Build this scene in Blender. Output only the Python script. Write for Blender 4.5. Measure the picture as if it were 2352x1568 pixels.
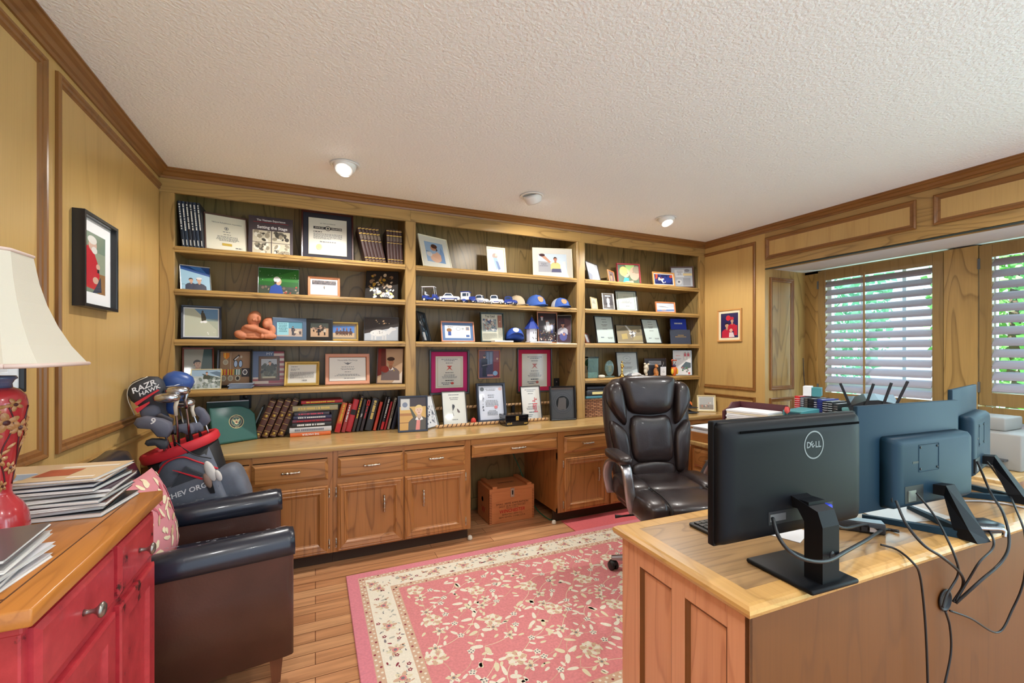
import bpy, bmesh, math, random
import numpy as np
from mathutils import Vector, Matrix
for o in list(bpy.data.objects): bpy.data.objects.remove(o)
S = bpy.context.scene; COL = S.collection
R = math.radians
random.seed(7)
# ---------------------------------------------------------------- camera, world, lights, exposure
F, CX, HY, YAW, CH = 1005.0, 1176.0, 808.0, R(24.2), 1.335
SY, CY = math.sin(YAW), math.cos(YAW)
CEIL = 2.42
XL, XR, YB, YF = -0.844, 3.572, 3.217, -1.7
cam_d = bpy.data.cameras.new('camera'); cam = bpy.data.objects.new('camera', cam_d); COL.objects.link(cam)
cam.location = (0, 0, CH); cam.rotation_euler = (R(90), 0, -YAW)
cam_d.sensor_width = 36; cam_d.lens = F/2352*36; cam_d.shift_y = (HY-784)/2352; cam_d.clip_start = 0.02
S.camera = cam
S.view_settings.view_transform = 'Standard'; S.view_settings.look = 'None'; S.view_settings.gamma = 1
S.view_settings.use_curve_mapping = False; S.view_settings.exposure = 0.33
wd = bpy.data.worlds.new('world'); S.world = wd; wd.use_nodes = True
bg = wd.node_tree.nodes['Background']; bg.inputs[0].default_value = (0.80, 0.93, 1.12, 1); bg.inputs[1].default_value = 1.45
def lamp(kind, name, loc, target, energy, color, **kw):
    d = bpy.data.lights.new(name, kind); d.energy = energy; d.color = color
    for k, v in kw.items(): setattr(d, k, v)
    o = bpy.data.objects.new(name, d); COL.objects.link(o); o.location = loc
    if target is not None: o.rotation_euler = (Vector(target)-Vector(loc)).to_track_quat('-Z', 'Y').to_euler()
    return o
# recessed ceiling lamps: three over the bookcase (seen), others further back in the room
SPOTS = [((0.158, 2.71), (0.0, 2.80, 0.0), 46), ((1.373, 2.716), (1.9, 3.2, 0.7), 28), ((2.593, 2.724), (2.62, 2.95, 0.3), 48)]
for (p, t, e) in SPOTS:
    lamp('SPOT', 'ceiling_spot_light', (p[0], p[1], CEIL-0.07), t, e, (1.0, 0.96, 0.90), spot_size=R(155), spot_blend=0.4, shadow_soft_size=0.03)
for p in ((-0.15, 0.5), (1.3, 0.1), (2.7, 0.9), (0.6, -1.1), (2.3, -1.1)):
    lamp('SPOT', 'ceiling_spot_light', (p[0], p[1], CEIL-0.02), (p[0], p[1], 0), 34, (1.0, 0.98, 0.95), spot_size=R(165), spot_blend=0.6, shadow_soft_size=0.06)
# area lamps added as daylight outside the window openings, the last two unseen, and the sun over the roof, which lights the garden only
for y in (2.0, 0.95, -0.1, -1.1):
    lamp('AREA', 'window_daylight', (4.45, y, 1.25), (3.0, y, 1.25), 24, (0.60, 0.84, 1.0), shape='RECTANGLE', size=0.85, size_y=1.7)
lamp('SUN', 'sun', (-4, 0, 9), (-3.2, -0.3, 8), 14.0, (1.0, 0.97, 0.92), angle=0.01)
# ---------------------------------------------------------------- projection helpers (pixel of the photograph -> point of the room)
def col(px, Y):
    u = (px-CX)/F; return Y*(SY+u*CY)/(CY-u*SY)
def rowY(px, X):
    u = (px-CX)/F; return X*(CY-u*SY)/(SY+u*CY)
def zc_(X, Y): return X*SY+Y*CY
def zat(X, Y, v): return CH+zc_(X, Y)*(HY-v)/F
def onz(px, v, z):
    c = (CH-z)*F/(v-HY); u = (px-CX)/F
    return (c*(SY+u*CY), c*(CY-u*SY))
def onY(px, v, Y): X = col(px, Y); return X, zat(X, Y, v)
# ---------------------------------------------------------------- materials
MATS = {}
def nm(name):
    m = bpy.data.materials.new(name); m.use_nodes = True; MATS[name] = m
    return m, m.node_tree.nodes, m.node_tree.links, m.node_tree.nodes['Principled BSDF']
def srgb(r, g, b):
    f = lambda c: (c/255/12.92 if c/255 <= 0.04045 else ((c/255+0.055)/1.055)**2.4)
    return (f(r), f(g), f(b), 1)
def N(nodes, t, **kw):
    n = nodes.new(t)
    for k, v in kw.items():
        if k in n.inputs: n.inputs[k].default_value = v
        else: setattr(n, k, v)
    return n
def mat(name, rgb, rough=0.5, metal=0.0, var=0.0, vscale=20, bump=0.0, bscale=200, coat=0.0, spec=0.5, bdist=0.002, trans=0.0, emit=0.0, sheen=0.0):
    if name in MATS: return MATS[name]
    m, nd, lk, p = nm(name); c = srgb(*rgb)
    p.inputs['Base Color'].default_value = c; p.inputs['Roughness'].default_value = rough; p.inputs['Metallic'].default_value = metal
    p.inputs['Specular IOR Level'].default_value = spec; p.inputs['Coat Weight'].default_value = coat; p.inputs['Coat Roughness'].default_value = 0.08
    p.inputs['Transmission Weight'].default_value = trans
    if sheen: p.inputs['Sheen Weight'].default_value = sheen
    if emit: p.inputs['Emission Color'].default_value = c; p.inputs['Emission Strength'].default_value = emit
    if var or bump:
        tc = N(nd, 'ShaderNodeTexCoord')
        if var:
            nz = N(nd, 'ShaderNodeTexNoise', Scale=vscale, Detail=4.0); lk.new(tc.outputs['Object'], nz.inputs['Vector'])
            mx = N(nd, 'ShaderNodeMix', data_type='RGBA'); a = [max(0, x*(1-var)) for x in c[:3]]+[1]; b = [min(1, x*(1+var)) for x in c[:3]]+[1]
            rp = N(nd, 'ShaderNodeMapRange'); rp.inputs[1].default_value = .3; rp.inputs[2].default_value = .7
            lk.new(nz.outputs['Fac'], rp.inputs[0]); lk.new(rp.outputs[0], mx.inputs[0])
            mx.inputs[6].default_value = a; mx.inputs[7].default_value = b; lk.new(mx.outputs[2], p.inputs['Base Color'])
        if bump:
            nb = N(nd, 'ShaderNodeTexNoise', Scale=bscale, Detail=3.0); lk.new(tc.outputs['Object'], nb.inputs['Vector'])
            bp = N(nd, 'ShaderNodeBump', Strength=bump, Distance=bdist); lk.new(nb.outputs['Fac'], bp.inputs['Height']); lk.new(bp.outputs[0], p.inputs['Normal'])
    return m
def wood(name, light, dark, axis='X', rough=0.32, rings=11.0, contrast=0.55, sl=0.8, sc=6.0, fine=0.25, coat=0.0):
    """oak: contour lines of a noise field stretched along the grain, plus fine pores"""
    m, nd, lk, p = nm(name); tc = N(nd, 'ShaderNodeTexCoord'); oi = N(nd, 'ShaderNodeObjectInfo')
    ad = N(nd, 'ShaderNodeVectorMath', operation='ADD'); sc_ = N(nd, 'ShaderNodeVectorMath', operation='SCALE'); sc_.inputs[3].default_value = 13
    cmb = N(nd, 'ShaderNodeCombineXYZ')
    for i in range(3): lk.new(oi.outputs['Random'], cmb.inputs[i])
    lk.new(cmb.outputs[0], sc_.inputs[0]); lk.new(tc.outputs['Object'], ad.inputs[0]); lk.new(sc_.outputs[0], ad.inputs[1])
    def stretched(a, b):
        mp = N(nd, 'ShaderNodeMapping'); s = [b, b, b]; s['XYZ'.index(axis)] = a; mp.inputs['Scale'].default_value = s
        lk.new(ad.outputs[0], mp.inputs['Vector']); return mp
    n1 = N(nd, 'ShaderNodeTexNoise', Scale=1.0, Detail=1.5, Roughness=0.4, Distortion=0.25); lk.new(stretched(sl, sc).outputs[0], n1.inputs['Vector'])
    mu = N(nd, 'ShaderNodeMath', operation='MULTIPLY'); mu.inputs[1].default_value = rings; lk.new(n1.outputs['Fac'], mu.inputs[0])
    fr = N(nd, 'ShaderNodeMath', operation='FRACT'); lk.new(mu.outputs[0], fr.inputs[0])
    rp = N(nd, 'ShaderNodeValToRGB'); e = rp.color_ramp.elements
    e[0].position = 0.0; e[0].color = (1, 1, 1, 1); e[1].position = 0.16; e[1].color = (0.30, 0.30, 0.30, 1)
    x = e.new(0.55); x.color = (0.05, 0.05, 0.05, 1); x2 = e.new(0.92); x2.color = (0.12, 0.12, 0.12, 1); y = e.new(1.0); y.color = (1, 1, 1, 1); lk.new(fr.outputs[0], rp.inputs[0])
    n2 = N(nd, 'ShaderNodeTexNoise', Scale=1.0, Detail=3.0); lk.new(stretched(4, 160).outputs[0], n2.inputs['Vector'])
    ma = N(nd, 'ShaderNodeMath', operation='MULTIPLY'); ma.inputs[1].default_value = contrast; lk.new(rp.outputs[0], ma.inputs[0])
    mf = N(nd, 'ShaderNodeMath', operation='MULTIPLY_ADD'); mf.inputs[1].default_value = fine*2; mf.inputs[2].default_value = -fine; lk.new(n2.outputs['Fac'], mf.inputs[0])
    sm = N(nd, 'ShaderNodeMath', operation='ADD', use_clamp=True); lk.new(ma.outputs[0], sm.inputs[0]); lk.new(mf.outputs[0], sm.inputs[1])
    mx = N(nd, 'ShaderNodeMix', data_type='RGBA'); mx.inputs[6].default_value = srgb(*light); mx.inputs[7].default_value = srgb(*dark)
    lk.new(sm.outputs[0], mx.inputs[0]); lk.new(mx.outputs[2], p.inputs['Base Color'])
    p.inputs['Roughness'].default_value = rough; p.inputs['Coat Weight'].default_value = coat; p.inputs['Coat Roughness'].default_value = 0.15
    bp = N(nd, 'ShaderNodeBump', Strength=0.12, Distance=0.001); lk.new(sm.outputs[0], bp.inputs['Height']); lk.new(bp.outputs[0], p.inputs['Normal'])
    return m
def attr_mat(name, rough, coat=0.0, noise=0.0):
    m, nd, lk, p = nm(name); a = N(nd, 'ShaderNodeVertexColor', layer_name='ink'); lk.new(a.outputs[0], p.inputs['Base Color'])
    p.inputs['Roughness'].default_value = rough; p.inputs['Coat Weight'].default_value = coat; p.inputs['Coat Roughness'].default_value = 0.05
    return m
L_OAK, D_OAK = (178, 142, 84), (94, 64, 30)
OAKX = wood('oak_along_x', L_OAK, D_OAK, 'X'); OAKY = wood('oak_along_y', L_OAK, D_OAK, 'Y'); OAKZ = wood('oak_along_z', L_OAK, D_OAK, 'Z')
PANEL = wood('oak_wall_panel', (200, 164, 102), (158, 120, 66), 'Z', rings=5, contrast=0.3, sl=0.35, sc=3.2, fine=0.35)
PLY = wood('bookcase_back_panel', (142, 118, 74), (62, 50, 28), 'Z', rings=13, contrast=0.6, sl=0.9, sc=5, rough=0.35)
MOLD = wood('molding_oak', (140, 94, 48), (84, 50, 22), 'X', contrast=0.35, rings=6)
CABX = wood('cabinet_oak_x', (176, 120, 66), (94, 54, 24), 'X'); CABZ = wood('cabinet_oak_z', (172, 114, 62), (92, 52, 22), 'Z')
TOPW = wood('worktop_oak', (196, 162, 106), (140, 102, 58), 'X', rough=0.2, contrast=0.35)
DESKT = wood('desk_top_wood', (170, 134, 90), (98, 70, 46), 'X', rough=0.28, rings=16, sl=0.7, sc=7, contrast=0.5)
DESKB = wood('desk_back_wood', (116, 68, 24), (84, 46, 14), 'Z', rough=0.55, contrast=0.35, rings=6)  # base colour darkened to carry the shade on the desk back
DESKS = wood('desk_side_wood', (222, 160, 122), (180, 114, 80), 'Z', rough=0.35, contrast=0.5)
REDTOP = wood('chest_top_wood', (190, 122, 56), (136, 76, 28), 'Y', rough=0.28, contrast=0.35)
CRATE = wood('crate_pine', (196, 120, 68), (164, 90, 46), 'X', rough=0.6, contrast=0.3)
PINK = attr_mat('printed_paper_under_glass', 0.35, 0.35); INK = attr_mat('printed_paper', 0.6)
# ---------------------------------------------------------------- mesh builder
TXT = {}
def text_geo(s, bold=False):
    k = (s, bold)
    if k not in TXT:
        c = bpy.data.curves.new('t', 'FONT'); c.body = s; c.resolution_u = 2; c.align_x = 'CENTER'; c.align_y = 'CENTER'; c.size = 1
        if bold: c.offset = 0.022
        o = bpy.data.objects.new('t', c); me = bpy.data.meshes.new_from_object(o)
        TXT[k] = ([(v.co.x, v.co.y) for v in me.vertices], [tuple(p.vertices) for p in me.polygons])
        bpy.data.objects.remove(o); bpy.data.curves.remove(c); bpy.data.meshes.remove(me)
    return TXT[k]
class MB:
    def __init__(s): s.v = []; s.f = []; s.m = []; s.sm = []; s.c = []; s.mats = []
    def add(s, vs, fs, m, M=None, smooth=False, c=None):
        if m not in s.mats: s.mats.append(m)
        k = s.mats.index(m); b = len(s.v)
        s.v += [tuple(M @ Vector(p)) for p in vs] if M is not None else [tuple(p) for p in vs]
        for f in fs: s.f.append([b+i for i in f]); s.m.append(k); s.sm.append(smooth); s.c.append(c or (1, 1, 1, 1))
        return s
    def box(s, x0, x1, y0, y1, z0, z1, m, M=None, bev=0.0, seg=1, c=None, smooth=None):
        if bev <= 0:
            vs = [(x, y, z) for x in (x0, x1) for y in (y0, y1) for z in (z0, z1)]
            return s.add(vs, [(0, 1, 3, 2), (4, 6, 7, 5), (0, 4, 5, 1), (2, 3, 7, 6), (0, 2, 6, 4), (1, 5, 7, 3)], m, M, c=c)
        bm = bmesh.new(); bmesh.ops.create_cube(bm, size=1)
        for v in bm.verts: v.co = ((x0+x1)/2+v.co.x*(x1-x0), (y0+y1)/2+v.co.y*(y1-y0), (z0+z1)/2+v.co.z*(z1-z0))
        bmesh.ops.bevel(bm, geom=list(bm.edges), offset=bev, segments=seg, profile=0.5, affect='EDGES')
        bm.verts.index_update(); vs = [tuple(v.co) for v in bm.verts]; fs = [[v.index for v in f.verts] for f in bm.faces]; bm.free()
        return s.add(vs, fs, m, M, smooth=(seg > 1) if smooth is None else smooth, c=c)
    def prism(s, pts, y0, y1, m, M=None, c=None, smooth=False):
        """outline in x,z extruded along y"""
        n = len(pts); vs = [(x, y0, z) for x, z in pts]+[(x, y1, z) for x, z in pts]
        fs = [list(range(n)), list(range(2*n-1, n-1, -1))]+[[i, i+n, (i+1) % n+n, (i+1) % n] for i in range(n)]
        return s.add(vs, fs, m, M, c=c, smooth=smooth)
    def lathe(s, prof, m, M=None, n=24, c=None, smooth=True, sx=1, sy=1):
        vs = []; fs = []
        for r, z in prof:
            for i in range(n): a = 2*math.pi*i/n; vs.append((r*sx*math.cos(a), r*sy*math.sin(a), z))
        for j in range(len(prof)-1):
            for i in range(n): fs.append((j*n+i, j*n+(i+1) % n, (j+1)*n+(i+1) % n, (j+1)*n+i))
        if prof[0][0] > 1e-6: fs.append(list(range(n-1, -1, -1)))
        if prof[-1][0] > 1e-6: fs.append([(len(prof)-1)*n+i for i in range(n)])
        return s.add(vs, fs, m, M, smooth=smooth, c=c)
    def loft(s, rings, m, M=None, smooth=True, cap=True, closed=True, c=None):
        n = len(rings[0]); vs = [p for r in rings for p in r]; fs = []
        for j in range(len(rings)-1):
            for i in range(n if closed else n-1): fs.append((j*n+i, j*n+(i+1) % n, (j+1)*n+(i+1) % n, (j+1)*n+i))
        if cap: fs.append(list(range(n-1, -1, -1))); fs.append([(len(rings)-1)*n+i for i in range(n)])
        return s.add(vs, fs, m, M, smooth=smooth, c=c)
    def tube(s, pts, r, m, M=None, n=8, c=None, cap=True):
        P = [Vector(p) for p in pts]; rr = r if isinstance(r, (list, tuple)) else [r]*len(P); rings = []; up = None
        for i, p in enumerate(P):
            t = (P[min(i+1, len(P)-1)]-P[max(i-1, 0)]).normalized()
            if up is None: up = t.orthogonal().normalized()
            up = (up-t*up.dot(t)); up = up.normalized() if up.length > 1e-6 else t.orthogonal().normalized(); w = t.cross(up)
            rings.append([tuple(p+rr[i]*(math.cos(2*math.pi*k/n)*up+math.sin(2*math.pi*k/n)*w)) for k in range(n)])
        return s.loft(rings, m, M, cap=cap, c=c)
    def ell(s, cx, cy, cz, rx, ry, rz, m, M=None, n=16, k=10, e=1.0, c=None):
        """ellipsoid, or with e < 1 a soft box"""
        pw = lambda x: math.copysign(abs(x)**e, x); rings = []
        for j in range(k+1):
            b = math.pi*(j/k-0.5); cb, sb = pw(math.cos(b)) if 0 < j < k else 0.0, pw(math.sin(b))
            rings.append([(cx+rx*max(cb, 1e-4)*pw(math.cos(2*math.pi*i/n)), cy+ry*max(cb, 1e-4)*pw(math.sin(2*math.pi*i/n)), cz+rz*sb) for i in range(n)])
        return s.loft(rings, m, M, c=c)
    def rsweep(s, x0, x1, z0, z1, prof, m, M=None, c=None, smooth=False):
        """profile (inset from outer edge, height towards -y) swept round a rectangle in x,z with mitred corners"""
        rings = []
        for (cx, cz, dx, dz) in ((x0, z0, 1, 1), (x1, z0, -1, 1), (x1, z1, -1, -1), (x0, z1, 1, -1)):
            rings.append([(cx+dx*a, -h, cz+dz*a) for a, h in prof])
        n = len(prof); vs = [p for r in rings for p in r]; fs = []
        for j in range(4):
            for i in range(n-1): fs.append((j*n+i, j*n+i+1, ((j+1) % 4)*n+i+1, ((j+1) % 4)*n+i))
        return s.add(vs, fs, m, M, c=c, smooth=smooth)
    def text(s, t, cx, cz, size, m, y=0.0, M=None, c=None, rot=0, sx=1.0, bold=False, shear=0.0):
        vs, fs = text_geo(t, bold); ca, sa = math.cos(rot), math.sin(rot); out = []
        for x, z in vs: x = (x*sx+z*shear)*size; z = z*size; out.append((cx+x*ca-z*sa, y, cz+x*sa+z*ca))
        return s.add(out, fs, m, M, c=c)
    def build(s, name, parent=None, loc=(0, 0, 0), rot=(0, 0, 0), label=None):
        me = bpy.data.meshes.new(name); me.from_pydata(s.v, [], s.f)
        for m in s.mats: me.materials.append(m)
        me.polygons.foreach_set('material_index', s.m); me.polygons.foreach_set('use_smooth', s.sm)
        if any(x in (PINK, INK) for x in s.mats):
            a = me.color_attributes.new('ink', 'FLOAT_COLOR', 'CORNER'); cols = np.repeat(np.array(s.c, dtype=np.float32), [len(f) for f in s.f], axis=0)
            a.data.foreach_set('color', cols.ravel())
        me.validate(); me.update()
        o = bpy.data.objects.new(name, me); COL.objects.link(o); o.location = loc; o.rotation_euler = rot
        if parent is not None: o.parent = parent
        if label: o['label'] = label
        return o
def tag(o, label, cat, group=None, kind=None):
    o['label'] = label; o['category'] = cat
    if group: o['group'] = group
    if kind: o['kind'] = kind
    return o
def thing(name, label, cat, loc=(0, 0, 0), rot=(0, 0, 0), group=None):
    o = bpy.data.objects.new(name, None); COL.objects.link(o); o.empty_display_size = 0.05; o.location = loc
    o.rotation_euler = rot if isinstance(rot, tuple) else (0, 0, rot)
    return tag(o, label, cat, group)
def struct(o): o['kind'] = 'structure'; return o
def copy_thing(root, loc, rot=None, label=None, kids=True):
    r = root.copy(); COL.objects.link(r); r.location = loc
    if rot is not None: r.rotation_euler = rot if isinstance(rot, tuple) else (0, 0, rot)
    if label: r['label'] = label
    for ch in list(root.children):
        c = ch.copy(); COL.objects.link(c); c.parent = r
        for g in list(ch.children):
            d = g.copy(); COL.objects.link(d); d.parent = c
    return r
def spline(pts, n=6):
    """Catmull-Rom through the points"""
    P = [Vector(p) for p in pts]; P = [2*P[0]-P[1]]+P+[2*P[-1]-P[-2]]; out = []
    for i in range(1, len(P)-2):
        a, b, c, d = P[i-1:i+3]
        for k in range(n):
            t = k/n; out.append(0.5*((2*b)+(c-a)*t+(2*a-5*b+4*c-d)*t*t+(-a+3*b-3*c+d)*t**3))
    out.append(P[-2]); return [tuple(p) for p in out]
def TR(x=0, y=0, z=0, rx=0, ry=0, rz=0):
    return Matrix.Translation((x, y, z)) @ Matrix.Rotation(rz, 4, 'Z') @ Matrix.Rotation(ry, 4, 'Y') @ Matrix.Rotation(rx, 4, 'X')
# ================================================================ the room
def floor_mat():
    m, nd, lk, p = nm('oak_floorboards'); tc = N(nd, 'ShaderNodeTexCoord')
    br = N(nd, 'ShaderNodeTexBrick', Scale=1.0, offset=0.37, offset_frequency=2, squash=1.0); br.inputs['Brick Width'].default_value = 1.15; br.inputs['Row Height'].default_value = 0.082
    br.inputs['Mortar Size'].default_value = 0.0016; br.inputs['Mortar Smooth'].default_value = 0.1; br.inputs['Bias'].default_value = 0.0
    br.inputs['Color1'].default_value = srgb(216, 164, 118); br.inputs['Color2'].default_value = srgb(190, 132, 90); br.inputs['Mortar'].default_value = srgb(92, 50, 24)
    lk.new(tc.outputs['Object'], br.inputs['Vector'])
    mp = N(nd, 'ShaderNodeMapping'); mp.inputs['Scale'].default_value = (1.6, 26, 1); lk.new(tc.outputs['Object'], mp.inputs['Vector'])
    nz = N(nd, 'ShaderNodeTexNoise', Scale=1.5, Detail=5.0, Distortion=0.6); lk.new(mp.outputs[0], nz.inputs['Vector'])
    rp = N(nd, 'ShaderNodeValToRGB'); rp.color_ramp.elements[0].position = 0.3; rp.color_ramp.elements[0].color = (0.62, 0.58, 0.55, 1); rp.color_ramp.elements[1].position = 0.65; rp.color_ramp.elements[1].color = (1.08, 1.08, 1.08, 1)
    lk.new(nz.outputs['Fac'], rp.inputs[0])
    mx = N(nd, 'ShaderNodeMix', data_type='RGBA', blend_type='MULTIPLY'); mx.inputs[0].default_value = 0.85; lk.new(br.outputs[0], mx.inputs[6]); lk.new(rp.outputs[0], mx.inputs[7])
    lk.new(mx.outputs[2], p.inputs['Base Color']); p.inputs['Roughness'].default_value = 0.3
    bp = N(nd, 'ShaderNodeBump', Strength=0.2, Distance=0.002); lk.new(br.outputs['Fac'], bp.inputs['Height']); bp.invert = True; lk.new(bp.outputs[0], p.inputs['Normal'])
    return m
WHITE = mat('white_ceiling_texture', (248, 250, 252), 0.9, bump=1.0, bscale=85, bdist=0.0045)
WHITEP = mat('white_paint', (235, 235, 235), 0.5)
FLOOR = floor_mat()
struct(MB().box(XL-0.1, 4.2, -0.7, 3.6, -0.06, 0, FLOOR).build('floor'))
struct(MB().box(XL-0.1, XR+0.1, YF, 3.6, CEIL, CEIL+0.08, WHITE).build('ceiling'))
struct(MB().box(XL-0.1, XL, YF, 3.6, 0, CEIL, PANEL).build('wall_left'))
struct(MB().box(XL, XR+0.1, 3.54, 3.6, 0, CEIL, PANEL).build('wall_back'))
# right wall: panelled strip beside the bookcase, header over the bay, deep bay with the shutters
BAY0 = 2.574; XBAY = 4.05
w = MB(); w.box(XR, XR+0.1, BAY0, 3.6, 0, CEIL, PANEL); w.box(XR, XR+0.1, YF, BAY0, 2.059, CEIL, OAKY)
struct(w.build('wall_right'))
struct(MB().box(XR+0.1, XBAY+0.1, BAY0, BAY0+0.06, 0, 2.1, OAKZ).build('wall_bay_side'))
struct(MB().box(XR+0.02, 4.2, YF, BAY0, 2.062, 2.12, WHITEP).build('ceiling_bay'))
struct(MB().box(XR, XR+0.02, YF, BAY0, 2.052, 2.062, mat('dark_reveal', (50, 60, 56), 0.6)).build('trim_bay_edge'))
# crown moulding: profile swept along each wall
def crown(name, a, b, inward, m):
    """a,b: wall line ends; inward: direction into the room"""
    prof = [(0, -0.052), (0.008, -0.052), (0.012, -0.040), (0.02, -0.036), (0.03, -0.022), (0.045, -0.016), (0.05, -0.008), (0.058, -0.006), (0.058, 0), (0, 0)]
    A, B, I = Vector(a), Vector(b), Vector(inward); r = []
    for P, sgn in ((A, 1), (B, -1)):
        t = (B-A).normalized()*sgn
        r.append([tuple(P+I*d+t*d*0+Vector((0, 0, CEIL+h))) for d, h in prof])
    mb = MB(); mb.loft(r, m, smooth=False); return struct(mb.build(name))
MOLDY = wood('molding_oak_y', (140, 94, 48), (84, 50, 22), 'Y', contrast=0.35, rings=6)
MOLDZ = wood('molding_oak_z', (140, 94, 48), (84, 50, 22), 'Z', contrast=0.35, rings=6)
crown('trim_crown_back', (XL, YB, 0), (XR, YB, 0), (0, -1, 0), MOLD)
crown('trim_crown_left', (XL, YF, 0), (XL, YB, 0), (1, 0, 0), MOLDY)
crown('trim_crown_right', (XR, YB, 0), (XR, YF, 0), (-1, 0, 0), MOLDY)
PMOLD = [(0, 0), (0.0, 0.010), (0.006, 0.016), (0.013, 0.014), (0.018, 0.008), (0.03, 0.008), (0.034, 0.003), (0.04, 0)]
ROTL = TR(XL, 0, 0, rz=R(90))           # local x -> +Y, local -y -> +X
ROTR = TR(XR, 0, 0, rz=R(-90))          # local x -> -Y, local -y -> -X
def wall_mold(name, M, x0, x1, z0, z1, m, prof=PMOLD): return struct(MB().rsweep(x0, x1, z0, z1, prof, m, M).build(name))
wall_mold('trim_panel_left_1', ROTL, 2.083, 3.30, 0.972, 2.335, MOLDZ)
wall_mold('trim_panel_left_2', ROTL, 0.9, 2.012, 0.972, 2.335, MOLDZ)
wall_mold('trim_panel_left_3', ROTL, -0.3, 0.83, 0.972, 2.335, MOLDZ)
rail = [(0, 0), (0.006, 0.002), (0.016, 0.010), (0.020, 0.020), (0.012, 0.026), (0, 0.026)]
struct(MB().loft([[(XL+d, y, 0.878+h) for d, h in rail] for y in (YF, YB)], OAKY, smooth=False).build('trim_chair_rail_left'))
wall_mold('trim_panel_right_1', ROTR, -3.25, -2.66, 0.985, 2.315, MOLDZ, [(0, 0), (0, .012), (.008, .014), (.016, .008), (.026, .006), (.03, 0)])
wall_mold('trim_panel_right_2', ROTR, -3.25, -2.66, 0.12, 0.93, MOLDZ, [(0, 0), (0, .012), (.008, .014), (.016, .008), (.026, .006), (.03, 0)])
HP = [(0, 0), (0, .012), (.008, .016), (.016, .012), (.022, .006), (.034, .004), (.036, 0)]
for i, (ya, yb) in enumerate(((2.565, 1.519), (1.432, 0.3), (0.2, -1.0))):
    wall_mold('trim_header_panel_%d' % (i+1), ROTR, -ya, -yb, 2.135, 2.325, MOLDY, HP)
    struct(MB().box(XR-0.003, XR, yb+0.03, ya-0.03, 2.165, 2.295, PANEL).build('trim_header_field_%d' % (i+1)))
MJ = TR(0, BAY0, 0)
for i, (z0, z1) in enumerate(((1.0, 1.99), (0.12, 0.93))):
    struct(MB().rsweep(XR+0.06, XBAY-0.1, z0, z1, HP, MOLDZ, MJ).build('trim_bay_panel_%d' % (i+1)))
# outer wall of the bay with its window openings; the rearmost, unseen, is added bare to let light in
XW = 4.12
ow = MB()
ow.box(XW-.066, XW, 1.397, 1.571, 0.16, 2.05, OAKZ); ow.box(XW-.066, XW, .362, .532, 0.16, 2.05, OAKZ)
for y0, y1 in ((2.43, 2.70), (1.40, 1.57), (0.36, 0.53), (-0.64, -0.5), (-1.7, -1.56)): ow.box(XW, XW+0.1, y0, y1, 0, 2.1, OAKZ)
ow.box(XW, XW+0.1, YF, 2.7, 2.04, 2.12, OAKY); ow.box(XW, XW+0.1, YF, 2.7, 0, 0.16, OAKY)
struct(ow.build('wall_bay_outer'))
GLASS, gn, gl, gp = nm('window_glass')
gtr = N(gn, 'ShaderNodeBsdfTransparent'); ggl = N(gn, 'ShaderNodeBsdfGlossy', Roughness=0.02); gmx = N(gn, 'ShaderNodeMixShader'); gmx.inputs[0].default_value = 0.06
gtr.inputs[0].default_value = (0.93, 0.97, 0.97, 1); gl.new(gtr.outputs[0], gmx.inputs[1]); gl.new(ggl.outputs[0], gmx.inputs[2]); gl.new(gmx.outputs[0], gn['Material Output'].inputs['Surface'])
SASH = mat('white_sash_paint', (214, 222, 228), 0.4)
for i, (y0, y1) in enumerate(((1.57, 2.43), (0.53, 1.40), (-0.5, 0.36))):
    fr = MB(); x = XW+0.06
    for a, b in ((y0, y0+0.05), (y1-0.05, y1)): fr.box(x, x+0.04, a, b, 0.16, 2.04, SASH)
    for a, b in ((0.16, 0.22), (1.98, 2.04), (1.04, 1.08)): fr.box(x, x+0.04, y0+.05, y1-.05, a, b, SASH)
    for k in (1, 2): yy = y0+(y1-y0)*k/3; fr.box(x+0.005, x+0.03, yy-0.012, yy+0.012, 0.22, 1.98, SASH)
    wi = struct(fr.build('window_%d' % (i+1)))
    gl_ = MB().box(x+0.015, x+0.02, y0+.05, y1-.05, 0.22, 1.98, GLASS).build('pane', wi)
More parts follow.
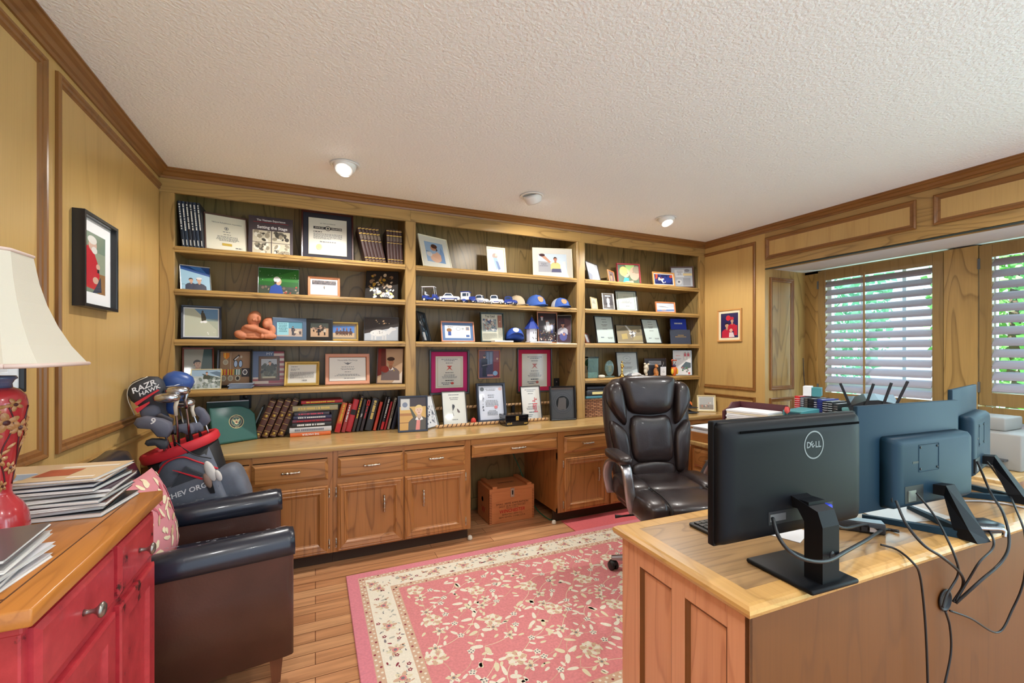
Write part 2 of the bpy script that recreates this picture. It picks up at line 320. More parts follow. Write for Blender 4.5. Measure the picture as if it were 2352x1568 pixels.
# plantation shutters: upper and lower tier in front of each window
SLAT = mat('shutter_louver_paint', (158, 154, 164), 0.35); SLATN = mat('shutter_peg', (90, 94, 96), 0.5)
SHF = wood('shutter_frame_oak', (150, 120, 72), (96, 72, 38), 'Z', rings=6, contrast=0.35)
def shutter(label, y0, y1, z0, z1, lou, grp):
    t = thing('plantation_shutter', label, 'shutter', (XW-0.035, (y0+y1)/2, z0), R(-90), grp)   # local x -> -Y, local -y -> -X
    w2 = (y1-y0)/2-0.003; h = z1-z0; st = 0.062
    for nme, a, b in (('stile', -w2, -w2+st), ('stile', w2-st, w2)): MB().box(a, b, -0.028, 0, 0, h, SHF, bev=0.002).build(nme, t)
    MB().box(-w2+st, w2-st, -0.028, 0, 0, 0.085, SHF, bev=0.002).build('bottom_rail', t)
    MB().box(-w2+st, w2-st, -0.028, 0, h-0.085, h, SHF, bev=0.002).build('top_rail', t)
    n = lou; p = (h-0.17)/n; a = R(47)
    for k in range(n):
        zc = 0.085+p*(k+0.5); s_ = MB()
        prof = [(-0.036, -0.002), (-0.02, -0.005), (0.02, -0.005), (0.036, -0.002), (0.036, 0.002), (0.02, 0.005), (-0.02, 0.005), (-0.036, 0.002)]
        ring = lambda x: [(x, -0.014+u*math.cos(a)+v*math.sin(a), zc+u*math.sin(a)-v*math.cos(a)) for u, v in prof]
        s_.loft([ring(-w2+st+0.002), ring(w2-st-0.002)], SLAT, smooth=False); s_.build('louver', t)
    MB().box(-0.006-w2*0.12, 0.006-w2*0.12, -0.062, -0.052, 0.09, h-0.07, SHF).build('tilt_rod', t)
    for zz in (0.12, h-0.12):
        MB().box(-w2-0.006, -w2+0.006, -0.034, -0.026, zz-0.035, zz+0.035, SLATN).build('hinge', t)
    return t
G1 = 'plantation shutters in the window bay'
shutter('wooden plantation shutter with grey louvers beside the bay side panel, upper tier', 1.572, 2.425, 0.90, 2.045, 13, G1)
shutter('lower wooden shutter under the one beside the bay side panel, hidden low behind the desk', 1.572, 2.425, 0.17, 0.89, 8, G1)
shutter('wooden plantation shutter beyond the broad post, upper tier, cut by the photo edge', 0.535, 1.395, 0.98, 2.045, 12, G1)
shutter('lower wooden shutter beyond the broad post, behind the small monitor', 0.535, 1.395, 0.17, 0.97, 9, G1)
# ---------------------------------------------------------------- outside: lawn, low wall, trees
GRASS = mat('lawn', (150, 200, 110), 0.9, var=0.3, vscale=6)
g = MB().box(4.4, 16, -8, 12, -0.3, -0.2, GRASS).build('lawn'); g['kind'] = 'structure'
PAVE = mat('pale_paving', (214, 212, 214), 0.8)
g = MB().box(7.6, 9.4, -8, 12, -0.19, -0.16, PAVE).build('path'); g['kind'] = 'structure'
LEAF = mat('leaf_green', (130, 196, 110), 0.6, var=0.5, vscale=3); LEAF2 = mat('leaf_blue_green', (150, 214, 186), 0.6, var=0.5, vscale=3); BARK = mat('bark', (96, 78, 60), 0.9)
def tree(label, x, y, h, r, leaf, seed, name='garden_tree', grp='trees outside the window'):
    rd = random.Random(seed); t = thing(name, label, 'tree', (x, y, -0.2), 0, grp)
    MB().tube([(0, 0, 0), (0.03, 0.02, h*0.3), (0, 0, h*0.6)], [0.12, 0.09, 0.05], BARK).build('trunk', t)
    vs = []; fs = []
    for i in range(2600):
        while True:
            d = Vector((rd.uniform(-1, 1), rd.uniform(-1, 1), rd.uniform(-1, 1)))
            if 0.35 < d.length < 1: break
        p = Vector((d.x*r, d.y*r, h*0.52+d.z*h*0.46)); n = Vector((rd.uniform(-1, 1), rd.uniform(-1, 1), rd.uniform(-1, 1))).normalized(); u = n.orthogonal().normalized()*0.09; v = n.cross(u).normalized()*0.06
        b = len(vs); vs += [tuple(p-u), tuple(p+v), tuple(p+u), tuple(p-v)]; fs.append((b, b+1, b+2, b+3))
    MB().add(vs, fs, leaf).build('foliage', t)
for i, (x, y, h, r, lf, lb) in enumerate(((9.6, 5.6, 5.2, 1.1, LEAF2, 'bushy blue-green tree seen through louvers nearest the bay side panel'), (10.6, 3.2, 5.0, 1.15, LEAF, 'green tree seen through the middle of the first shutter'),
        (10.2, 0.7, 4.6, 1.15, LEAF2, 'blue-green tree seen through louvers beyond the broad post'), (11.5, -1.9, 5.0, 1.2, LEAF, 'green tree seen at the photo edge through the second shutter'), (12.5, 8.8, 5.2, 1.6, LEAF, 'distant green tree furthest along behind the first shutter'))):
    tree(lb, x, y, h, r, lf, i)
# ---------------------------------------------------------------- recessed ceiling lights
LAMPW = mat('lamp_white', (238, 238, 236), 0.35); GLOW = mat('lit_bulb', (255, 250, 240), 0.3, emit=14)
for i, ((p, t, _e), lb) in enumerate(zip(SPOTS, ('round ceiling eyeball light over the book bay beside the panelled wall', 'white ceiling eyeball light over the middle bay, turned towards the window', 'round ceiling eyeball light over the bay nearest the window'))):
    th = thing('ceiling_light', lb, 'ceiling light', (p[0], p[1], CEIL), 0, 'recessed ceiling lights over the bookcase')
    MB().lathe([(0.083, -0.004), (0.08, -0.008), (0.066, -0.008), (0.064, 0.0)], LAMPW, n=32).build('trim_ring', th)
    d = (Vector(t)-Vector((p[0], p[1], CEIL))).normalized()
    d = {0: Vector((-0.15, -0.45, -0.88)), 1: Vector((0.45, 0.30, -0.84)), 2: Vector((-0.05, -0.35, -0.93))}[i].normalized()
    M = d.to_track_quat('Z', 'Y').to_matrix().to_4x4(); M.translation = (0, 0, 0.012)
    MB().lathe([(0.064, 0.0), (0.064, 0.02), (0.06, 0.04), (0.052, 0.058), (0.048, 0.064), (0.046, 0.060)], LAMPW, M, n=32).build('eyeball', th)
    MB().lathe([(0.046, 0.058), (0.03, 0.062), (0.001, 0.063)], GLOW, M, n=32).build('bulb', th)
# ================================================================ built-in bookcase, worktop, base cabinets
YC, YP, WT, YW = 2.936, 3.52, 0.757, 2.915          # cabinet face, back panel, worktop height, worktop front edge
SZ = [1.973, 1.715, 1.412, 1.1016]; ST = 0.039       # tops of the shelves
BAYS = [(-0.770, 0.596), (0.672, 2.060), (2.143, 3.494)]
bc = thing('bookcase', 'built-in oak bookcase of three bays filling the long wall above the worktop', 'bookcase', (0, YB, WT))
B0 = Vector((0, YB, WT))
def bp_(mb, name, m_parent=bc): return mb.build(name, bc)
for a, b in ((XL, BAYS[0][0]), (BAYS[0][1], BAYS[1][0]), (BAYS[1][1], BAYS[2][0]), (BAYS[2][1], XR)):
    MB().box(a+.001, b, 0, 0.02, 0.001, 2.2875-WT, OAKZ, bev=0.002).build('stile', bc)
for a, b in ((XL, 0.634), (0.634, 2.10), (2.10, XR)):
    MB().box(a+.001, b, -0.001, 0.02, 2.287-WT, CEIL-0.045-WT, OAKX).build('header', bc)
for i, (a, b) in enumerate(BAYS):
    MB().box(a-0.03, b+0.03, YP-YB, YP-YB+0.012, 0.001, 2.40-WT, PLY).build('back_panel', bc)
    for x in (a-0.018, b): MB().box(x, x+0.018, 0.02, YP-YB, 0.001, 2.40-WT, PLY).build('side_panel', bc)
    MB().box((a+b)/2-0.0015+(-0.02), (a+b)/2+0.0015-0.02, YP-YB-0.002, YP-YB, 0.001, 2.40-WT, mat('seam_dark', (52, 40, 24), 0.7)).build('panel_seam', bc)
    for k, z in enumerate(SZ):
        if i == 1 and k == 3: continue
        z -= WT; s_ = MB()
        prof = [(0.0, z-ST+0.004), (0.0, z-ST*0.62), (-0.004, z-ST*0.55), (-0.004, z-ST*0.35), (0.0, z-0.010), (0.004, z-0.003), (0.010, z), (YP-YB-0.001, z), (YP-YB-0.001, z-ST+0.012), (0.012, z-ST+0.012), (0.012, z-ST), (0.004, z-ST)]
        s_.loft([[(x, y-0.001, zz) for y, zz in prof] for x in (a+0.0005, b-0.0005)], OAKX, smooth=False); s_.build('shelf', bc)
tag(MB().loft([[(x, y, z) for y, z in [(YW+0.006, WT-0.036), (YW+0.002, WT-0.028), (YW, WT-0.018), (YW, WT-0.008), (YW+0.006, WT), (YP+0.015, WT), (YP+0.015, WT-0.036)]] for x in (XL+.002, XR-.002)], TOPW, smooth=False).build('worktop'),
    'long pale oak worktop running under the whole bookcase', 'worktop')
BRASS = mat('antique_silver', (190, 180, 165), 0.28, 1.0); BLACKM = mat('matte_black', (24, 24, 26), 0.5)
def pull(mb, x, z, horiz, L=0.098, y=-0.032):
    """cast bail pull with swollen middle and flared end plates"""
    n = 21; pts = []; rad = []
    for k in range(n):
        t = k/(n-1)*2-1; pts.append((t*L/2, y+0.007*t*t, 0) if horiz else (0, y+0.007*t*t, t*L/2))
        rad.append(0.0046+0.0040*math.exp(-(t/0.16)**2)+0.0034*math.exp(-((abs(t)-0.45)/0.14)**2)+0.0030*math.exp(-((abs(t)-0.95)/0.08)**2))
    M = TR(x, 0, z); mb.tube(pts, rad, BRASS, M, n=8)
    for s in (-1, 1):
        q = (s*L*0.44, 0, 0) if horiz else (0, 0, s*L*0.44)
        mb.tube([(q[0], -0.017, q[2]), (q[0], y+0.004, q[2])], [0.006, 0.0035], BRASS, M, n=8)
DOORP = [(0, 0), (0, .014), (.008, .020), (.014, .018), (.020, .021), (.040, .017), (.044, .019), (.050, .017), (.056, .008), (.060, .007), (.064, .0035)]
DRWP = [(0, 0), (0, .007), (.018, .018), (.020, .018)]
def drawer_front(t, x0, x1, z0, z1, pulls=True):
    d = MB(); d.rsweep(x0, x1, z0, z1, DRWP, CABX); i = .0199; d.box(x0+i, x1-i, -0.018, -0.002, z0+i, z1-i, CABX); o = d.build('drawer', t)
    h = MB(); pull(h, (x0+x1)/2, (z0+z1)/2+0.004, True, y=-0.042); 
    for s in (-1, 1): pass
    h.build('pull_handle', o)
def cab_door(t, x0, x1, z0, z1, hx, hinge):
    d = MB(); d.rsweep(x0, x1, z0, z1, DOORP, CABZ); i = .0635; d.box(x0+i, x1-i, -0.0045, -0.001, z0+i, z1-i, CABZ); o = d.build('door', t)
    h = MB(); pull(h, hx, z0+(z1-z0)*0.63, False, L=0.105, y=-0.036); h.build('pull_handle', o)
    for zz in (z0+0.05, z1-0.05):
        k = MB(); k.tube([(hinge, -0.006, zz-0.024), (hinge, -0.006, zz+0.024)], [0.0035, 0.0035], BRASS, n=8)
        for s in (-1, 0, 1): k.ell(hinge, -0.006, zz+s*0.02, 0.006, 0.005, 0.006, BRASS, n=8, k=6)
        k.box(hinge-0.004, hinge+0.004, -0.004, 0, zz-0.03, zz+0.03, BRASS); k.build('hinge', o)
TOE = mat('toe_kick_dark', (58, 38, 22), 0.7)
def base_cabinet(label, x0, x1, dx, doors):
    t = thing('base_cabinet', label, 'cabinet', (0, YC, 0), 0, 'oak base cabinets under the worktop')
    z1 = WT-0.037; b = MB()
    b.box(x0+.001, x1-.001, 0.0, 0.022, 0.60, z1, CABX) if False else None
    b.box(x0+.001, x1-.001, 0.0, 0.022, 0.682, z1, CABX); b.box(x0+.001, x1-.001, 0.0, 0.022, 0.505, 0.556, CABX); b.box(x0+.001, x1-.001, 0, 0.022, 0.09, 0.125, CABX)
    xs = [x0+.001]+[v for d in dx for v in d]+[x1-.001]
    for k in range(0, len(xs), 2):
        if xs[k+1]-xs[k] > 0.002: b.box(xs[k], xs[k+1], -0.0005, 0.022, 0.09, z1, CABZ)
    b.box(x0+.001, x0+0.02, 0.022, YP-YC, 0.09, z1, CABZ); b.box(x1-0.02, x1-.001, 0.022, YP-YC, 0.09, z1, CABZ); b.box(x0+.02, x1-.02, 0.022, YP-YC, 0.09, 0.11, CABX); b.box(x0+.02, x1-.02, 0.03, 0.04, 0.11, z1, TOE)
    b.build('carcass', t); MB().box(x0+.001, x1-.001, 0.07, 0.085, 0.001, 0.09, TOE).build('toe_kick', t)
    for a, c in dx: drawer_front(t, a-.004, c+.004, 0.549, 0.677)
    for a, c, hx, hg in doors: cab_door(t, a, c, 0.098, 0.513, hx, hg)
    return t
base_cabinet('oak base cabinet behind the golf bag and dark armchair', XL, 0.10, [(-0.745, -0.350), (-0.333, 0.068)], [(-0.75, -0.345, -0.43, -0.756), (-0.338, 0.072, -0.25, 0.078)])
base_cabinet('oak base cabinet with two drawers and two doors beside the kneehole with the crate', 0.10, 1.00, [(0.131, 0.525), (0.540, 0.951)], [(0.124, 0.528, 0.405, 0.118), (0.537, 0.956, 0.66, 0.962)])
base_cabinet('oak base cabinet on the far side of the kneehole, partly behind the swivel chair', 1.703, 2.64, [(1.765, 2.17), (2.20, 2.60)], [(1.761, 2.173, 2.07, 1.755), (2.195, 2.605, 2.29, 2.611)])
base_cabinet('oak base cabinet in the corner, hidden behind the swivel chair', 2.64, XR, [(2.68, 3.08), (3.11, 3.52)], [(2.676, 3.083, 2.98, 2.67), (3.105, 3.525, 3.20, 3.53)])
kd = thing('kneehole_unit', 'shallow oak drawer under the worktop across the kneehole', 'drawer', (0, YC, 0.60))
MB().box(1.001, 1.702, 0, 0.022, 0.076, WT-0.037-0.60, CABX).build('rail', kd)
_d = MB(); _d.rsweep(1.006, 1.697, -0.012, 0.078, DRWP, CABX); _d.box(1.0259, 1.6771, -0.018, -0.002, 0.0079, 0.0581, CABX); _d.box(1.01, 1.69, 0.0, 0.40, -0.008, 0.07, CABX); _o = _d.build('drawer', kd)
_h = MB(); pull(_h, 1.36, 0.034, True, L=0.115, y=-0.042); _h.build('pull_handle', _o)
tag(MB().box(1.0, 1.703, YP-0.002, YP+0.01, 0.0, WT-0.037, PLY).box(1.0, 1.703, YP-0.016, YP-0.002, 0.02, 0.10, PLY).build('kneehole_back_panel'), 'dark wooden panel at the back of the kneehole', 'panel')
# wall outlet plates on the bookcase back
def outlet(label, px, v, Yp=YP):
    x, z = onY(px, v, Yp); t = thing('wall_outlet', label, 'outlet', (x, Yp, z), 0, 'black outlets on the bookcase back'); 
    MB().box(-0.035, 0.035, -0.006, 0, -0.06, 0.06, BLACKM, bev=0.003).build('cover_plate', t)
    for dz in (-0.022, 0.022): MB().lathe([(0.017, 0), (0.016, 0.003), (0.0, 0.003)], mat('outlet_socket', (40, 40, 44), 0.35), TR(0, -0.006, dz, rx=R(90))).build('socket', t)
outlet('black outlet on the back panel above the green padded folder', 564, 918)
outlet('small black outlet beside the pink certificate near the bay divider', 1279, 883)
# ammunition crate in the kneehole
cr = thing('wooden_crate', 'orange wooden ammunition crate standing in the kneehole', 'crate', (1.415, 3.275, 0))
hw, hd, hh = 0.193, 0.133, 0.245
c_ = MB(); c_.box(-hw, hw, -hd, hd, 0.002, hh, CRATE, bev=0.002); EDG = mat('crate_joint_dark', (120, 62, 28), 0.7)
for k in range(18):
    z = 0.012+k*0.0128
    for x0, x1 in ((-hw, -hw+0.02), (hw-0.02, hw)): c_.box(x0, x1, -hd-0.0006, -hd, z, z+0.0055, EDG)
    c_.box(-hw-0.0006, -hw, -hd, -hd+0.02, z, z+0.0055, EDG)
BLK = mat('stencil_black', (52, 28, 16), 0.7); RDI = mat('stencil_red', (190, 40, 30), 0.7)
for s, z, sz, m_, sx in (('SMALL ARMS AMMUNITION', 0.148, 0.021, BLK, 1.25), ('SHOT GUN CARTRIDGES', 0.128, 0.02, BLK, 1.18), ('MANUFACTURED BY', 0.113, 0.012, BLK, 1.1), ('WINCHESTER', 0.09, 0.036, RDI, 1.15), ('REPEATING ARMS CO.', 0.064, 0.017, BLK, 1.2), ('NEW HAVEN, CONN. U.S.A.', 0.044, 0.018, BLK, 1.2)):
    c_.text(s, 0.0, z, sz, m_, y=-hd-0.0012, sx=sx*0.86, bold=(m_ is RDI), shear=0.2 if m_ is RDI else 0)
ML = TR(-hw-0.001, 0, 0, rz=R(-90)); c_.text('W', -0.0, 0.08, 0.07, RDI, M=ML, bold=True); c_.lathe([(0.02, 0), (0, 0)], BLK, TR(-hw-0.001, 0.02, 0.16, ry=R(-90)))
c_.build('box', cr)
l_ = MB(); l_.box(-hw, hw, -hd, hd, hh, hh+0.028, CRATE, bev=0.002); l_.build('lid', cr)
for x in (-hw+0.045, hw-0.045): MB().box(x-0.02, x+0.02, -hd-0.002, hd, hh+0.028, hh+0.046, CRATE, bev=0.002).build('batten', cr)
l2 = MB(); l2.text('SHOTGUN', 0, 0, 0.03, BLK, M=TR(0, 0.0, hh+0.0288, rx=R(-90))); l2.text('CARTRIDGES', 0, 0.03, 0.022, BLK, M=TR(0, -0.03, hh+0.0288, rx=R(-90))); l2.build('stencil_print', cr)
MB().box(-0.016, 0.016, -hd-0.004, -hd, hh-0.05, hh+0.02, BRASS, bev=0.001).box(-0.004, 0.004, -hd-0.009, -hd-0.004, hh-0.03, hh, BLACKM).build('hasp', cr)
# green cord hanging in the kneehole
GRN = mat('green_cord', (24, 90, 62), 0.4)
tag(MB().tube(spline([(1.50, 3.43, 0.60), (1.53, 3.42, 0.50), (1.60, 3.38, 0.32), (1.645, 3.32, 0.14), (1.662, 3.20, 0.04), (1.69, 3.05, 0.008), (1.72, 3.035, 0.008)]), 0.0045, GRN).build('extension_cable'), 'green power cable hanging through the kneehole beside the crate', 'cable')
DSTOP = mat('rubber_white', (214, 206, 190), 0.6)
for x, lb in ((1.004, 'pale round foot stop at the kneehole base beside the double-door cabinet'), (1.690, 'pale round foot stop at the kneehole base by the green cord')):
    tag(MB().lathe([(0.016, 0), (0.018, 0.006), (0.015, 0.022), (0.008, 0.028), (0, 0.029)], DSTOP, TR(x, YC+0.03, 0.001)).build('foot_stop'), lb, 'foot stop')
# ================================================================ rug and runner
RUGP = mat('rug_pink_wool', (214, 134, 136), 0.95, var=0.10, vscale=90, bump=0.35, bscale=420)
RUGE = mat('rug_edge_pink', (216, 132, 144), 0.95, var=0.08, vscale=90, bump=0.35, bscale=420)
CREAM = mat('rug_cream_wool', (232, 226, 208), 0.95, var=0.06, vscale=120, bump=0.3, bscale=420)
TAN = mat('rug_tan_wool', (206, 172, 146), 0.95, var=0.08, vscale=120); GREYW = mat('rug_grey_wool', (128, 122, 124), 0.95); OLIVE = mat('rug_olive_wool', (222, 212, 180), 0.95); MAR = mat('rug_maroon_wool', (140, 52, 66), 0.95); SAGE = mat('rug_sage_wool', (178, 178, 166), 0.95)
RX0, RX1, RY0, RY1, RZ = 0.165, 2.46, 1.215, 2.765, 0.009
def rug():
    rd = random.Random(3); b = MB(); b.box(RX0, RX1, RY0, RY1, 0.0015, RZ, RUGE, bev=0.003)
    lay = [0]
    def flat(pts, m, dz=0.0002): b.add([(x, y, RZ+dz) for x, y in pts], [list(range(len(pts)))], m)
    def rect(x0, y0, x1, y1, m, dz): flat([(x0, y0), (x1, y0), (x1, y1), (x0, y1)], m, dz)
    for inset, m, dz in ((0.062, TAN, .0002), (0.098, CREAM, .0004), (0.222, TAN, .0006), (0.262, RUGP, .0008)):
        rect(RX0+inset, RY0+inset, RX1-inset, RY1-inset, m, dz)
    def leaf(x, y, a, L, wd, m, dz):
        pts = []
        for k in range(10):
            t = 2*math.pi*k/10; u, v = math.cos(t)*L/2*(1.0+0.25*math.cos(t)), math.sin(t)*wd/2; pts.append((x+u*math.cos(a)-v*math.sin(a), y+u*math.sin(a)+v*math.cos(a)))
        flat(pts, m, dz)
    def disc(x, y, r, m, dz, n=10, wob=0.0, ph=0.0): flat([(x+r*(1+wob*math.cos(5*(2*math.pi*k/n)+ph))*math.cos(2*math.pi*k/n), y+r*(1+wob*math.cos(5*(2*math.pi*k/n)+ph))*math.sin(2*math.pi*k/n)) for k in range(n)], m, dz)
    def flower(x, y, s, dz, ms=(CREAM, OLIVE, RUGP, GREYW), pet=6):
        a0 = rd.uniform(0, 6)
        for k in range(pet): a = a0+2*math.pi*k/pet; leaf(x+math.cos(a)*s*.55, y+math.sin(a)*s*.55, a, s*.95, s*.55, ms[k % 2], dz+0.00002*k)
        disc(x, y, s*.42, ms[2], dz+.0002); disc(x, y, s*.22, ms[3], dz+.0003)
        for k in range(4): a = a0+k*1.6; disc(x+math.cos(a)*s*.6, y+math.sin(a)*s*.6, s*.09, ms[3], dz+.0003, n=6)
    def vine(p, q, m, dz):
        n = 8; P = []; Q = []; L = math.hypot(q[0]-p[0], q[1]-p[1]); nx, ny = -(q[1]-p[1])/L, (q[0]-p[0])/L; amp = rd.uniform(-.2, .2)*L
        for k in range(n+1):
            t = k/n; o = amp*math.sin(math.pi*t); x, y = p[0]+(q[0]-p[0])*t+nx*o, p[1]+(q[1]-p[1])*t+ny*o; P.append((x+nx*.0014, y+ny*.0014)); Q.append((x-nx*.0014, y-ny*.0014))
        for k in range(n): flat([P[k], P[k+1], Q[k+1], Q[k]], m, dz)
    # field
    x0, x1, y0, y1 = RX0+.29, RX1-.29, RY0+.29, RY1-.29; pts = []
    nx, ny = 17, 10
    for i in range(nx):
        for j in range(ny):
            x = x0+(i+.5+rd.uniform(-.32, .32))*(x1-x0)/nx; y = y0+(j+.5+rd.uniform(-.32, .32))*(y1-y0)/ny; pts.append((x, y, (i*7+j*3) % 9))
    for a in pts:
        near = [c for c in pts if 0.02 < math.hypot(a[0]-c[0], a[1]-c[1]) < 0.17]
        for c in near[:1]: vine(a[:2], c[:2], OLIVE if rd.random() < .5 else TAN, .0009)
    for x, y, k in pts:
        if k == 0: disc(x, y, .045, OLIVE, .00115, n=16, wob=.14); flower(x, y, .042, .0012, (CREAM, TAN, OLIVE, RUGP), pet=9)
        elif k in (3, 6): flower(x, y, .030, .0012, (CREAM, OLIVE, TAN, GREYW), pet=5)
        elif k in (1, 4, 7):
            a = rd.uniform(0, 6); disc(x, y, .017, CREAM, .0012, wob=.2)
            for q in range(4): disc(x+.009*math.cos(a+q*1.57), y+.009*math.sin(a+q*1.57), .0045, GREYW, .0014, n=6)
            leaf(x+.035*math.cos(a), y+.035*math.sin(a), a, .042, .017, CREAM, .0012)
        else:
            a = rd.uniform(0, 6)
            for q in range(rd.choice((2, 3, 3))): leaf(x+.03*math.cos(a+q*1.9), y+.03*math.sin(a+q*1.9), a+q*1.9, rd.uniform(.045, .062), rd.uniform(.018, .026), rd.choice((CREAM, CREAM, OLIVE)), .0012)
        for q in range(2):
            a = rd.uniform(0, 6); r = rd.uniform(.045, .075); leaf(x+r*math.cos(a), y+r*math.sin(a), a+1, .032, .014, rd.choice((CREAM, OLIVE)), .0011)
    # cream border flowers and the two guard stripes of small checks
    def border(ax, fixed, lo, hi):
        L = hi-lo; n = int(L/.036)
        for k in range(n):
            t = lo+(k+.5)*L/n; o = fixed+rd.uniform(-.048, .048); p = (t, o) if ax == 'x' else (o, t); r = rd.random()
            if k % 5 == 0: p = (t, fixed) if ax == 'x' else (fixed, t); flower(p[0], p[1], .036, .001, (TAN, OLIVE, RUGP, GREYW))
            elif r < .3: disc(p[0], p[1], .010, MAR, .001, wob=.25); disc(p[0], p[1], .004, CREAM, .0011, n=6)
            for q in range(3):
                a = rd.uniform(0, 6); rr = rd.uniform(.014, .03); o2 = fixed+rd.uniform(-.05, .05); p2 = (t+rd.uniform(-.02, .02), o2) if ax == 'x' else (o2, t+rd.uniform(-.02, .02))
                leaf(p2[0], p2[1], a, rr, rr*.4, rd.choice((SAGE, TAN, SAGE, MAR, GREYW)), .0009)
    c = .16
    border('x', RY1-c, RX0+.11, RX1-.11); border('x', RY0+c, RX0+.11, RX1-.11); border('y', RX0+c, RY0+.2, RY1-.2); border('y', RX1-c, RY0+.2, RY1-.2)
    for ins in (.08, .242):
        for ax, fx, lo, hi in (('x', RY1-ins, RX0+ins, RX1-ins), ('x', RY0+ins, RX0+ins, RX1-ins), ('y', RX0+ins, RY0+ins, RY1-ins), ('y', RX1-ins, RY0+ins, RY1-ins)):
            n = int((hi-lo)/.017)
            for k in range(n):
                t = lo+(k+.5)*(hi-lo)/n; m = MAR if k % 5 == 0 else CREAM; o = fx+(.008 if k % 2 else -.008); p = (t, o) if ax == 'x' else (o, t); disc(p[0], p[1], .0062, m, .0011, n=6)
    return b.build('rug')
tag(rug(), 'large pink rug with cream floral border on the wooden floor', 'rug')
RUNM = mat('runner_rose_carpet', (216, 104, 108), 0.95, var=0.08, vscale=120, bump=0.3, bscale=400)
tag(MB().box(1.765, 3.2, 2.767, 2.99, 0.001, 0.006, RUNM, bev=0.002).build('runner_mat'), 'plain rose-red runner mat on the floor in front of the corner cabinets', 'mat')
# ================================================================ desk
DX0, DY0, DL, DD, DT = 0.891, 0.678, 1.84, 0.522, 0.757
DROT = R(-1.8)
dk = thing('desk', 'large wooden desk carrying three monitors, panelled end towards the rug', 'desk', (DX0, DY0, 0), DROT)
EDGEW = wood('desk_edge_wood', (206, 160, 96), (150, 104, 54), 'X', rough=0.25, contrast=0.3); EDGEY = wood('desk_edge_wood_y', (206, 160, 96), (150, 104, 54), 'Y', rough=0.25, contrast=0.3)
t_ = MB(); t_.rsweep(0, DL, 0, DD, [(0.012, -0.030), (0.004, -0.026), (0.0, -0.016), (0.002, -0.008), (0.010, -0.002), (0.018, 0.0), (0.062, 0.0)], EDGEY, TR(0, 0, DT, rx=R(-90)))
t_.box(0.0619, DL-0.0619, 0.0619, DD-0.0619, DT-0.03, DT-0.0004, DESKT); t_.box(0.012, DL-0.012, 0.012, DD-0.012, DT-0.032, DT-0.028, DESKT); t_.build('desk_top', dk)
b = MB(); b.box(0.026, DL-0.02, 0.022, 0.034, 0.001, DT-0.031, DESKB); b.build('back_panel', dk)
def desk_end(x, sgn):
    e = MB(); z1 = DT-0.032; y0, y1 = 0.022, DD-0.02; xi = x+sgn*0.012; xo = x+sgn*0.03
    a, c = sorted((x, xi)); f = lambda ya, yb, za, zb: e.box(a, c, ya, yb, za, zb, DESKS, bev=0.0015)
    f(y0, .085, .001, z1); f(.225, .275, .001, z1); f(.415, y1, .001, z1); f(.085, .225, z1-.065, z1); f(.275, .415, z1-.065, z1); f(.085, .225, .001, .09); f(.275, .415, .001, .09)
    a, c = sorted((xi, xo)); e.box(a, c, y0+.002, y1-.002, .002, z1-.001, DESKS)
    for p0, p1 in ((.085, .225), (.275, .415)):
        pr = [(0, -.002), (.004, -.004), (.010, -.010), (.012, -.0115)]
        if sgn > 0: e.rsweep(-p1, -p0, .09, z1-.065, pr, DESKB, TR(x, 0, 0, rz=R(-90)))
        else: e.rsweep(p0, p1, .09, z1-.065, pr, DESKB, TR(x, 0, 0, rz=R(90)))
    return e
desk_end(0.026, 1).build('end_panel', dk); desk_end(DL-0.02, -1).build('end_panel', dk)
MB().box(0.058, 0.075, 0.034, DD-0.03, 0.001, DT-0.031, DESKS).box(0.075, 0.45, DD-0.05, DD-0.035, 0.03, DT-0.031, DESKS).build('pedestal', dk)
MB().lathe([(0.032, 0), (0.034, -0.004), (0.027, -0.006), (0.024, 0.004), (0.0, 0.006)], BLACKM, TR(0.845, 0.020, 0.585, rx=R(-90))).build('cable_grommet', dk)
# credenza by the window, beside the desk
cz = thing('credenza', 'low wooden credenza between the swivel chair and the window', 'cabinet', (2.53, 1.30, 0))
CZH = 0.68
MB().box(0, 0.62, 0, 1.12, CZH-0.03, CZH, TOPW, bev=0.004, seg=2).build('top', cz)
MB().box(0.02, 0.61, 0.01, 1.11, 0.03, CZH-0.0305, CABZ).build('carcass', cz)
for k, (a, c) in enumerate(((0.03, 0.38), (0.40, 0.74), (0.76, 1.09))):
    for z0, z1 in ((0.50, 0.63), (0.30, 0.48), (0.07, 0.28)):
        d = MB(); d.rsweep(a, c, z0, z1, DRWP, CABX, TR(0.02, 1.12, 0, rz=R(-90))); d.box(0.003, 0.019, 1.12-c+.02, 1.12-a-.02, z0+.02, z1-.02, CABX); o = d.build('drawer', cz)
        h = MB(); pull(h, (a+c)/2, (z0+z1)/2, True, y=-0.04); h.build('pull_handle', o); o.children[0].matrix_local = TR(0.02, 1.12, 0, rz=R(-90))
cb = thing('window_counter', 'pale wooden counter inside the window bay holding notebooks, router and printer', 'counter', (3.17, 1.0, 0))
MB().box(0, 0.85, 0, 1.55, CZH-0.03, CZH, TOPW, bev=0.004, seg=2).build('top', cb); MB().box(0.02, 0.85, 0.01, 1.54, 0.0015, CZH-0.0305, CABZ).build('carcass', cb)
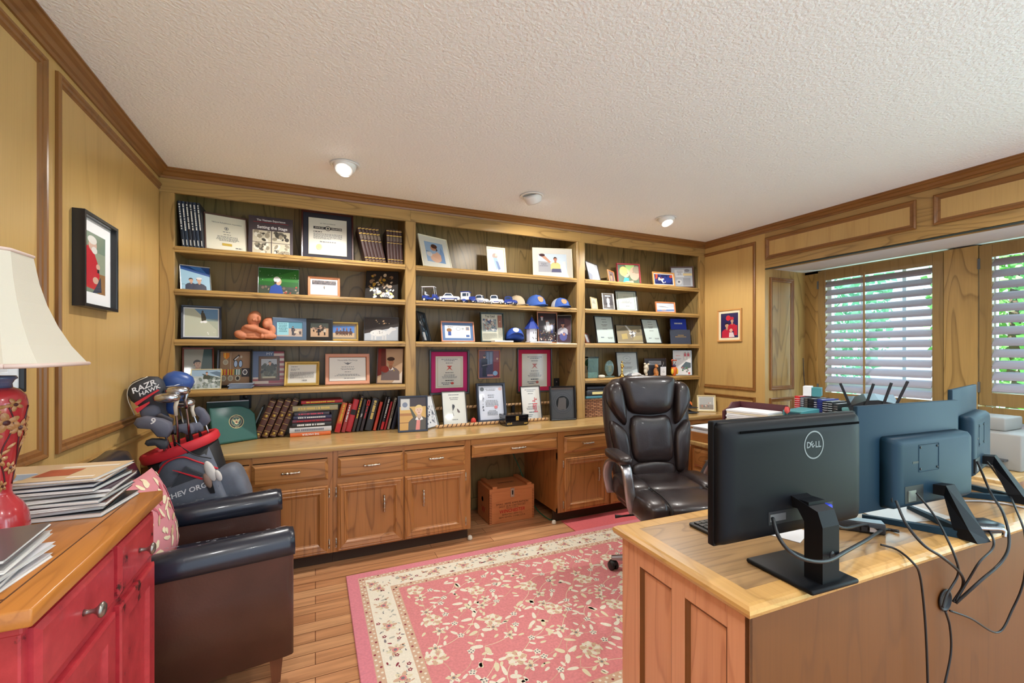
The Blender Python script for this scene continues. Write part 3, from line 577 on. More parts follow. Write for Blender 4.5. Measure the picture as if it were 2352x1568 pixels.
# ================================================================ leather swivel chair
LEA = mat('dark_brown_leather', (44, 34, 34), 0.34, var=0.25, vscale=9, bump=0.25, bscale=160, coat=0.15)
LEAS = mat('leather_seam', (18, 14, 14), 0.6); SILV = mat('silver_paint', (176, 174, 178), 0.28, 0.85); BPL = mat('black_plastic', (26, 26, 28), 0.45)
ch = thing('office_chair', 'dark brown leather swivel chair with padded arms, standing on the pink rug', 'chair', (1.95, 2.00, RZ), R(-17))
def seg(mb, x0, x1, z0, z1, y0, y1, m, e=0.45, M=None, n=28, k=14): mb.ell((x0+x1)/2, (y0+y1)/2, (z0+z1)/2, (x1-x0)/2, (y1-y0)/2, (z1-z0)/2, m, M, n=n, k=k, e=e)
s_ = MB(); seg(s_, -.28, .28, .385, .47, -.32, .26, LEA, .3); s_.build('seat_pan', ch)
s_ = MB(); seg(s_, -.19, .19, .42, .545, -.10, .26, LEA, .42); seg(s_, -.21, .21, .405, .54, -.37, -.04, LEA, .55)
for sx in (-1, 1): seg(s_, min(sx*.15, sx*.30), max(sx*.15, sx*.30), .42, .56, -.10, .25, LEA, .5); seg(s_, min(sx*.17, sx*.315), max(sx*.17, sx*.315), .405, .548, -.36, -.05, LEA, .6)
for sx in (-1, 1): s_.tube(spline([(sx*.185, -.365, .44), (sx*.18, -.35, .515), (sx*.175, -.25, .54), (sx*.17, -.08, .54)]), .004, LEAS, n=6)
s_.build('seat', ch)
MB_ = TR(0, .235, .50, rx=R(-11))
b = MB()
def brow(z): # outline half width of the backrest at height z
    return .25+.05*math.sin(min(1, max(0, z/.42))*math.pi/2) if z < .5 else .30-.05*((z-.5)/.17)**2
rings = []
for k in range(13):
    z = -.02+k*.68/12; w = brow(max(z, 0)); 
    if k == 12: w *= .86
    rings.append([(w*math.copysign(abs(math.cos(t))**.5, math.cos(t)), .05+.055*math.copysign(abs(math.sin(t))**.6, math.sin(t)), z) for t in [2*math.pi*i/28 for i in range(28)]])
b.loft(rings, LEA, MB_); b.build('backrest', ch)
def pad(name, pts, y, th, bul=.5):
    """puffed pad from an x,z outline: shrinks towards its top face"""
    p = MB(); n = len(pts); cx = sum(q[0] for q in pts)/n; cz = sum(q[1] for q in pts)/n
    # refine the outline
    P = []
    for i in range(n):
        a, c = pts[i], pts[(i+1) % n]
        for k in range(4): P.append((a[0]+(c[0]-a[0])*k/4, a[1]+(c[1]-a[1])*k/4))
    for _ in range(2): P = [((P[i-1][0]+2*P[i][0]+P[(i+1) % len(P)][0])/4, (P[i-1][1]+2*P[i][1]+P[(i+1) % len(P)][1])/4) for i in range(len(P))]
    rings = []
    for s_, d in ((1, 0), (1.0, .35), (.95, .62), (.86, .82), (.7, .94), (.45, 1.0), (.12, 1.02)): rings.append([(cx+(x-cx)*s_, y-th*d, cz+(z-cz)*s_) for x, z in P])
    p.loft(rings, LEA, MB_); return p.build(name, ch)
pad('center_pad', [(-.145, .10), (0, .115), (.145, .10), (.15, .42), (0, .40), (-.15, .42)], .0, .045)
pad('lumbar_pad', [(-.15, .0), (.15, .0), (.15, .10), (0, .115), (-.15, .10)], .0, .028)
pad('head_bolster', [(-.155, .425), (0, .41), (.155, .425), (.195, .63), (.185, .675), (-.185, .675), (-.195, .63)], .01, .085)
for sx in (-1, 1):
    f = lambda L: [(sx*x, z) for x, z in (L if sx > 0 else L)][::sx]
    pad('wing_pad', f([(.17, .33), (.235, .40), (.29, .50), (.285, .60), (.25, .635), (.19, .635), (.165, .44)]), .02, .085)
    pad('side_pad', f([(.15, .03), (.225, .05), (.27, .25), (.285, .40), (.17, .32), (.15, .2)]), .01, .05)
    a = MB(); ptsa = spline([(sx*.30, .22, .43), (sx*.335, .19, .56), (sx*.345, .10, .66), (sx*.345, -.04, .695), (sx*.345, -.14, .68), (sx*.34, -.17, .60), (sx*.32, -.16, .48), (sx*.29, -.12, .42)], 5)
    ring = []
    P = [Vector(q) for q in ptsa]
    for i, q in enumerate(P):
        t = (P[min(i+1, len(P)-1)]-P[max(i-1, 0)]).normalized(); s2 = Vector((1, 0, 0)); nn = t.cross(s2).normalized(); ring.append([tuple(q+s2*u*.028+nn*v*.011) for u, v in ((-1, -.6), (-.6, -1), (.6, -1), (1, -.6), (1, .6), (.6, 1), (-.6, 1), (-1, .6))])
    a.loft(ring, SILV); ar = a.build('armrest', ch)
    p = MB(); p.ell(sx*.345, -.02, .717, .047, .15, .027, LEA, n=20, k=10, e=.6); p.tube(spline([(sx*.345-.044, -.02+.13*math.cos(q), .712) if False else (sx*.345+.045*math.cos(q), -.02+.145*math.sin(q), .712) for q in [i*math.pi/6 for i in range(13)]], 3), .003, LEAS, n=6); p.build('arm_pad', ar)
MB().lathe([(.028, .07), (.028, .25), (.02, .25), (.02, .38), (.07, .385), (.07, .40)], BPL).build('gas_lift', ch)
MB().tube([(-.08, .0, .37), (-.30, .03, .345), (-.34, .035, .343)], [.006, .006, .012], BPL).build('tilt_lever', ch)
sb = MB(); sb.lathe([(.05, .06), (.055, .075), (.045, .115), (.03, .125)], SILV)
ANG = [math.pi*(0.92+0.4*k) for k in range(5)]
for a in ANG:
    c, s2 = math.cos(a), math.sin(a); rg = []
    for r, z, w, h in ((.03, .092, .026, .018), (.15, .090, .022, .016), (.30, .079, .018, .013), (.355, .074, .015, .010)):
        rg.append([(r*c-u*w*s2, r*s2+u*w*c, z+v*h) for u, v in ((-1, -1), (1, -1), (1, .3), (.5, 1), (-.5, 1), (-1, .3))])
    sb.loft(rg, SILV, smooth=False)
sb.build('star_base', ch)
for a in ANG:
    k = MB(); c, s2 = math.cos(a)*.345, math.sin(a)*.345; M = TR(c, s2, 0, rz=a+.6)
    for dx in (-.016, .016): k.lathe([(0, -.009), (.022, -.009), (.026, -.006), (.026, .006), (.022, .009), (0, .009)], BPL, M @ TR(dx, 0, .0275, ry=R(90)), n=20)
    k.ell(0, 0, .044, .026, .026, .018, BPL, M, n=14, k=8); k.tube([(0, 0, .04), (0, 0, .075)], .008, BPL, M); k.build('caster', ch)
# ================================================================ dark armchair with floral pillow
LEB = mat('worn_blue_black_leather', (30, 34, 46), 0.3, var=0.3, vscale=7, bump=0.15, bscale=120, coat=0.3)
LEBS = mat('worn_brown_leather', (74, 46, 38), 0.36, var=0.3, vscale=4, bump=0.15, bscale=120, coat=0.25); WORN = mat('scuffed_leather', (150, 150, 155), 0.6)
LEGW = wood('dark_leg_wood', (112, 66, 40), (72, 40, 24), 'Z', contrast=0.3)
ac = thing('armchair', 'dark leather armchair against the panelled wall with a floral pillow on it', 'armchair', (-0.478, 2.252, 0), R(8))
AW, AD = 0.345, 0.355      # half width (y), half depth (x); front towards +x
def arm_body(ys, name):
    a = MB(); y0 = ys*AW; yi = ys*(AW-.105); lo, hi = min(y0, yi), max(y0, yi)
    rg = []
    for x, tz, sh in ((-AD+.05, .60, 0), (-.1, .605, 0), (.15, .61, 0), (AD-.03, .615, .0), (AD-.006, .612, .004), (AD, .60, .012)):
        pr = []; zb = .12
        c = (lo+hi)/2; hw = (hi-lo)/2-sh
        pr += [(c-hw*.86, zb), (c+hw*.86, zb), (c+hw*.93, .40), (c+hw, .53)]
        for q in range(7): t = math.pi*q/6; pr.append((c+hw*1.06*math.cos(t), tz-.055+.055*math.sin(t)*(1-sh*8)))
        pr += [(c-hw, .53), (c-hw*.93, .40)]
        rg.append([(x, y, z) for y, z in pr])
    a.loft(rg, LEBS); o = a.build('arm', ac)
    r = MB(); rg = []
    for x, tz, s2 in ((-AD+.06, .598, .985), (0, .607, 1.0), (AD-.02, .6155, 1.0), (AD+.003, .612, .96), (AD+.006, .604, .85)):
        c = (lo+hi)/2; hw = (hi-lo)/2; rg.append([(x, c+hw*1.1*s2*math.cos(t), tz-.057+.063*s2*math.sin(t)) for t in [math.pi*q/10 for q in range(11)]]+[(x, c-hw*1.08*s2, .525), (x, c+hw*1.08*s2, .525)])
    r.loft(rg, LEB)
    rd = random.Random(5 if ys > 0 else 8)
    for k in range(26):
        x = rd.uniform(-.15, AD-.03); t = rd.uniform(.35, .62)*math.pi; c = (lo+hi)/2; hw = (hi-lo)/2*1.1; L = rd.uniform(.003, .012)
        p0 = Vector((x, c+hw*math.cos(t), .6155-.057+.064*math.sin(t))); r.ell(p0.x, p0.y, p0.z, L, .0014, .0004, WORN, n=6, k=4)
    r.build('arm_roll', o)
arm_body(-1, 'near'); arm_body(1, 'far')
b = MB(); rg = []
for x, ztop, hw, in ((-AD, .86, AW-.0), (-AD+.05, .92, AW+.02), (-AD+.11, .91, AW), (-AD+.15, .82, AW-.04)):
    n = 15; rg.append([(x, -hw, .14)]+[(x, -hw*math.cos(math.pi*q/n) if False else hw*math.copysign(abs(math.cos(t))**.35, -math.cos(t)), .55+(ztop-.55)*abs(math.sin(t))**.5) for q in range(n+1) for t in [math.pi*q/n]]+[(x, hw, .14)])
b.loft(rg, LEB); b.build('backrest', ac)
s_ = MB(); s_.box(-AD+.10, AD-.03, -AW+.105, AW-.105, .15, .31, LEBS, bev=.01, seg=2); s_.build('seat_frame', ac)
s_ = MB(); s_.ell(.05, 0, .375, .29, AW-.108, .085, LEB, n=28, k=12, e=.35); s_.build('seat_cushion', ac)
for x in (-AD+.07, AD-.06):
    for y in (-AW+.06, AW-.06): MB().loft([[(x+s*u, y+s*v, z) for u, v in ((-1, -1), (1, -1), (1, 1), (-1, 1))] for z, s in ((.001, .015), (.14, .026))], LEGW, smooth=False).build('leg', ac)
# pillow
FLOR = mat('pillow_pink_cloth', (214, 138, 146), 0.9); FLC = mat('pillow_cream_print', (238, 224, 190), 0.9); FLR = mat('pillow_rose_print', (196, 96, 110), 0.9); FLB = mat('pillow_tan_print', (206, 176, 140), 0.9)
def pillow():
    rd = random.Random(11); b = MB(); n = 26; h = .185
    def surf(u, v, sgn):
        w = (1-abs(u)**2.6)*(1-abs(v)**2.6); pin = 1-.06*(1-abs(u))*abs(v)**3-.0; px = u*h*(1-.10*(1-v*v)*0-.09*(u*u*0+ (1-v*v)*abs(u)**3*.6)); pz = v*h*(1-.09*(1-u*u)*abs(v)**3*.6)
        return (px, sgn*.07*max(w, 0)**.5, pz)
    for sgn in (-1, 1):
        vs = [surf(-1+2*i/n, -1+2*j/n, sgn) for j in range(n+1) for i in range(n+1)]; fs = []; m1 = []
        for j in range(n):
            for i in range(n): fs.append((j*(n+1)+i, j*(n+1)+i+1, (j+1)*(n+1)+i+1, (j+1)*(n+1)+i))
        b.add(vs, fs, FLOR, smooth=True)
    for sgn in (-1, 1):
        for k in range(60):
            u, v = rd.uniform(-.9, .9), rd.uniform(-.9, .9); a = rd.uniform(0, 6); m = rd.choice((FLC, FLC, FLC, FLR, FLB)); L, W2 = rd.uniform(.07, .19), rd.uniform(.03, .07)
            pts = []
            for q in range(9):
                t = 2*math.pi*q/9; x, z = math.cos(t)*L, math.sin(t)*W2*(1+.3*math.sin(3*t)); uu, vv = u+x*math.cos(a)-z*math.sin(a), v+x*math.sin(a)+z*math.cos(a)
                p = surf(max(-.98, min(.98, uu)), max(-.98, min(.98, vv)), sgn); pts.append((p[0], p[1]+sgn*(.0012+.00002*k), p[2]))
            c = tuple(sum(q[i] for q in pts)/9 for i in range(3)); p = surf(u, v, sgn); b.add(pts+[(p[0], p[1]+sgn*(.0018+.00002*k), p[2])], [(i, (i+1) % 9, 9) for i in range(9)], m)
    return b.build('pillow', None, (-0.612, 2.145, 0.662), (R(-14), 0, R(84)))
tag(pillow(), 'pink and cream floral pillow leaning in the dark armchair', 'pillow')
# ================================================================ red chest with wooden top
REDP, rn, rl, rp_ = nm('distressed_red_paint')
_tc = N(rn, 'ShaderNodeTexCoord'); _n1 = N(rn, 'ShaderNodeTexNoise', Scale=9.0, Detail=8.0, Roughness=0.7); rl.new(_tc.outputs['Object'], _n1.inputs['Vector'])
_r = N(rn, 'ShaderNodeValToRGB'); _e = _r.color_ramp.elements; _e[0].position = .33; _e[0].color = srgb(40, 20, 20); _e[1].position = .39; _e[1].color = srgb(166, 44, 54); _x = _e.new(.62); _x.color = srgb(192, 60, 68); _x = _e.new(.75); _x.color = srgb(214, 124, 124)
rl.new(_n1.outputs['Fac'], _r.inputs[0]); rl.new(_r.outputs[0], rp_.inputs['Base Color']); rp_.inputs['Roughness'].default_value = 0.35; rp_.inputs['Coat Weight'].default_value = .2
PEW = mat('pewter', (150, 146, 140), 0.32, 0.9)
cs = thing('red_chest', 'distressed red chest with a wooden top under the table lamp', 'chest', (XL+.004, 1.010, 0))
CW, CLN, CHH = 0.402, 0.701, 0.90       # depth along x, length along y
t_ = MB(); t_.box(0, CW, 0, CLN, CHH-.032, CHH, REDTOP, bev=.004, seg=2); t_.build('top', cs)
GRV = mat('groove_shine', (92, 54, 24), 0.4)
t2 = MB(); t2.box(CW-.062, CW-.059, .004, CLN-.004, CHH-.0005, CHH+.0006, GRV); t2.box(.004, CW-.062, .055, .058, CHH-.0005, CHH+.0006, GRV); t2.build('plank_groove', cs)
b = MB(); b.box(.004, CW-.024, .02, CLN-.02, .08, CHH-.0325, REDP, bev=.003); b.box(.004, CW-.020, .016, CLN-.016, CHH-.05, CHH-.0325, REDP, bev=.003); b.box(.004, CW-.016, .012, CLN-.012, .03, .085, REDP, bev=.004); b.build('carcass', cs)
MF = TR(CW-.024, 0, 0, rz=R(90))       # local x -> +Y, local -y -> +X
def knob(mb, x, z): mb.lathe([(.007, 0), (.005, .006), (.0045, .016), (.008, .022), (.015, .027), (.016, .031), (.012, .035), (0, .036)], PEW, MF @ TR(x, -.014, z, rx=R(90)), n=20)
for a, c in ((.042, .375), (.40, .66)):
    d = MB(); d.rsweep(a, c, .715, .848, [(0, 0), (0, .008), (.014, .014), (.02, .014)], REDP, MF); d.box(a+.0199, c-.0199, -.014, -.001, .7349, .8281, REDP, MF); o = d.build('drawer', cs)
    k = MB(); knob(k, (a+c)/2, .782); k.build('knob', o)
    d = MB(); d.rsweep(a, c, .105, .695, [(0, 0), (0, .012), (.008, .015), (.05, .015), (.056, .006), (.06, .005)], REDP, MF); d.box(a+.0599, c-.0599, -.005, -.001, .1649, .6351, REDP, MF); o = d.build('door', cs)
    k = MB(); knob(k, c-.03 if a < .1 else a+.03, .44); k.build('knob', o)
for y in (.03, CLN-.03):
    for x in (.03, CW-.045): MB().loft([[(x+s*u, y+s*v, z) for u, v in ((-1, -1), (1, -1), (1, 1), (-1, 1))] for z, s in ((.001, .016), (.032, .022))], REDP, smooth=False).build('foot', cs)
# ================================================================ table lamp on the chest
VASE = mat('lamp_red_glaze', (170, 44, 50), 0.22, var=0.35, vscale=7, coat=0.5); VBL = mat('lamp_blue_glaze', (74, 84, 116), 0.25, coat=0.4); VGO = mat('lamp_gold_leaf', (168, 120, 76), 0.35); VDK = mat('lamp_dark_line', (70, 24, 26), 0.4)
SHD = mat('lampshade_linen', (206, 198, 182), 0.85, bump=0.2, bscale=300); SHT = mat('lampshade_trim', (214, 190, 180), 0.8)
LX, LY = -0.672, 1.40
lm = thing('table_lamp', 'table lamp with red flowered vase base and cream shade on the red chest', 'lamp', (LX, LY, CHH))
VPR = [(r*(.58 if z > .09 else .72), z) for r, z in [(.0, .001), (.078, .001), (.083, .012), (.08, .04), (.077, .06), (.064, .083), (.052, .105), (.049, .115), (.055, .16), (.066, .20), (.078, .235), (.090, .29), (.094, .315), (.088, .335), (.07, .348), (.052, .353)]]
v = MB(); v.lathe(VPR, VASE, n=40)
def vr(z):
    for (r0, z0), (r1, z1) in zip(VPR[6:], VPR[7:]):
        if z0 <= z <= z1: return r0+(r1-r0)*(z-z0)/(z1-z0)
    return .035
rd = random.Random(4)
def on_vase(a, z, pts, m, off):
    out = []
    for du, dz in pts: r = vr(z+dz)+off; out.append((r*math.cos(a+du/.047), r*math.sin(a+du/.047), z+dz))
    c = (vr(z)+off+.004); v.add(out+[(c*math.cos(a), c*math.sin(a), z)], [(i, (i+1) % len(out), len(out)) for i in range(len(out))], m)
def petal(L, W2, rot): return [(math.cos(t)*L*math.cos(rot)-math.sin(t)*W2*math.sin(rot), math.cos(t)*L*math.sin(rot)+math.sin(t)*W2*math.cos(rot)) for t in [2*math.pi*q/10 for q in range(10)]]
for a, z, s in ((-.75, .275, 1.2), (-1.25, .245, 1.0), (-.2, .26, 1.1), (-1.9, .27, 1.2), (.6, .25, 1), (1.6, .27, 1), (2.6, .25, 1), (-.9, .19, .9), (-.35, .17, .8), (-1.5, .16, .8), (-.7, .13, .7), (-.5, .315, .8), (-1.1, .31, .8)):
    for q in range(5): r0 = q*1.26+a; on_vase(a+math.cos(r0)*.011*s/.047, z+math.sin(r0)*.011*s, petal(.009*s, .0055*s, r0), VGO, .0015)
    on_vase(a, z, petal(.005*s, .005*s, 0), VDK, .003)
for k in range(16):
    a = rd.uniform(-2.6, .6); z = rd.uniform(.13, .31); on_vase(a, z, petal(.011, .004, rd.uniform(0, 3)), VGO, .001)
for k in range(9):
    a = k*.7; v.tube(spline([((vr(.13+.03*q)+.001)*math.cos(a+.18*math.sin(q*1.3+k)), (vr(.13+.03*q)+.001)*math.sin(a+.18*math.sin(q*1.3+k)), .13+.03*q) for q in range(7)], 3), .0014, VDK, n=5)
v.build('vase_base', lm)
MB().lathe([(.030, .352), (.029, .362), (.033, .37), (.038, .374), (.035, .38), (.01, .381)], VBL, n=32).build('neck_collar', lm)
MB().tube([(0, 0, .38), (0, 0, .60)], .006, BRASS).build('stem', lm)
sh = MB(); rgs = []
def cutrect(hx, hy, z, c=.30): k = c*min(hx, hy); return [(hx-k, -hy, z), (hx, -hy+k, z), (hx, hy-k, z), (hx-k, hy, z), (-hx+k, hy, z), (-hx, hy-k, z), (-hx, -hy+k, z), (-hx+k, -hy, z)]
for z, t in ((.405, 1.0), (.412, .965), (.45, .80), (.50, .645), (.55, .53), (.60, .45), (.665, .385)): rgs.append(cutrect(.125*t, .152*t, z))
sh.loft(rgs, SHD, smooth=False, cap=False); sh.loft([[(x*.975, y*.975, z) for x, y, z in r] for r in rgs], SHD, smooth=False, cap=False); so = sh.build('lamp_shade', lm)
MB().tube(rgs[0]+[rgs[0][0]], .005, SHT, n=6).build('lower_trim', so); MB().tube(rgs[-1]+[rgs[-1][0]], .004, SHT, n=6).build('upper_trim', so)
sp = MB()
for k in range(0, 8, 2): sp.tube([(0, 0, .60), tuple(x*.95 if i < 2 else x for i, x in enumerate(rgs[-1][k]))], .0015, BRASS, n=5)
sp.build('shade_spider', so)
# ================================================================ golf bag and clubs
BAGG = mat('bag_grey_nylon', (104, 110, 122), 0.55, var=0.15, vscale=12, bump=0.3, bscale=500); BAGK = mat('bag_black_nylon', (24, 25, 28), 0.6, bump=0.3, bscale=500); BAGD = mat('bag_dark_mesh', (62, 66, 74), 0.7, bump=0.5, bscale=700)
BAGR = mat('bag_red_trim', (206, 40, 52), 0.6); WLET = mat('white_lettering', (238, 238, 240), 0.6); STEEL = mat('club_steel', (190, 190, 192), 0.22, 1.0); HCG = mat('headcover_grey', (94, 96, 110), 0.7, bump=0.3, bscale=500); HCD = mat('headcover_charcoal', (56, 58, 64), 0.6, bump=0.3, bscale=400); HCB = mat('headcover_blue', (52, 84, 150), 0.35); GRIPR = mat('shaft_red_band', (200, 50, 60), 0.5); CREAMS = mat('shaft_cream_band', (220, 210, 190), 0.4)
GB = Vector((-.345, 2.795, 0.012)); GT = Vector((-.640, 2.772, .865)); GL = (GT-GB).length
_z = (GT-GB).normalized(); _x = (Vector((1, -.08, 0))-_z*_z.x).normalized(); _x = (_x-_z*_x.dot(_z)).normalized(); _y = _z.cross(_x)
GM = Matrix((( _x.x, _y.x, _z.x, 0), (_x.y, _y.y, _z.y, 0), (_x.z, _y.z, _z.z, 0), (0, 0, 0, 1)))
gb = thing('golf_bag', 'grey and black golf bag with a red collar, leaning in the corner by the bookcase', 'golf bag', tuple(GB))
def gsec(z, rx, ry, n=24, dy=0): return [(rx*math.copysign(abs(math.cos(t))**.8, math.cos(t)), dy+ry*math.copysign(abs(math.sin(t))**.8, math.sin(t)), z) for t in [2*math.pi*i/n for i in range(n)]]
b = MB(); b.loft([gsec(.02, .12, .09), gsec(.05, .125, .094), gsec(.3, .128, .096), gsec(.55, .135, .102), gsec(.72, .145, .110), gsec(GL-.03, .158, .120)], BAGK, GM); b.build('bag_body', gb)
b = MB()
def fpanel(mb, pts, off, m, dy=.10):   # polygon on the front face of the bag (x,z outline)
    mb.prism(pts, -dy-off, -dy+.02, m, GM)
fr = [[(x, -math.sqrt(max(0, 1-(x/ .165)**2))*.118-.004 if abs(x) < .165 else 0, z) for x in [-.10+.235*k/10 for k in range(11)]] for z in (.10, .3, .55, .72, GL-.045)]
b.loft(fr, BAGG, GM, closed=False, cap=False); b.build('front_panel', gb)
b = MB(); b.loft([gsec(GL-.045, .163, .127), gsec(GL-.035, .172, .134), gsec(GL-.005, .172, .134), gsec(GL+.005, .165, .128), gsec(GL-.005, .15, .112), gsec(GL-.05, .145, .108)], BAGR, GM, cap=False); b.build('collar', gb)
def pouch(name, cx, cz, hx, hz, d, m, e=.35, y=-.105):
    p = MB(); p.ell(cx, y, cz, hx, d, hz, m, GM, n=24, k=12, e=e); return p.build(name, gb)
pouch('side_pocket', .150, .60, .072, .115, .075, BAGG, .55, y=-.03)
pk = pouch('lower_pocket', .0, .60, .135, .13, .045, BAGG, .3)
MB().text('CHEV ORG', -.002, .680, .035, WLET, y=-.1525, M=GM, bold=True, shear=.15, rot=-.02, sx=1.05).build('lettering', pk)
pm = MB(); pm.prism([(-0.06, 0.721), (0.03, 0.796), (0.1, 0.706), (0.13, 0.646), (-0.09, 0.676)], -.142, -.10, BAGD, GM); pm.build('mesh_pocket', gb)
st = MB(); st.tube(spline([(-0.13, -0.105, 0.766), (-0.05, -0.128, 0.841), (0.03, -0.132, 0.8485), (0.08, -0.13, 0.8035), (0.15, -0.122, 0.7285)], 5), .0045, BAGR, GM, n=6); st.build('red_piping', gb)
MB().tube(spline([(0.03, -0.128, 0.931), (0.08, -0.128, 0.841), (0.14, -0.118, 0.7885)], 5), .003, BAGK, GM, n=6).build('zip_seam', gb)
MB().prism([(-0.11, 0.541), (-0.05, 0.5035), (-0.04, 0.526), (-0.1, 0.5823)], -.152, -.145, BAGR, GM).build('red_flash', gb)
MB().prism([(-0.02, 0.8035), (0.0, 0.7885), (0.1, 0.6985), (0.085, 0.6985)], -.147, -.14, BAGR, GM).build('red_flash', gb)
gl = MB(); gl.ell(.125, -.15, .735, .022, .014, .055, mat('glove_white_leather', (214, 210, 204), .6), GM); gl.ell(.10, -.155, .695, .016, .012, .04, mat('glove_tan', (150, 122, 106), .6), GM); gl.ell(.15, -.152, .70, .014, .01, .03, MATS['glove_white_leather'], GM); glv = gl.build('bag_glove', gb); MB().prism([(0.085, 0.691), (0.115, 0.691), (0.108, 0.6235), (0.09, 0.631)], -.158, -.15, BAGK, GM).build('towel_clip', gb)
MB().tube(spline([(-.155, -.04, .74), (-.2, -.05, .62), (-.205, -.05, .45), (-.14, -.06, .33)], 6), .012, BAGK, GM, n=8).build('shoulder_strap', gb)
MB().tube([(-.135, -.03, .70), (-.15, -.045, .06)], .007, STEEL, GM, n=8).build('stand_leg', gb)
GTW = GB+_z*(GL-.12)
def club(label, px, v, Y, kind, bottom=(0, 0), m=None, ang=0, sc=1.0):
    """a club: shaft from inside the bag to its head placed at the given point"""
    x, z = onY(px, v, Y); H = Vector((x, Y, z)); B = GTW+_x*bottom[0]+_y*bottom[1]; t = thing('golf_club', label, 'golf club', tuple(H), 0, 'golf clubs in the bag'); d = B-H; ax = -d.normalized()
    MB().tube([tuple(d), tuple(d*.12), tuple(d*.02)], [.0068, .0052, .0045], STEEL, n=8).build('shaft', t)
    h = MB(); Rv = Matrix.Rotation(ang, 4, 'Y')
    if kind == 'wood':
        h.ell(-.028*sc, 0, .012, .052*sc, .036*sc, .024*sc, STEEL, Rv, n=18, k=10, e=.8); h.tube([tuple(d*.22), tuple(d*.1), (.010, 0, 0), (0, 0, .01)], [.0085, .0085, .010, .012], CREAMS if m is None else m); h.build('club_head', t)
    elif kind == 'iron':
        h.prism([(0, 0), (.010, .006), (.004, .034), (-.05, .050), (-.062, .040), (-.055, .0), (-.02, -.006)], -.006, .006, STEEL, Rv); h.tube([tuple(d*.2), (0, 0, .004)], [.007, .0075], STEEL); h.build('club_head', t)
    elif kind == 'icover':
        h.loft([[(q[0]*s+.0, y, q[1]*s+.004) for q in [(-.01, -.035), (.022, -.03), (.024, .0), (.012, .024), (-.02, .032), (-.07, .030), (-.095, .015), (-.098, -.004), (-.08, -.018), (-.04, -.012)]] for y, s in ((-.024, .80), (-.018, .96), (0, 1.0), (.018, .96), (.024, .80))], m, Rv @ Matrix.Scale(sc, 4)); h.build('headcover', t)
    return t, Rv
def driver_cover(label, px, v, Y, m, bottom, h, w, tilt, text=None):
    x, z = onY(px, v, Y); H = Vector((x, Y, z)); B = GTW+_x*bottom[0]+_y*bottom[1]; t = thing('golf_club', label, 'golf club', tuple(H), 0, 'golf clubs in the bag'); d = B-H
    MB().tube([tuple(d), tuple(d*.25)], [.0068, .0055], STEEL, n=8).build('shaft', t)
    Rv = Matrix.Rotation(tilt, 4, 'Y') @ Matrix.Rotation(R(8), 4, 'Z'); c = MB(); rg = []
    for zz, r, ox in ((-h*.62, .30, .22), (-h*.5, .36, .16), (-h*.3, .45, .08), (-.12*h, .7, .02), (.05*h, .93, -.02), (.2*h, 1.0, -.02), (.32*h, .93, 0), (.42*h, .66, .02), (.465*h, .22, .03)):
        rg.append([(ox*w+w*.5*r*math.copysign(abs(math.cos(q))**.8, math.cos(q)), w*.40*r*math.copysign(abs(math.sin(q))**.8, math.sin(q)), zz) for q in [2*math.pi*i/24 for i in range(24)]])
    c.loft(rg, m, Rv); o = c.build('headcover', t); return t, o, Rv
t, o, Rv = driver_cover('driver under a big charcoal headcover with red stripes, at the wall side', 346, 915, 2.72, HCD, (-.06, .02), .235, .150, R(-14))
tx = MB(); tx.text('RAZR', -.002, .064, .036, WLET, y=-.061, M=Rv, bold=True, shear=.25, rot=.22, sx=1.1); tx.text('HAWK', .014, .040, .026, WLET, y=-.062, M=Rv, bold=True, shear=.25, rot=.22, sx=1.1); tx.build('lettering', o)
s_ = MB()
for pts in ([(-.055, -.002), (.045, .036), (.05, .03), (-.02, -.002), (-.05, -.018)], [(-.06, -.03), (.0, -.012), (.0, -.02), (-.055, -.052)]): s_.prism(pts, -.0625, -.05, BAGR, Rv)
s_.build('red_stripe', o); p_ = MB(); p_.ell(-.012, -.03, -.062, .04, .03, .034, HCG, Rv, e=.7); p_.build('pouch', o)
MB().tube(spline([(-.076, -.01, -.06), (-.078, -.03, .03), (-.05, -.045, .085), (.02, -.04, .108)], 5), .002, CREAMS, Rv, n=5).build('piping', o)
t, o, Rv = driver_cover('fairway wood under a shiny royal blue headcover, next to the charcoal one', 402, 893, 2.79, HCB, (.0, .05), .20, .135, R(24))
tx = MB(); tx.text('C', .03, .012, .05, WLET, y=-.052, M=Rv, rot=-.9, bold=True); tx.tube([(-.045, -.045, .0), (-.01, -.054, .02), (.02, -.05, .045)], .002, WLET, Rv, n=5); tx.build('white_print', o)
club('bare silver wood with a smooth rounded head in front of the blue headcover', 401, 918, 2.66, 'wood', (-.02, -.05), sc=1.05)
club('tall bare silver wood with the brightest metal head, above the other bare woods', 424, 902, 2.70, 'wood', (.03, -.04), sc=1.05, m=STEEL)
club('bare metal wood with a cream and red banded shaft, closest to the worktop', 437, 930, 2.80, 'wood', (.09, .0), sc=.95)
t, Rv = club('iron under the big grey cover marked 9, sticking out towards the panelled wall', 378, 985, 2.60, 'icover', (-.05, -.06), HCG, R(18), 1.25)
MB().text('9', -.048, .03, .042, WLET, y=-.032, M=Rv, bold=True).build('number_print', t)
club('iron under a black cover in the middle of the golf bag', 424, 968, 2.82, 'icover', (.02, .05), BLACKM, R(-60), .8)
club('iron under a grey cover half hidden behind the long silver shafts', 436, 985, 2.76, 'icover', (.03, .02), HCG, R(-5), .9)
club('iron under a grey cover directly above the red collar, middle one', 456, 981, 2.80, 'icover', (.06, .03), HCG, R(-10), .9)
club('iron under a grey cover standing upright at the worktop end of the bag', 470, 968, 2.82, 'icover', (.12, .03), HCG, R(62), .9)
club('bare iron with a slim hosel rising beside the big grey cover', 391, 976, 2.66, 'iron', (-.03, -.03), ang=R(15))
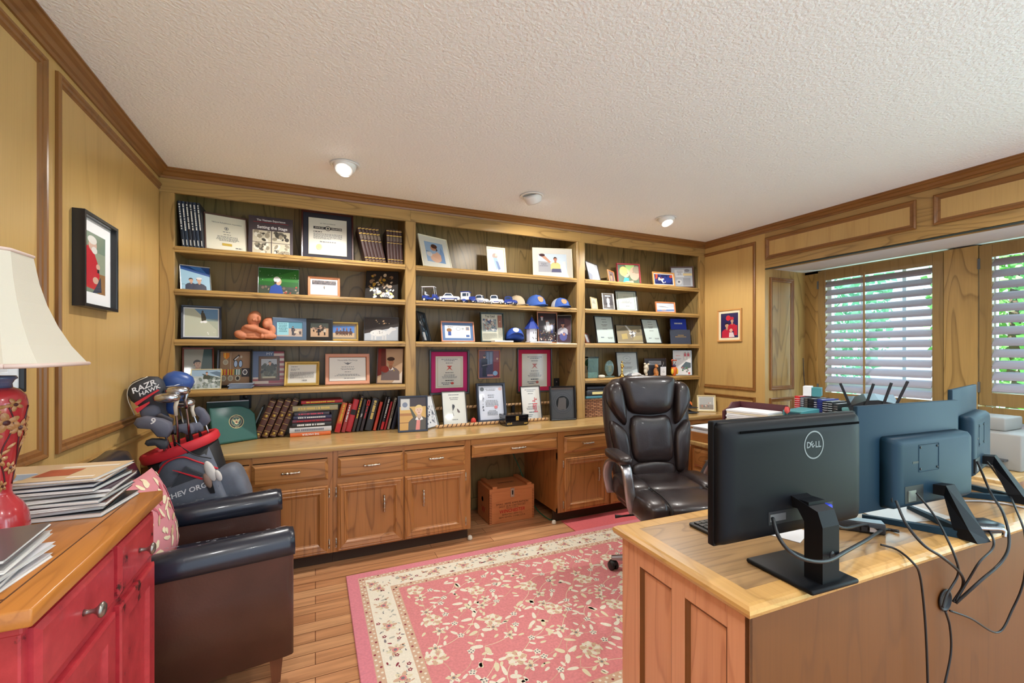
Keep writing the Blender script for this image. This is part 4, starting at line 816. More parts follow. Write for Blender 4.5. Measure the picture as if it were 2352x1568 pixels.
club('iron with small dark cover tucked low under the big grey cover', 376, 1020, 2.62, 'icover', (-.09, -.03), HCD, R(8), .75)
# ================================================================ magazines on the chest
PAPERC = [(236, 234, 230), (228, 228, 230), (216, 214, 210), (244, 242, 238)]
def magazine(label, x, y, z, w, d, th, rot, cover, group, spots=None):
    t = thing('magazine', label, 'magazine', (x, y, z), rot, group); c = mat('mag_cover_%d_%d_%d' % cover, cover, .3, coat=.3)
    rd = random.Random(int(x*1000+z*5000)); p = MB()
    ring = lambda zz, e: [(-w/2+e, -d/2, zz), (w/2-rd.uniform(0, .004), -d/2+rd.uniform(0, .003), zz), (w/2-rd.uniform(0, .006), d/2-rd.uniform(0, .004), zz), (-w/2+e, d/2, zz)]
    p.loft([ring(th*k/4*.9+.0006, 0) for k in range(5)], mat('mag_pages', (226, 224, 220), .7), smooth=False); p.build('pages', t)
    c_ = MB(); c_.box(-w/2-.001, w/2, -d/2, d/2, 0, .0006, c); 
    n = 8; droop = rd.uniform(0, .004); top = [[(-w/2-.001+(w+.001)*k/n, yy, th*.9+.0016-droop*(k/n)**2*0+rd.uniform(0, .0005)) for k in range(n+1)] for yy in (-d/2, d/2)]
    c_.add(top[0]+top[1], [(i, i+1, n+2+i, n+1+i) for i in range(n)], c); c_.box(-w/2-.002, -w/2-.0005, -d/2, d/2, 0, th*.9+.0015, c)
    if spots:
        for k, (u0, v0, u1, v1, cc) in enumerate(spots): c_.box(-w/2+u0*w, -w/2+u1*w, -d/2+v0*d, -d/2+v1*d, th*.9+.0022, th*.9+.0024+k*.0001, mat('mag_spot_%d_%d_%d' % cc, cc, .35))
    c_.build('cover', t); return t
MAGS = [((34, 34, 40), 'glossy black magazine at the bottom of the rear pile on the red chest', .012), ((42, 40, 44), 'black magazine second from the bottom of the rear pile', .010), ((112, 70, 60), 'brown covered magazine third from the bottom of the rear pile', .009), ((52, 58, 74), 'dark blue magazine fourth from the bottom of the rear pile', .009),
        ((200, 190, 176), 'beige magazine in the middle of the rear pile', .009), ((74, 44, 60), 'plum covered magazine above the beige one in the rear pile', .008), ((64, 66, 70), 'charcoal magazine third from the top of the rear pile', .008), ((40, 60, 96), 'navy magazine just under the top two of the rear pile', .007), ((196, 160, 130), 'tan magazine second from the top of the rear pile', .007), ((224, 196, 160), 'cream and tan magazine with a red block on its cover, topmost of the rear pile', .006)]
z = CHH+.0005; rd = random.Random(2)
for k, (c, lb, th) in enumerate(MAGS):
    magazine(lb, -.655+rd.uniform(-.012, .012), 1.602+rd.uniform(-.008, .008), z, .285, .20, th, R(rd.uniform(-7, 7)), c, 'magazines in the rear pile on the chest', [(.05, .05, .4, .5, (222, 226, 232)), (.12, .15, .42, .45, (150, 176, 206)), (.45, .25, .72, .62, (178, 82, 60)), (.5, .7, .95, .78, (240, 232, 220)), (.75, .1, .95, .16, (248, 240, 228))] if k == 9 else None); z += th*.9+.0032
NEAR = [((228, 228, 232), 'white newsletter at the very bottom of the near pile', .008), ((120, 124, 132), 'grey magazine second from the bottom of the near pile', .008), ((232, 232, 236), 'white booklet in the lower half of the near pile', .007), ((90, 96, 110), 'slate magazine in the middle of the near pile', .008), ((222, 222, 220), 'pale brochure above the slate magazine in the near pile', .007), ((206, 206, 210), 'light grey magazine second from the top of the near pile', .008), ((96, 88, 92), 'dark magazine with pale blocks, topmost of the near pile', .006)]
z = CHH+.0005
for k, (c, lb, th) in enumerate(NEAR):
    magazine(lb, -.640+.008*k*(-1)**k*.5-.003*k, 1.160+rd.uniform(-.01, .01), z, .25, .20, th, R(rd.uniform(-6, 6)), c, 'magazines in the near pile on the chest', [(.3, .1, .8, .4, (190, 192, 200)), (.2, .6, .7, .9, (220, 206, 190))] if k == 6 else None); z += th*.9+.0032
# ================================================================ monitors
MBLK = mat('monitor_black', (14, 16, 20), 0.5, spec=.18, bump=0.06, bscale=900); MBLU = mat('monitor_black_window_tint', (24, 50, 66), 0.5, spec=.2, bump=0.06, bscale=900); MGREY = mat('logo_grey', (112, 118, 122), 0.4); VGA = mat('vga_blue', (40, 60, 190), 0.4); SCR = mat('screen_glass', (10, 10, 12), 0.12)  # MBLU is black with the bluish window light mixed into its colour
def on_desk(px, v): return onz(px, v, DT)
m1 = thing('monitor', 'black monitor with a round ringed logo on its back, nearest the desk corner', 'monitor', (1.165, .770, DT), R(-3.5), 'monitors on the desk')
W2, ZB, ZT_ = .268, .096, .406
b = MB(); b.box(-W2, W2, -.004, .016, ZB, ZT_, MBLK, bev=.004, seg=2)
rg = []
for y, ix, iz0, iz1, rr in ((-.004, .002, .002, .002, .012), (-.016, .008, .007, .007, .016), (-.026, .022, .020, .020, .022), (-.031, .045, .04, .04, .03)):
    x0, x1, z0, z1 = -W2+ix, W2-ix, ZB+iz0, ZT_-iz1; r_ = []
    for cx, cz, a0 in ((x1-rr, z0+rr, -90), (x1-rr, z1-rr, 0), (x0+rr, z1-rr, 90), (x0+rr, z0+rr, 180)):
        for q in range(4): a = R(a0+30*q); r_.append((cx+rr*math.cos(a), y, cz+rr*math.sin(a)))
    rg.append(r_)
b.loft(rg, MBLK); b.build('housing', m1); MB().box(-W2+.012, W2-.012, .0155, .0168, ZB+.012, ZT_-.012, SCR).build('screen', m1)
lg = MB(); cx, cz = .052, .330
for k in range(40):
    a0, a1 = 2*math.pi*k/40, 2*math.pi*(k+1)/40; lg.add([(cx+r*math.cos(a), -.0316, cz+r*math.sin(a)) for r, a in ((.034, a0), (.034, a1), (.0378, a1), (.0378, a0))], [(0, 1, 2, 3)], MGREY)
lg.text('D', cx-.020, cz, .023, MGREY, y=-.0316, bold=True); lg.text('E', cx-.0055, cz+.0008, .023, MGREY, y=-.0316, bold=True, rot=R(38)); lg.text('LL', cx+.016, cz, .023, MGREY, y=-.0316, bold=True); lg.build('ring_logo', m1)
MB().box(-.21, .235, -.0322, -.030, ZT_-.030, ZT_-.024, mat('slot_black', (3, 3, 4), .9, spec=.05)).build('vent_slot', m1)
MB().box(-.115, .125, -.0318, -.0305, ZB+.042, ZB+.075, BLACKM).box(-.11, -.055, -.033, -.031, ZB+.05, ZB+.068, mat('port_steel', (150, 150, 150), .35, .8)).build('port_recess', m1)
v_ = MB(); v_.box(.072, .100, -.05, -.031, ZB+.035, ZB+.075, VGA, bev=.003); v_.tube([(.086, -.04, ZB+.04), (.086, -.045, ZB+.015)], .006, BLACKM); v_.build('video_plug', m1)
n_ = MB(); n_.prism([(-.03, .175), (.03, .175), (.03, .20), (-.03, .20)], -.075, -.03, MBLK); n_.loft([[(x, y, z) for x in (0,) for x, y in ((-.034, -.112), (.026, -.112), (.026, -.066), (-.034, -.066))] for z in (.010, .150)]+[[(-.034, -.100, .185), (.026, -.100, .185), (.026, -.03, .205), (-.034, -.03, .205)]], MBLK, smooth=False); n_.build('stand_neck', m1)
MB().lathe([(.014, -.0005), (.014, .0005), (0, .0005)], BLACKM, TR(.0, -.1125, .075, rx=R(90)) @ Matrix.Scale(.6, 4, (1, 0, 0)), n=20).build('cable_hole', m1)
MB().box(-.088, .082, -.125, .06, .0, .012, MBLK, bev=.005, seg=2).build('stand_base', m1)
def thin_monitor(label, loc, rot, w, zb, zt, mt, foot_dx):
    t = thing('monitor', label, 'monitor', loc, rot, 'monitors on the desk'); h = zt-zb
    MB().box(-w/2, w/2, 0, .014, zb, zt, mt, bev=.003, seg=2).build('panel', t); MB().box(-w/2+.006, w/2-.006, .0136, .0148, zb+.015, zt-.006, SCR).build('screen', t)
    b = MB(); z0, z1 = zb+.008, zb+h*.70; rg = []
    for y, ix, iz in ((.001, .02, .0), (-.030, .022, .004), (-.040, .03, .012), (-.043, .045, .02)):
        x0, x1, za, zz = -w/2+.075+ix*1.6, w/2+.012-ix*.8, z0+iz, z1-iz; rr = .014; r_ = []
        for cx, cz, a0 in ((x1-rr, za+rr, -90), (x1-rr, zz-rr, 0), (x0+rr, zz-rr, 90), (x0+rr, za+rr, 180)):
            for q in range(4): a = R(a0+30*q); r_.append((cx+rr*math.cos(a), y, cz+rr*math.sin(a)))
        rg.append(r_)
    b.loft(rg, mt); b.build('rear_housing', t)
    MB().rsweep(-.045, .065, z0+.115, z0+.205, [(0, .0432), (.0015, .0445), (.003, .0432)], mt).build('mount_plate', t)
    for x in (-.035, .055):
        for zz in (z0+.125, z0+.195): MB().lathe([(.004, 0), (.0035, .0015), (0, .0015)], BLACKM, TR(x, -.0435, zz, rx=R(90)), n=10).build('screw', t)
    p = MB(); p.box(-.115, -.02, -.0436, -.02, z0+.02, z0+.075, BLACKM); p.build('port_recess', t); p = MB(); p.box(-.10, -.06, -.045, -.043, z0+.025, z0+.06, MATS['port_steel']); p.box(-.075, -.045, -.0436, -.0425, z0+.145, z0+.152, BLACKM); p.build('port_plate', t); MB().lathe([(.012, 0), (.012, .003), (.007, .003), (.007, .001), (0, .001)], BLACKM, TR(-.15, -.030, z0+.035, rx=R(90)), n=16).build('lock_socket', t)
    a = MB(); top = [(.03, -.035, z0+.075), (.085, -.035, z0+.075), (.085, -.035, z0+.03), (.03, -.035, z0+.03)]; fx = foot_dx
    a.loft([[(.03, -.03, zb+.075), (.082, -.03, zb+.075), (.082, -.03, zb+.045), (.03, -.03, zb+.045)], [(.036, -.075, zb+.08), (.084, -.075, zb+.08), (.084, -.07, zb+.045), (.036, -.07, zb+.045)], [(fx-.028, -.150, .035), (fx+.024, -.158, .035), (fx+.024, -.118, .028), (fx-.028, -.112, .028)], [(fx-.03, -.172, .001), (fx+.03, -.176, .001), (fx+.03, -.130, .001), (fx-.03, -.128, .001)]], MBLK, smooth=False); a.build('stand_arm', t)
    for sx in (-1, 1):
        f = MB(); p0, p1 = Vector((fx+.0, -.150, .012)), Vector((fx+sx*.13, .085, .008)); dd = (p1-p0).normalized(); nn = Vector((-dd.y, dd.x, 0))
        f.loft([[tuple(p+nn*a*w_+Vector((0, 0, c*h_))) for a, c in ((-1, -1), (1, -1), (1, 1), (-1, 1))] for p, w_, h_ in ((p0, .013, .0115), (p1, .007, .007))], mt, smooth=False); f.build('stand_foot', t)
    return t
thin_monitor('dark monitor in the middle with a thick lower back and slanted stand arm', (1.835, .795, DT), R(-4), .545, .064, .406, MBLU, .02)
thin_monitor('narrow-looking monitor turned away at the window end of the desk', (2.415, .868, DT), R(11.5), .47, .082, .436, MBLU, .03)
# things lying on the desk
dock = thing('docking_station', 'black docking box with a silver plug lying behind the monitor with the ringed logo', 'docking station', (*on_desk(1955, 1215), DT), R(-48))
MB().box(-.085, .085, -.02, .02, 0, .034, BPL, bev=.004, seg=2).build('housing', dock); MB().box(-.083, .083, -.018, .018, .034, .0352, mat('dock_top', (120, 122, 126), .3, .6)).build('top_plate', dock); MB().box(.04, .06, -.032, -.0205, .010, .024, STEEL).box(.02, .036, -.026, -.0205, .008, .022, BLACKM).build('plug', dock)
spk = thing('power_adapter', 'small black box with silver cable loops between the two slanted monitor stands', 'adapter', (*on_desk(2252, 1218), DT), R(-20)); MB().box(-.05, .05, -.032, .032, 0, .032, mat('adapter_dark', (24, 30, 38), .3), bev=.008, seg=2).build('housing', spk); MB().tube(spline([(-.05, .0, .02), (-.075, -.02, .03), (-.06, -.05, .03), (.0, -.06, .028), (.006, -.06, .004)]), .006, STEEL).build('cable_loop', spk)
lap = thing('laptop', 'flat dark laptop lying under cables beside the narrow-looking monitor', 'laptop', (2.30, 1.04, DT), R(6)); MB().box(-.16, .16, -.11, .11, 0, .012, BPL, bev=.004).build('base', lap); MB().box(-.16, .16, -.11, .11, .0125, .019, mat('laptop_lid_grey', (96, 104, 112), .3, .5), bev=.003).build('lid', lap)
kb = thing('keyboard', 'dark keyboard on the desk behind the monitor with the ringed logo', 'keyboard', (1.33, 1.02, DT), R(-2)); MB().box(-.2, .2, -.06, .06, 0, .012, BPL, bev=.003).build('base', kb)
k_ = MB()
for r_ in range(5):
    for q in range(18): k_.box(-.19+q*.0212, -.19+q*.0212+.018, -.05+r_*.02, -.05+r_*.02+.016, .012, .016, BPL)
k_.build('keys', kb)
PAPW = mat('white_paper', (236, 236, 238), .75); 
tag(MB().box(-.06, .06, -.04, .04, 0, .0015, PAPW).build('paper_sheet', None, (*on_desk(1815, 1225), DT+.0004), (0, 0, R(20))), 'white paper under the stand of the monitor with the ringed logo', 'paper')
tag(MB().box(-.13, .13, -.07, .07, 0, .001, mat('clear_grey_sheet', (190, 186, 180), .3)).build('paper_sheet', None, (*on_desk(2075, 1180), DT+.0004), (0, 0, R(-12))), 'grey sheet lying under the middle monitor', 'paper')
# cables
CAB = mat('cable_black', (22, 24, 28), .45); CABS = mat('cable_silver', (176, 176, 178), .35, .4)
def Pz(px, v, z): return (*onz(px, v, z), z)
def Pback(px, v, off=-.006):   # on the back panel of the desk
    Y = .655+off; x, z = onY(px, v, Y); return (x, Y, z)
def cable(label, pts, r=.0035, m=None): tag(MB().tube(spline(pts, 8), r, m or CAB, n=8).build('cable'), label, 'cable')
def OnY(px, v, Y): x, z = onY(px, v, Y); return (x, Y, z)
cable('thick black cable looping from the ringed-logo monitor round its stand', [OnY(1775, 1190, .715), OnY(1785, 1225, .68), OnY(1810, 1262, .65), OnY(1850, 1285, .64), OnY(1900, 1288, .64), OnY(1945, 1265, .66), OnY(1990, 1240, .70), (*on_desk(2030, 1222), DT+.008), (*on_desk(2065, 1224), DT+.006)], .0045)
cable('black cable with a round clip running from the blue plug to the docking box', [OnY(1900, 1190, .715), OnY(1920, 1205, .715), OnY(1945, 1212, .74), (*on_desk(1990, 1226), DT+.03), (*on_desk(2020, 1226), DT+.006)], .004)
cable('thin black cable dropping straight down the desk back from the silver plug', [Pz(2022, 1250, DT+.012), Pz(2060, 1262, DT+.006), Pz(2095, 1290, DT+.005), Pback(2112, 1318, -.012), Pback(2122, 1390), Pback(2128, 1480), Pback(2132, 1600)], .003)
cable('black cable from the middle monitor falling to the hole in the desk back', [OnY(2058, 1150, .735), OnY(2080, 1200, .70), OnY(2120, 1250, .65), OnY(2165, 1280, .635), Pback(2205, 1315, -.02), Pback(2212, 1345, -.012), Pback(2190, 1382, -.004)], .004)
cable('second black cable of the middle monitor passing behind its stand arm', [OnY(2105, 1132, .745), OnY(2140, 1175, .72), OnY(2168, 1222, .66), OnY(2196, 1285, .628), Pback(2200, 1320, -.016), Pback(2175, 1365, -.008), Pback(2165, 1395, -.005)], .003)
cable('dark grey cable hanging in a wide curve below the adapter', [Pz(2270, 1215, DT+.01), Pz(2282, 1240, DT+.006), OnY(2278, 1262, .61), OnY(2250, 1290, .61), OnY(2225, 1330, .63), Pback(2195, 1380, -.008)], .003)
cable('black cable from the narrow-looking monitor sweeping back to the desk hole', [OnY(2245, 1060, .80), OnY(2275, 1130, .78), OnY(2305, 1180, .64), OnY(2318, 1245, .605), OnY(2300, 1290, .60), OnY(2250, 1335, .61), Pback(2195, 1385, -.008)], .004)
cable('black cable hanging over the far end of the desk at the photo edge', [OnY(2268, 1060, .80), OnY(2310, 1120, .80), OnY(2336, 1175, .66), OnY(2355, 1235, .605), OnY(2352, 1330, .61), OnY(2325, 1400, .63), OnY(2292, 1452, .64), OnY(2230, 1420, .64), Pback(2182, 1402, -.006)], .003)
cable('thin cable rising from the floor to the hole in the desk back', [Pback(2172, 1404, -.006), Pback(2182, 1440), Pback(2184, 1500), Pback(2168, 1580)], .003)
cable('pale silver cable lying behind the middle monitor towards the laptop', [Pz(2190, 1150, DT+.004), Pz(2250, 1150, DT+.004), Pz(2300, 1155, DT+.004), Pz(2352, 1165, DT+.004)], .0035, CABS)
# ================================================================ printed pictures: flat shapes layered on the sheet
def C(r, g, b): return srgb(r, g, b)
class VP:
    """sheet of w x h metres; shapes given in 0..1 of the sheet; x right, z up, front towards -y"""
    def __init__(s, w, h, m=PINK): s.w, s.h, s.m, s.mb, s.k = w, h, m, MB(), 0
    def poly(s, pts, c):
        P = list(pts)
        for ax, lim, sg in ((0, 0, 1), (0, 1, -1), (1, 0, 1), (1, 1, -1)):
            out = []
            for i in range(len(P)):
                a, b = P[i-1], P[i]; ia, ib = (a[ax]-lim)*sg >= 0, (b[ax]-lim)*sg >= 0
                if ia != ib: t = (lim-a[ax])/(b[ax]-a[ax]); out.append((a[0]+(b[0]-a[0])*t, a[1]+(b[1]-a[1])*t))
                if ib: out.append(b)
            P = out
            if len(P) < 3: return s
        y = -s.k*.00004; s.k += 1; s.mb.add([((x-.5)*s.w, y, z*s.h) for x, z in P], [list(range(len(P)))], s.m, c=C(*c)); return s
    def rect(s, x0, z0, x1, z1, c): return s.poly([(x0, z0), (x1, z0), (x1, z1), (x0, z1)], c)
    def fill(s, c): return s.rect(0, 0, 1, 1, c)
    def ell(s, x, z, rx, rz, c, rot=0, n=14):
        a = s.w/s.h; ca, sa = math.cos(rot), math.sin(rot)
        return s.poly([(x+(rx*math.cos(t)*ca-rz/a*math.sin(t)*sa), z+(rx*math.cos(t)*sa*a+rz*math.sin(t)*ca)) for t in [2*math.pi*i/n for i in range(n)]], c)
    def lines(s, x0, z0, x1, z1, n, c, ctr=True, seed=0):
        rd = random.Random(seed+n); hgt = (z1-z0)/n
        for i in range(n):
            L = (x1-x0)*(rd.uniform(.55, 1.0) if ctr else (1 if i < n-1 else .6)); xs = (x0+x1)/2-L/2 if ctr else x0; z = z1-(i+.5)*hgt; x = xs
            while x < xs+L:
                wl = rd.uniform(.02, .07); s.rect(x, z-hgt*.22, min(x+wl, xs+L), z+hgt*.22, c); x += wl+.014
        return s
    def text(s, t, x, z, size, c, bold=False, sx=1.0):
        y = -s.k*.00004; s.k += 1; s.mb.text(t, (x-.5)*s.w, z*s.h, size, s.m, y=y, c=C(*c), bold=bold, sx=sx); return s
    def ring(s, x, z, r, t, c): 
        s.ell(x, z, r, r*s.w/s.h, c, n=20); return s
    def blobs(s, x0, z0, x1, z1, n, cols, r, seed=1):
        rd = random.Random(seed)
        for i in range(n): s.ell(rd.uniform(x0, x1), rd.uniform(z0, z1), r*rd.uniform(.5, 1.4), r*rd.uniform(.4, 1.2)*s.w/s.h, rd.choice(cols), rd.uniform(0, 3), 7)
        return s
    def person(s, x, z, hh, cloth, legs, skin=(206, 160, 130), hair=(60, 44, 36)):
        a = s.h/s.w; w = hh*a
        s.poly([(x-.10*w, z), (x+.10*w, z), (x+.09*w, z+.48*hh), (x-.09*w, z+.48*hh)], legs); s.poly([(x-.15*w, z+.42*hh), (x+.15*w, z+.42*hh), (x+.15*w, z+.80*hh), (x+.06*w, z+.84*hh), (x-.06*w, z+.84*hh), (x-.15*w, z+.80*hh)], cloth)
        s.ell(x, z+.92*hh, .065*w, .08*hh, skin); s.ell(x, z+.965*hh, .068*w, .045*hh, hair); return s
    def bust(s, x, z, r, cloth, skin=(206, 160, 130), hair=(50, 38, 32), hat=None, collar=None, turn=0):
        """head of radius r (in sheet widths) centred x,z with shoulders"""
        a = s.w/s.h
        s.poly([(x-2.5*r, z-5*r*a), (x-2.4*r, z-2.6*r*a), (x-1.6*r, z-1.8*r*a), (x-.5*r, z-1.35*r*a), (x+.5*r, z-1.35*r*a), (x+1.6*r, z-1.8*r*a), (x+2.4*r, z-2.6*r*a), (x+2.5*r, z-5*r*a)], cloth)
        s.poly([(x-.45*r, z-.7*r*a), (x+.45*r, z-.7*r*a), (x+.5*r, z-1.5*r*a), (x, z-2.0*r*a), (x-.5*r, z-1.5*r*a)], tuple(int(v*.88) for v in skin))
        if collar: s.poly([(x-.55*r, z-1.4*r*a), (x, z-2.3*r*a), (x-.9*r, z-2.1*r*a)], collar); s.poly([(x+.55*r, z-1.4*r*a), (x, z-2.3*r*a), (x+.9*r, z-2.1*r*a)], collar)
        if not hat: s.ell(x-.06*r, z+.28*r*a, .92*r, 1.0*r*a, hair)
        s.ell(x+turn*r, z, .78*r, 1.0*r*a, skin); s.ell(x-.82*r, z-.05*r*a, .12*r, .22*r*a, skin)
        if hat: s.ell(x, z+.75*r*a, 1.05*r, .55*r*a, hat); s.rect(x-.95*r, z+.42*r*a, x+.95*r, z+.62*r*a, tuple(int(v*.6) for v in hat))
        else: s.poly([(x-.8*r, z+.45*r*a), (x-.5*r, z+.98*r*a), (x+.4*r, z+1.0*r*a), (x+.78*r, z+.5*r*a), (x+.2*r, z+.62*r*a)], hair)
        d = (70, 50, 44)
        for e in (-.3, .32): s.ell(x+(e+turn)*r, z+.08*r*a, .11*r, .06*r*a, d, n=8); s.rect(x+(e+turn-.16)*r, z+.24*r*a, x+(e+turn+.16)*r, z+.29*r*a, hair if hair != skin else d)
        s.poly([(x+turn*r, z+.05*r*a), (x+(turn+.13)*r, z-.26*r*a), (x+(turn-.1)*r, z-.26*r*a)], tuple(int(v*.86) for v in skin)); s.ell(x+turn*r, z-.5*r*a, .26*r, .07*r*a, (160, 92, 84), n=8); return s
    def build(s, name, parent, loc=(0, 0, 0), rot=(0, 0, 0)): return s.mb.build(name, parent, loc, rot)
FM = {k: mat('frame_'+k, c, r, mt, coat=co) for k, (c, r, mt, co) in dict(black=((26, 26, 28), .35, 0, .2), navy=((38, 48, 66), .4, 0, .2), mahogany=((74, 32, 24), .3, 0, .4), walnut=((88, 60, 50), .4, 0, .2), pine=((206, 132, 84), .45, 0, 0), oak=((204, 150, 86), .4, 0, 0), gold=((190, 156, 84), .35, .6, 0), cream=((236, 230, 206), .5, 0, 0), silver=((188, 188, 186), .25, .9, 0), red=((150, 44, 54), .4, 0, .2), green=((34, 54, 52), .4, 0, .2), marble=((58, 60, 58), .3, 0, .3), clear=((150, 160, 160), .15, 0, .5), rust=((128, 58, 36), .4, 0, 0), pinkwood=((214, 150, 120), .5, 0, 0), bluegrey=((84, 104, 128), .4, 0, 0), ivory=((226, 210, 160), .5, 0, 0), dim=((70, 68, 66), .4, 0, 0)).items()}
MATB = {}
def board(c):
    if c not in MATB: MATB[c] = mat('matboard_%d_%d_%d' % c, c, .75)
    return MATB[c]
DARKB = mat('frame_backing', (40, 34, 30), .8)
def pframe(name, label, cat, w, h, loc, yaw=0, lean=10, fw=.014, fd=.016, fm='black', mb=None, mbc=(240, 238, 230), art=None, group=None, strut=True, mb2=None, prof=None, artname='photo'):
    """framed picture standing on its lower back edge"""
    t = thing(name, label, cat, loc, (R(-lean), 0, yaw), group); f = FM[fm]
    pr = prof or [(0, 0), (0, fd*.85), (fw*.15, fd), (fw*.75, fd*.92), (fw, fd*.55), (fw, 0)]
    MB().rsweep(-w/2, w/2, 0, h, pr, f).box(-w/2+.001, w/2-.001, -.003, -.0005, .001, h-.001, DARKB).build('frame', t)
    iw, ih = w-2*fw, h-2*fw; z0 = fw; yy = -fd*.40
    if mb:
        if mb2: MB().box(-iw/2, iw/2, yy+.001, yy+.002, z0, z0+ih, board(mb2[1])).build('inner_mat', t)
        m_ = MB(); m_.rsweep(-iw/2, iw/2, z0, z0+ih, [(0, -yy), (mb, -yy), (mb+.0012, -yy-.0012)], board(mbc)); m_.build('mat_board', t); e = mb+(mb2[0] if mb2 else 0)
        iw -= 2*e; ih -= 2*e; z0 += e; yy += .001
        if mb2: yy -= .0015
    if art:
        v = VP(iw, ih); art(v); v.build(artname, t, (0, yy, z0))
    if strut and lean > 3 and YP-.008-loc[1] > h*.62*math.sin(R(lean)):
        s_ = MB(); a = R(lean); hz = h*.62; L = hz*math.cos(a); back = hz*math.sin(a); foot = min(back+.10*h+.02, YP-.022-loc[1])
        P0 = Vector((0, .0, hz)); inv = Matrix.Rotation(a, 3, 'X'); top = Vector((0, back, L)); bot = inv.transposed() @ Vector((0, 0, 0)); bw = Vector((0, foot, .001)); bl = inv @ bw
        s_.loft([[(-.018, .001, hz), (.018, .001, hz), (.018, .004, hz), (-.018, .004, hz)], [(-.03, bl.y-.003, bl.z), (.03, bl.y-.003, bl.z), (.03, bl.y, bl.z), (-.03, bl.y, bl.z)]], DARKB, smooth=False); s_.build('easel_back', t)
    return t
def place(pl, pr, vt, z, Yl, Yr, lean=10):
    """bottom edge seen at columns pl..pr lying at depths Yl..Yr on height z; top of the middle at row vt"""
    Xl, Xr = col(pl, Yl), col(pr, Yr); w = math.hypot(Xr-Xl, Yr-Yl); yaw = math.atan2(Yr-Yl, Xr-Xl); X, Y = (Xl+Xr)/2, (Yl+Yr)/2; h = .2
    for _ in range(4): zt = zat(X-h*math.sin(R(lean))*math.sin(yaw), Y+h*math.sin(R(lean))*math.cos(yaw), vt); h = (zt-z)/math.cos(R(lean))
    return w, h, (X, Y, z+.0008), yaw
def shelf_pic(label, pl, pr, vt, z, Yl, Yr, art, lean=10, group='framed photos in the bookcase', name='framed_photo', cat='framed photo', **kw):
    w, h, loc, yaw = place(pl, pr, vt, z, Yl, Yr, lean); lean = max(0.5, min(lean, math.degrees(math.asin(max(.01, min(.9, (YP-.012-max(Yl, Yr))/h))))))
    return pframe(name, label, cat, w, h, loc, yaw, lean, art=art, group=group, **kw)
S1, S2, S3, S4 = SZ
INKD, INKG = (40, 40, 44), (110, 110, 112)
SKY, SAND = (150, 180, 214), (206, 180, 140)
# ---- left bay, top shelf
def a_plaque(v): v.fill((236, 228, 206)).text('National Rehabilitation Association', .52, .80, .0145, INKD, sx=.8).ell(.5, .64, .055, .055*v.w/v.h, INKG).ell(.5, .64, .042, .042*v.w/v.h, (220, 214, 196)).ell(.5, .64, .02, .03, INKG).lines(.35, .52, .65, .56, 1, INKG).lines(.36, .45, .68, .48, 1, INKD).lines(.22, .26, .82, .42, 5, INKG).rect(.38, .13, .62, .20, (204, 170, 70)).lines(.66, .06, .92, .12, 1, INKG)
shelf_pic('brown plaque with a cream certificate, leaning beside blue-black books on the top shelf', 470, 572, 496, S1, 3.275, 3.345, a_plaque, lean=16, fw=.010, fd=.012, fm='walnut', group=None, name='award_plaque', cat='plaque', artname='certificate')
def a_okla(v):
    v.fill((226, 220, 206)).text('BY THE GOVERNOR', .5, .86, .011, INKD).rect(.12, .70, .88, .77, INKD).ell(.5, .735, .075, .075*v.w/v.h, INKD).ell(.5, .735, .058, .058*v.w/v.h, (206, 200, 186)).ell(.5, .735, .03, .03*v.w/v.h, INKD)
    v.text('STATE OF', .27, .733, .013, (226, 220, 206), True).text('OKLAHOMA', .74, .733, .013, (226, 220, 206), True).lines(.12, .60, .5, .65, 1, INKD, False).lines(.12, .42, .88, .59, 6, INKG, False).lines(.15, .32, .85, .38, 1, INKG).ell(.27, .2, .085, .085*v.w/v.h, (206, 190, 110)).ell(.27, .2, .05, .05*v.w/v.h, (190, 170, 90)).lines(.55, .16, .85, .22, 2, INKG)
shelf_pic('large mahogany framed state certificate with a gold seal on the top shelf', 692, 812, 490, S1, 3.36, 3.36, a_okla, lean=6, fw=.012, fd=.018, fm='mahogany', mb=.032, mbc=(40, 38, 50), mb2=(.003, (206, 196, 160)), group=None, name='framed_certificate', cat='certificate', artname='certificate')
# ---- left bay, second shelf
def a_caps(v): v.fill((150, 186, 206)).poly([(0, 1), (1, 1), (1, .62), (0, .86)], (24, 74, 140)).poly([(.3, 1), (.7, 1), (.9, .75), (.55, .84)], (60, 120, 190)).bust(.34, .40, .085, (28, 36, 66), hair=(22, 22, 26)).bust(.62, .42, .10, (22, 28, 56), hair=(40, 34, 30)).ell(.62, .50, .105, .05, (210, 210, 210)).rect(.0, .2, .12, .21, (60, 80, 90))
shelf_pic('silver framed photo of two capped men on a stadium seat, second shelf by the wall', 414, 486, 612, S2, 3.27, 3.33, a_caps, lean=16, fw=.006, fd=.010, fm='silver')
def a_green(v):
    v.fill((30, 96, 36)).poly([(0, .35), (1, .30), (1, 0), (0, 0)], (64, 74, 60)).poly([(0, .5), (1, 1), (1, .5)], (46, 122, 44)).blobs(0, .5, 1, .92, 12, [(230, 240, 220)], .009, 3).blobs(0, .05, 1, .32, 26, [(120, 100, 90), (160, 140, 120), (70, 70, 70), (170, 60, 50)], .035, 5)
    v.poly([(.26, 0), (.30, .30), (.42, .40), (.56, .34), (.62, 0)], (42, 78, 160)).ell(.49, .50, .075, .14, (212, 170, 140)).ell(.45, .58, .085, .11, (222, 222, 218)).poly([(.38, .48), (.38, .42), (.44, .40), (.44, .5)], (70, 60, 50))
shelf_pic('unframed-looking photo of a man in a white cap before a green wall, second shelf', 592, 687, 617, S2, 3.33, 3.33, a_green, lean=12, fw=.003, fd=.008, fm='clear')
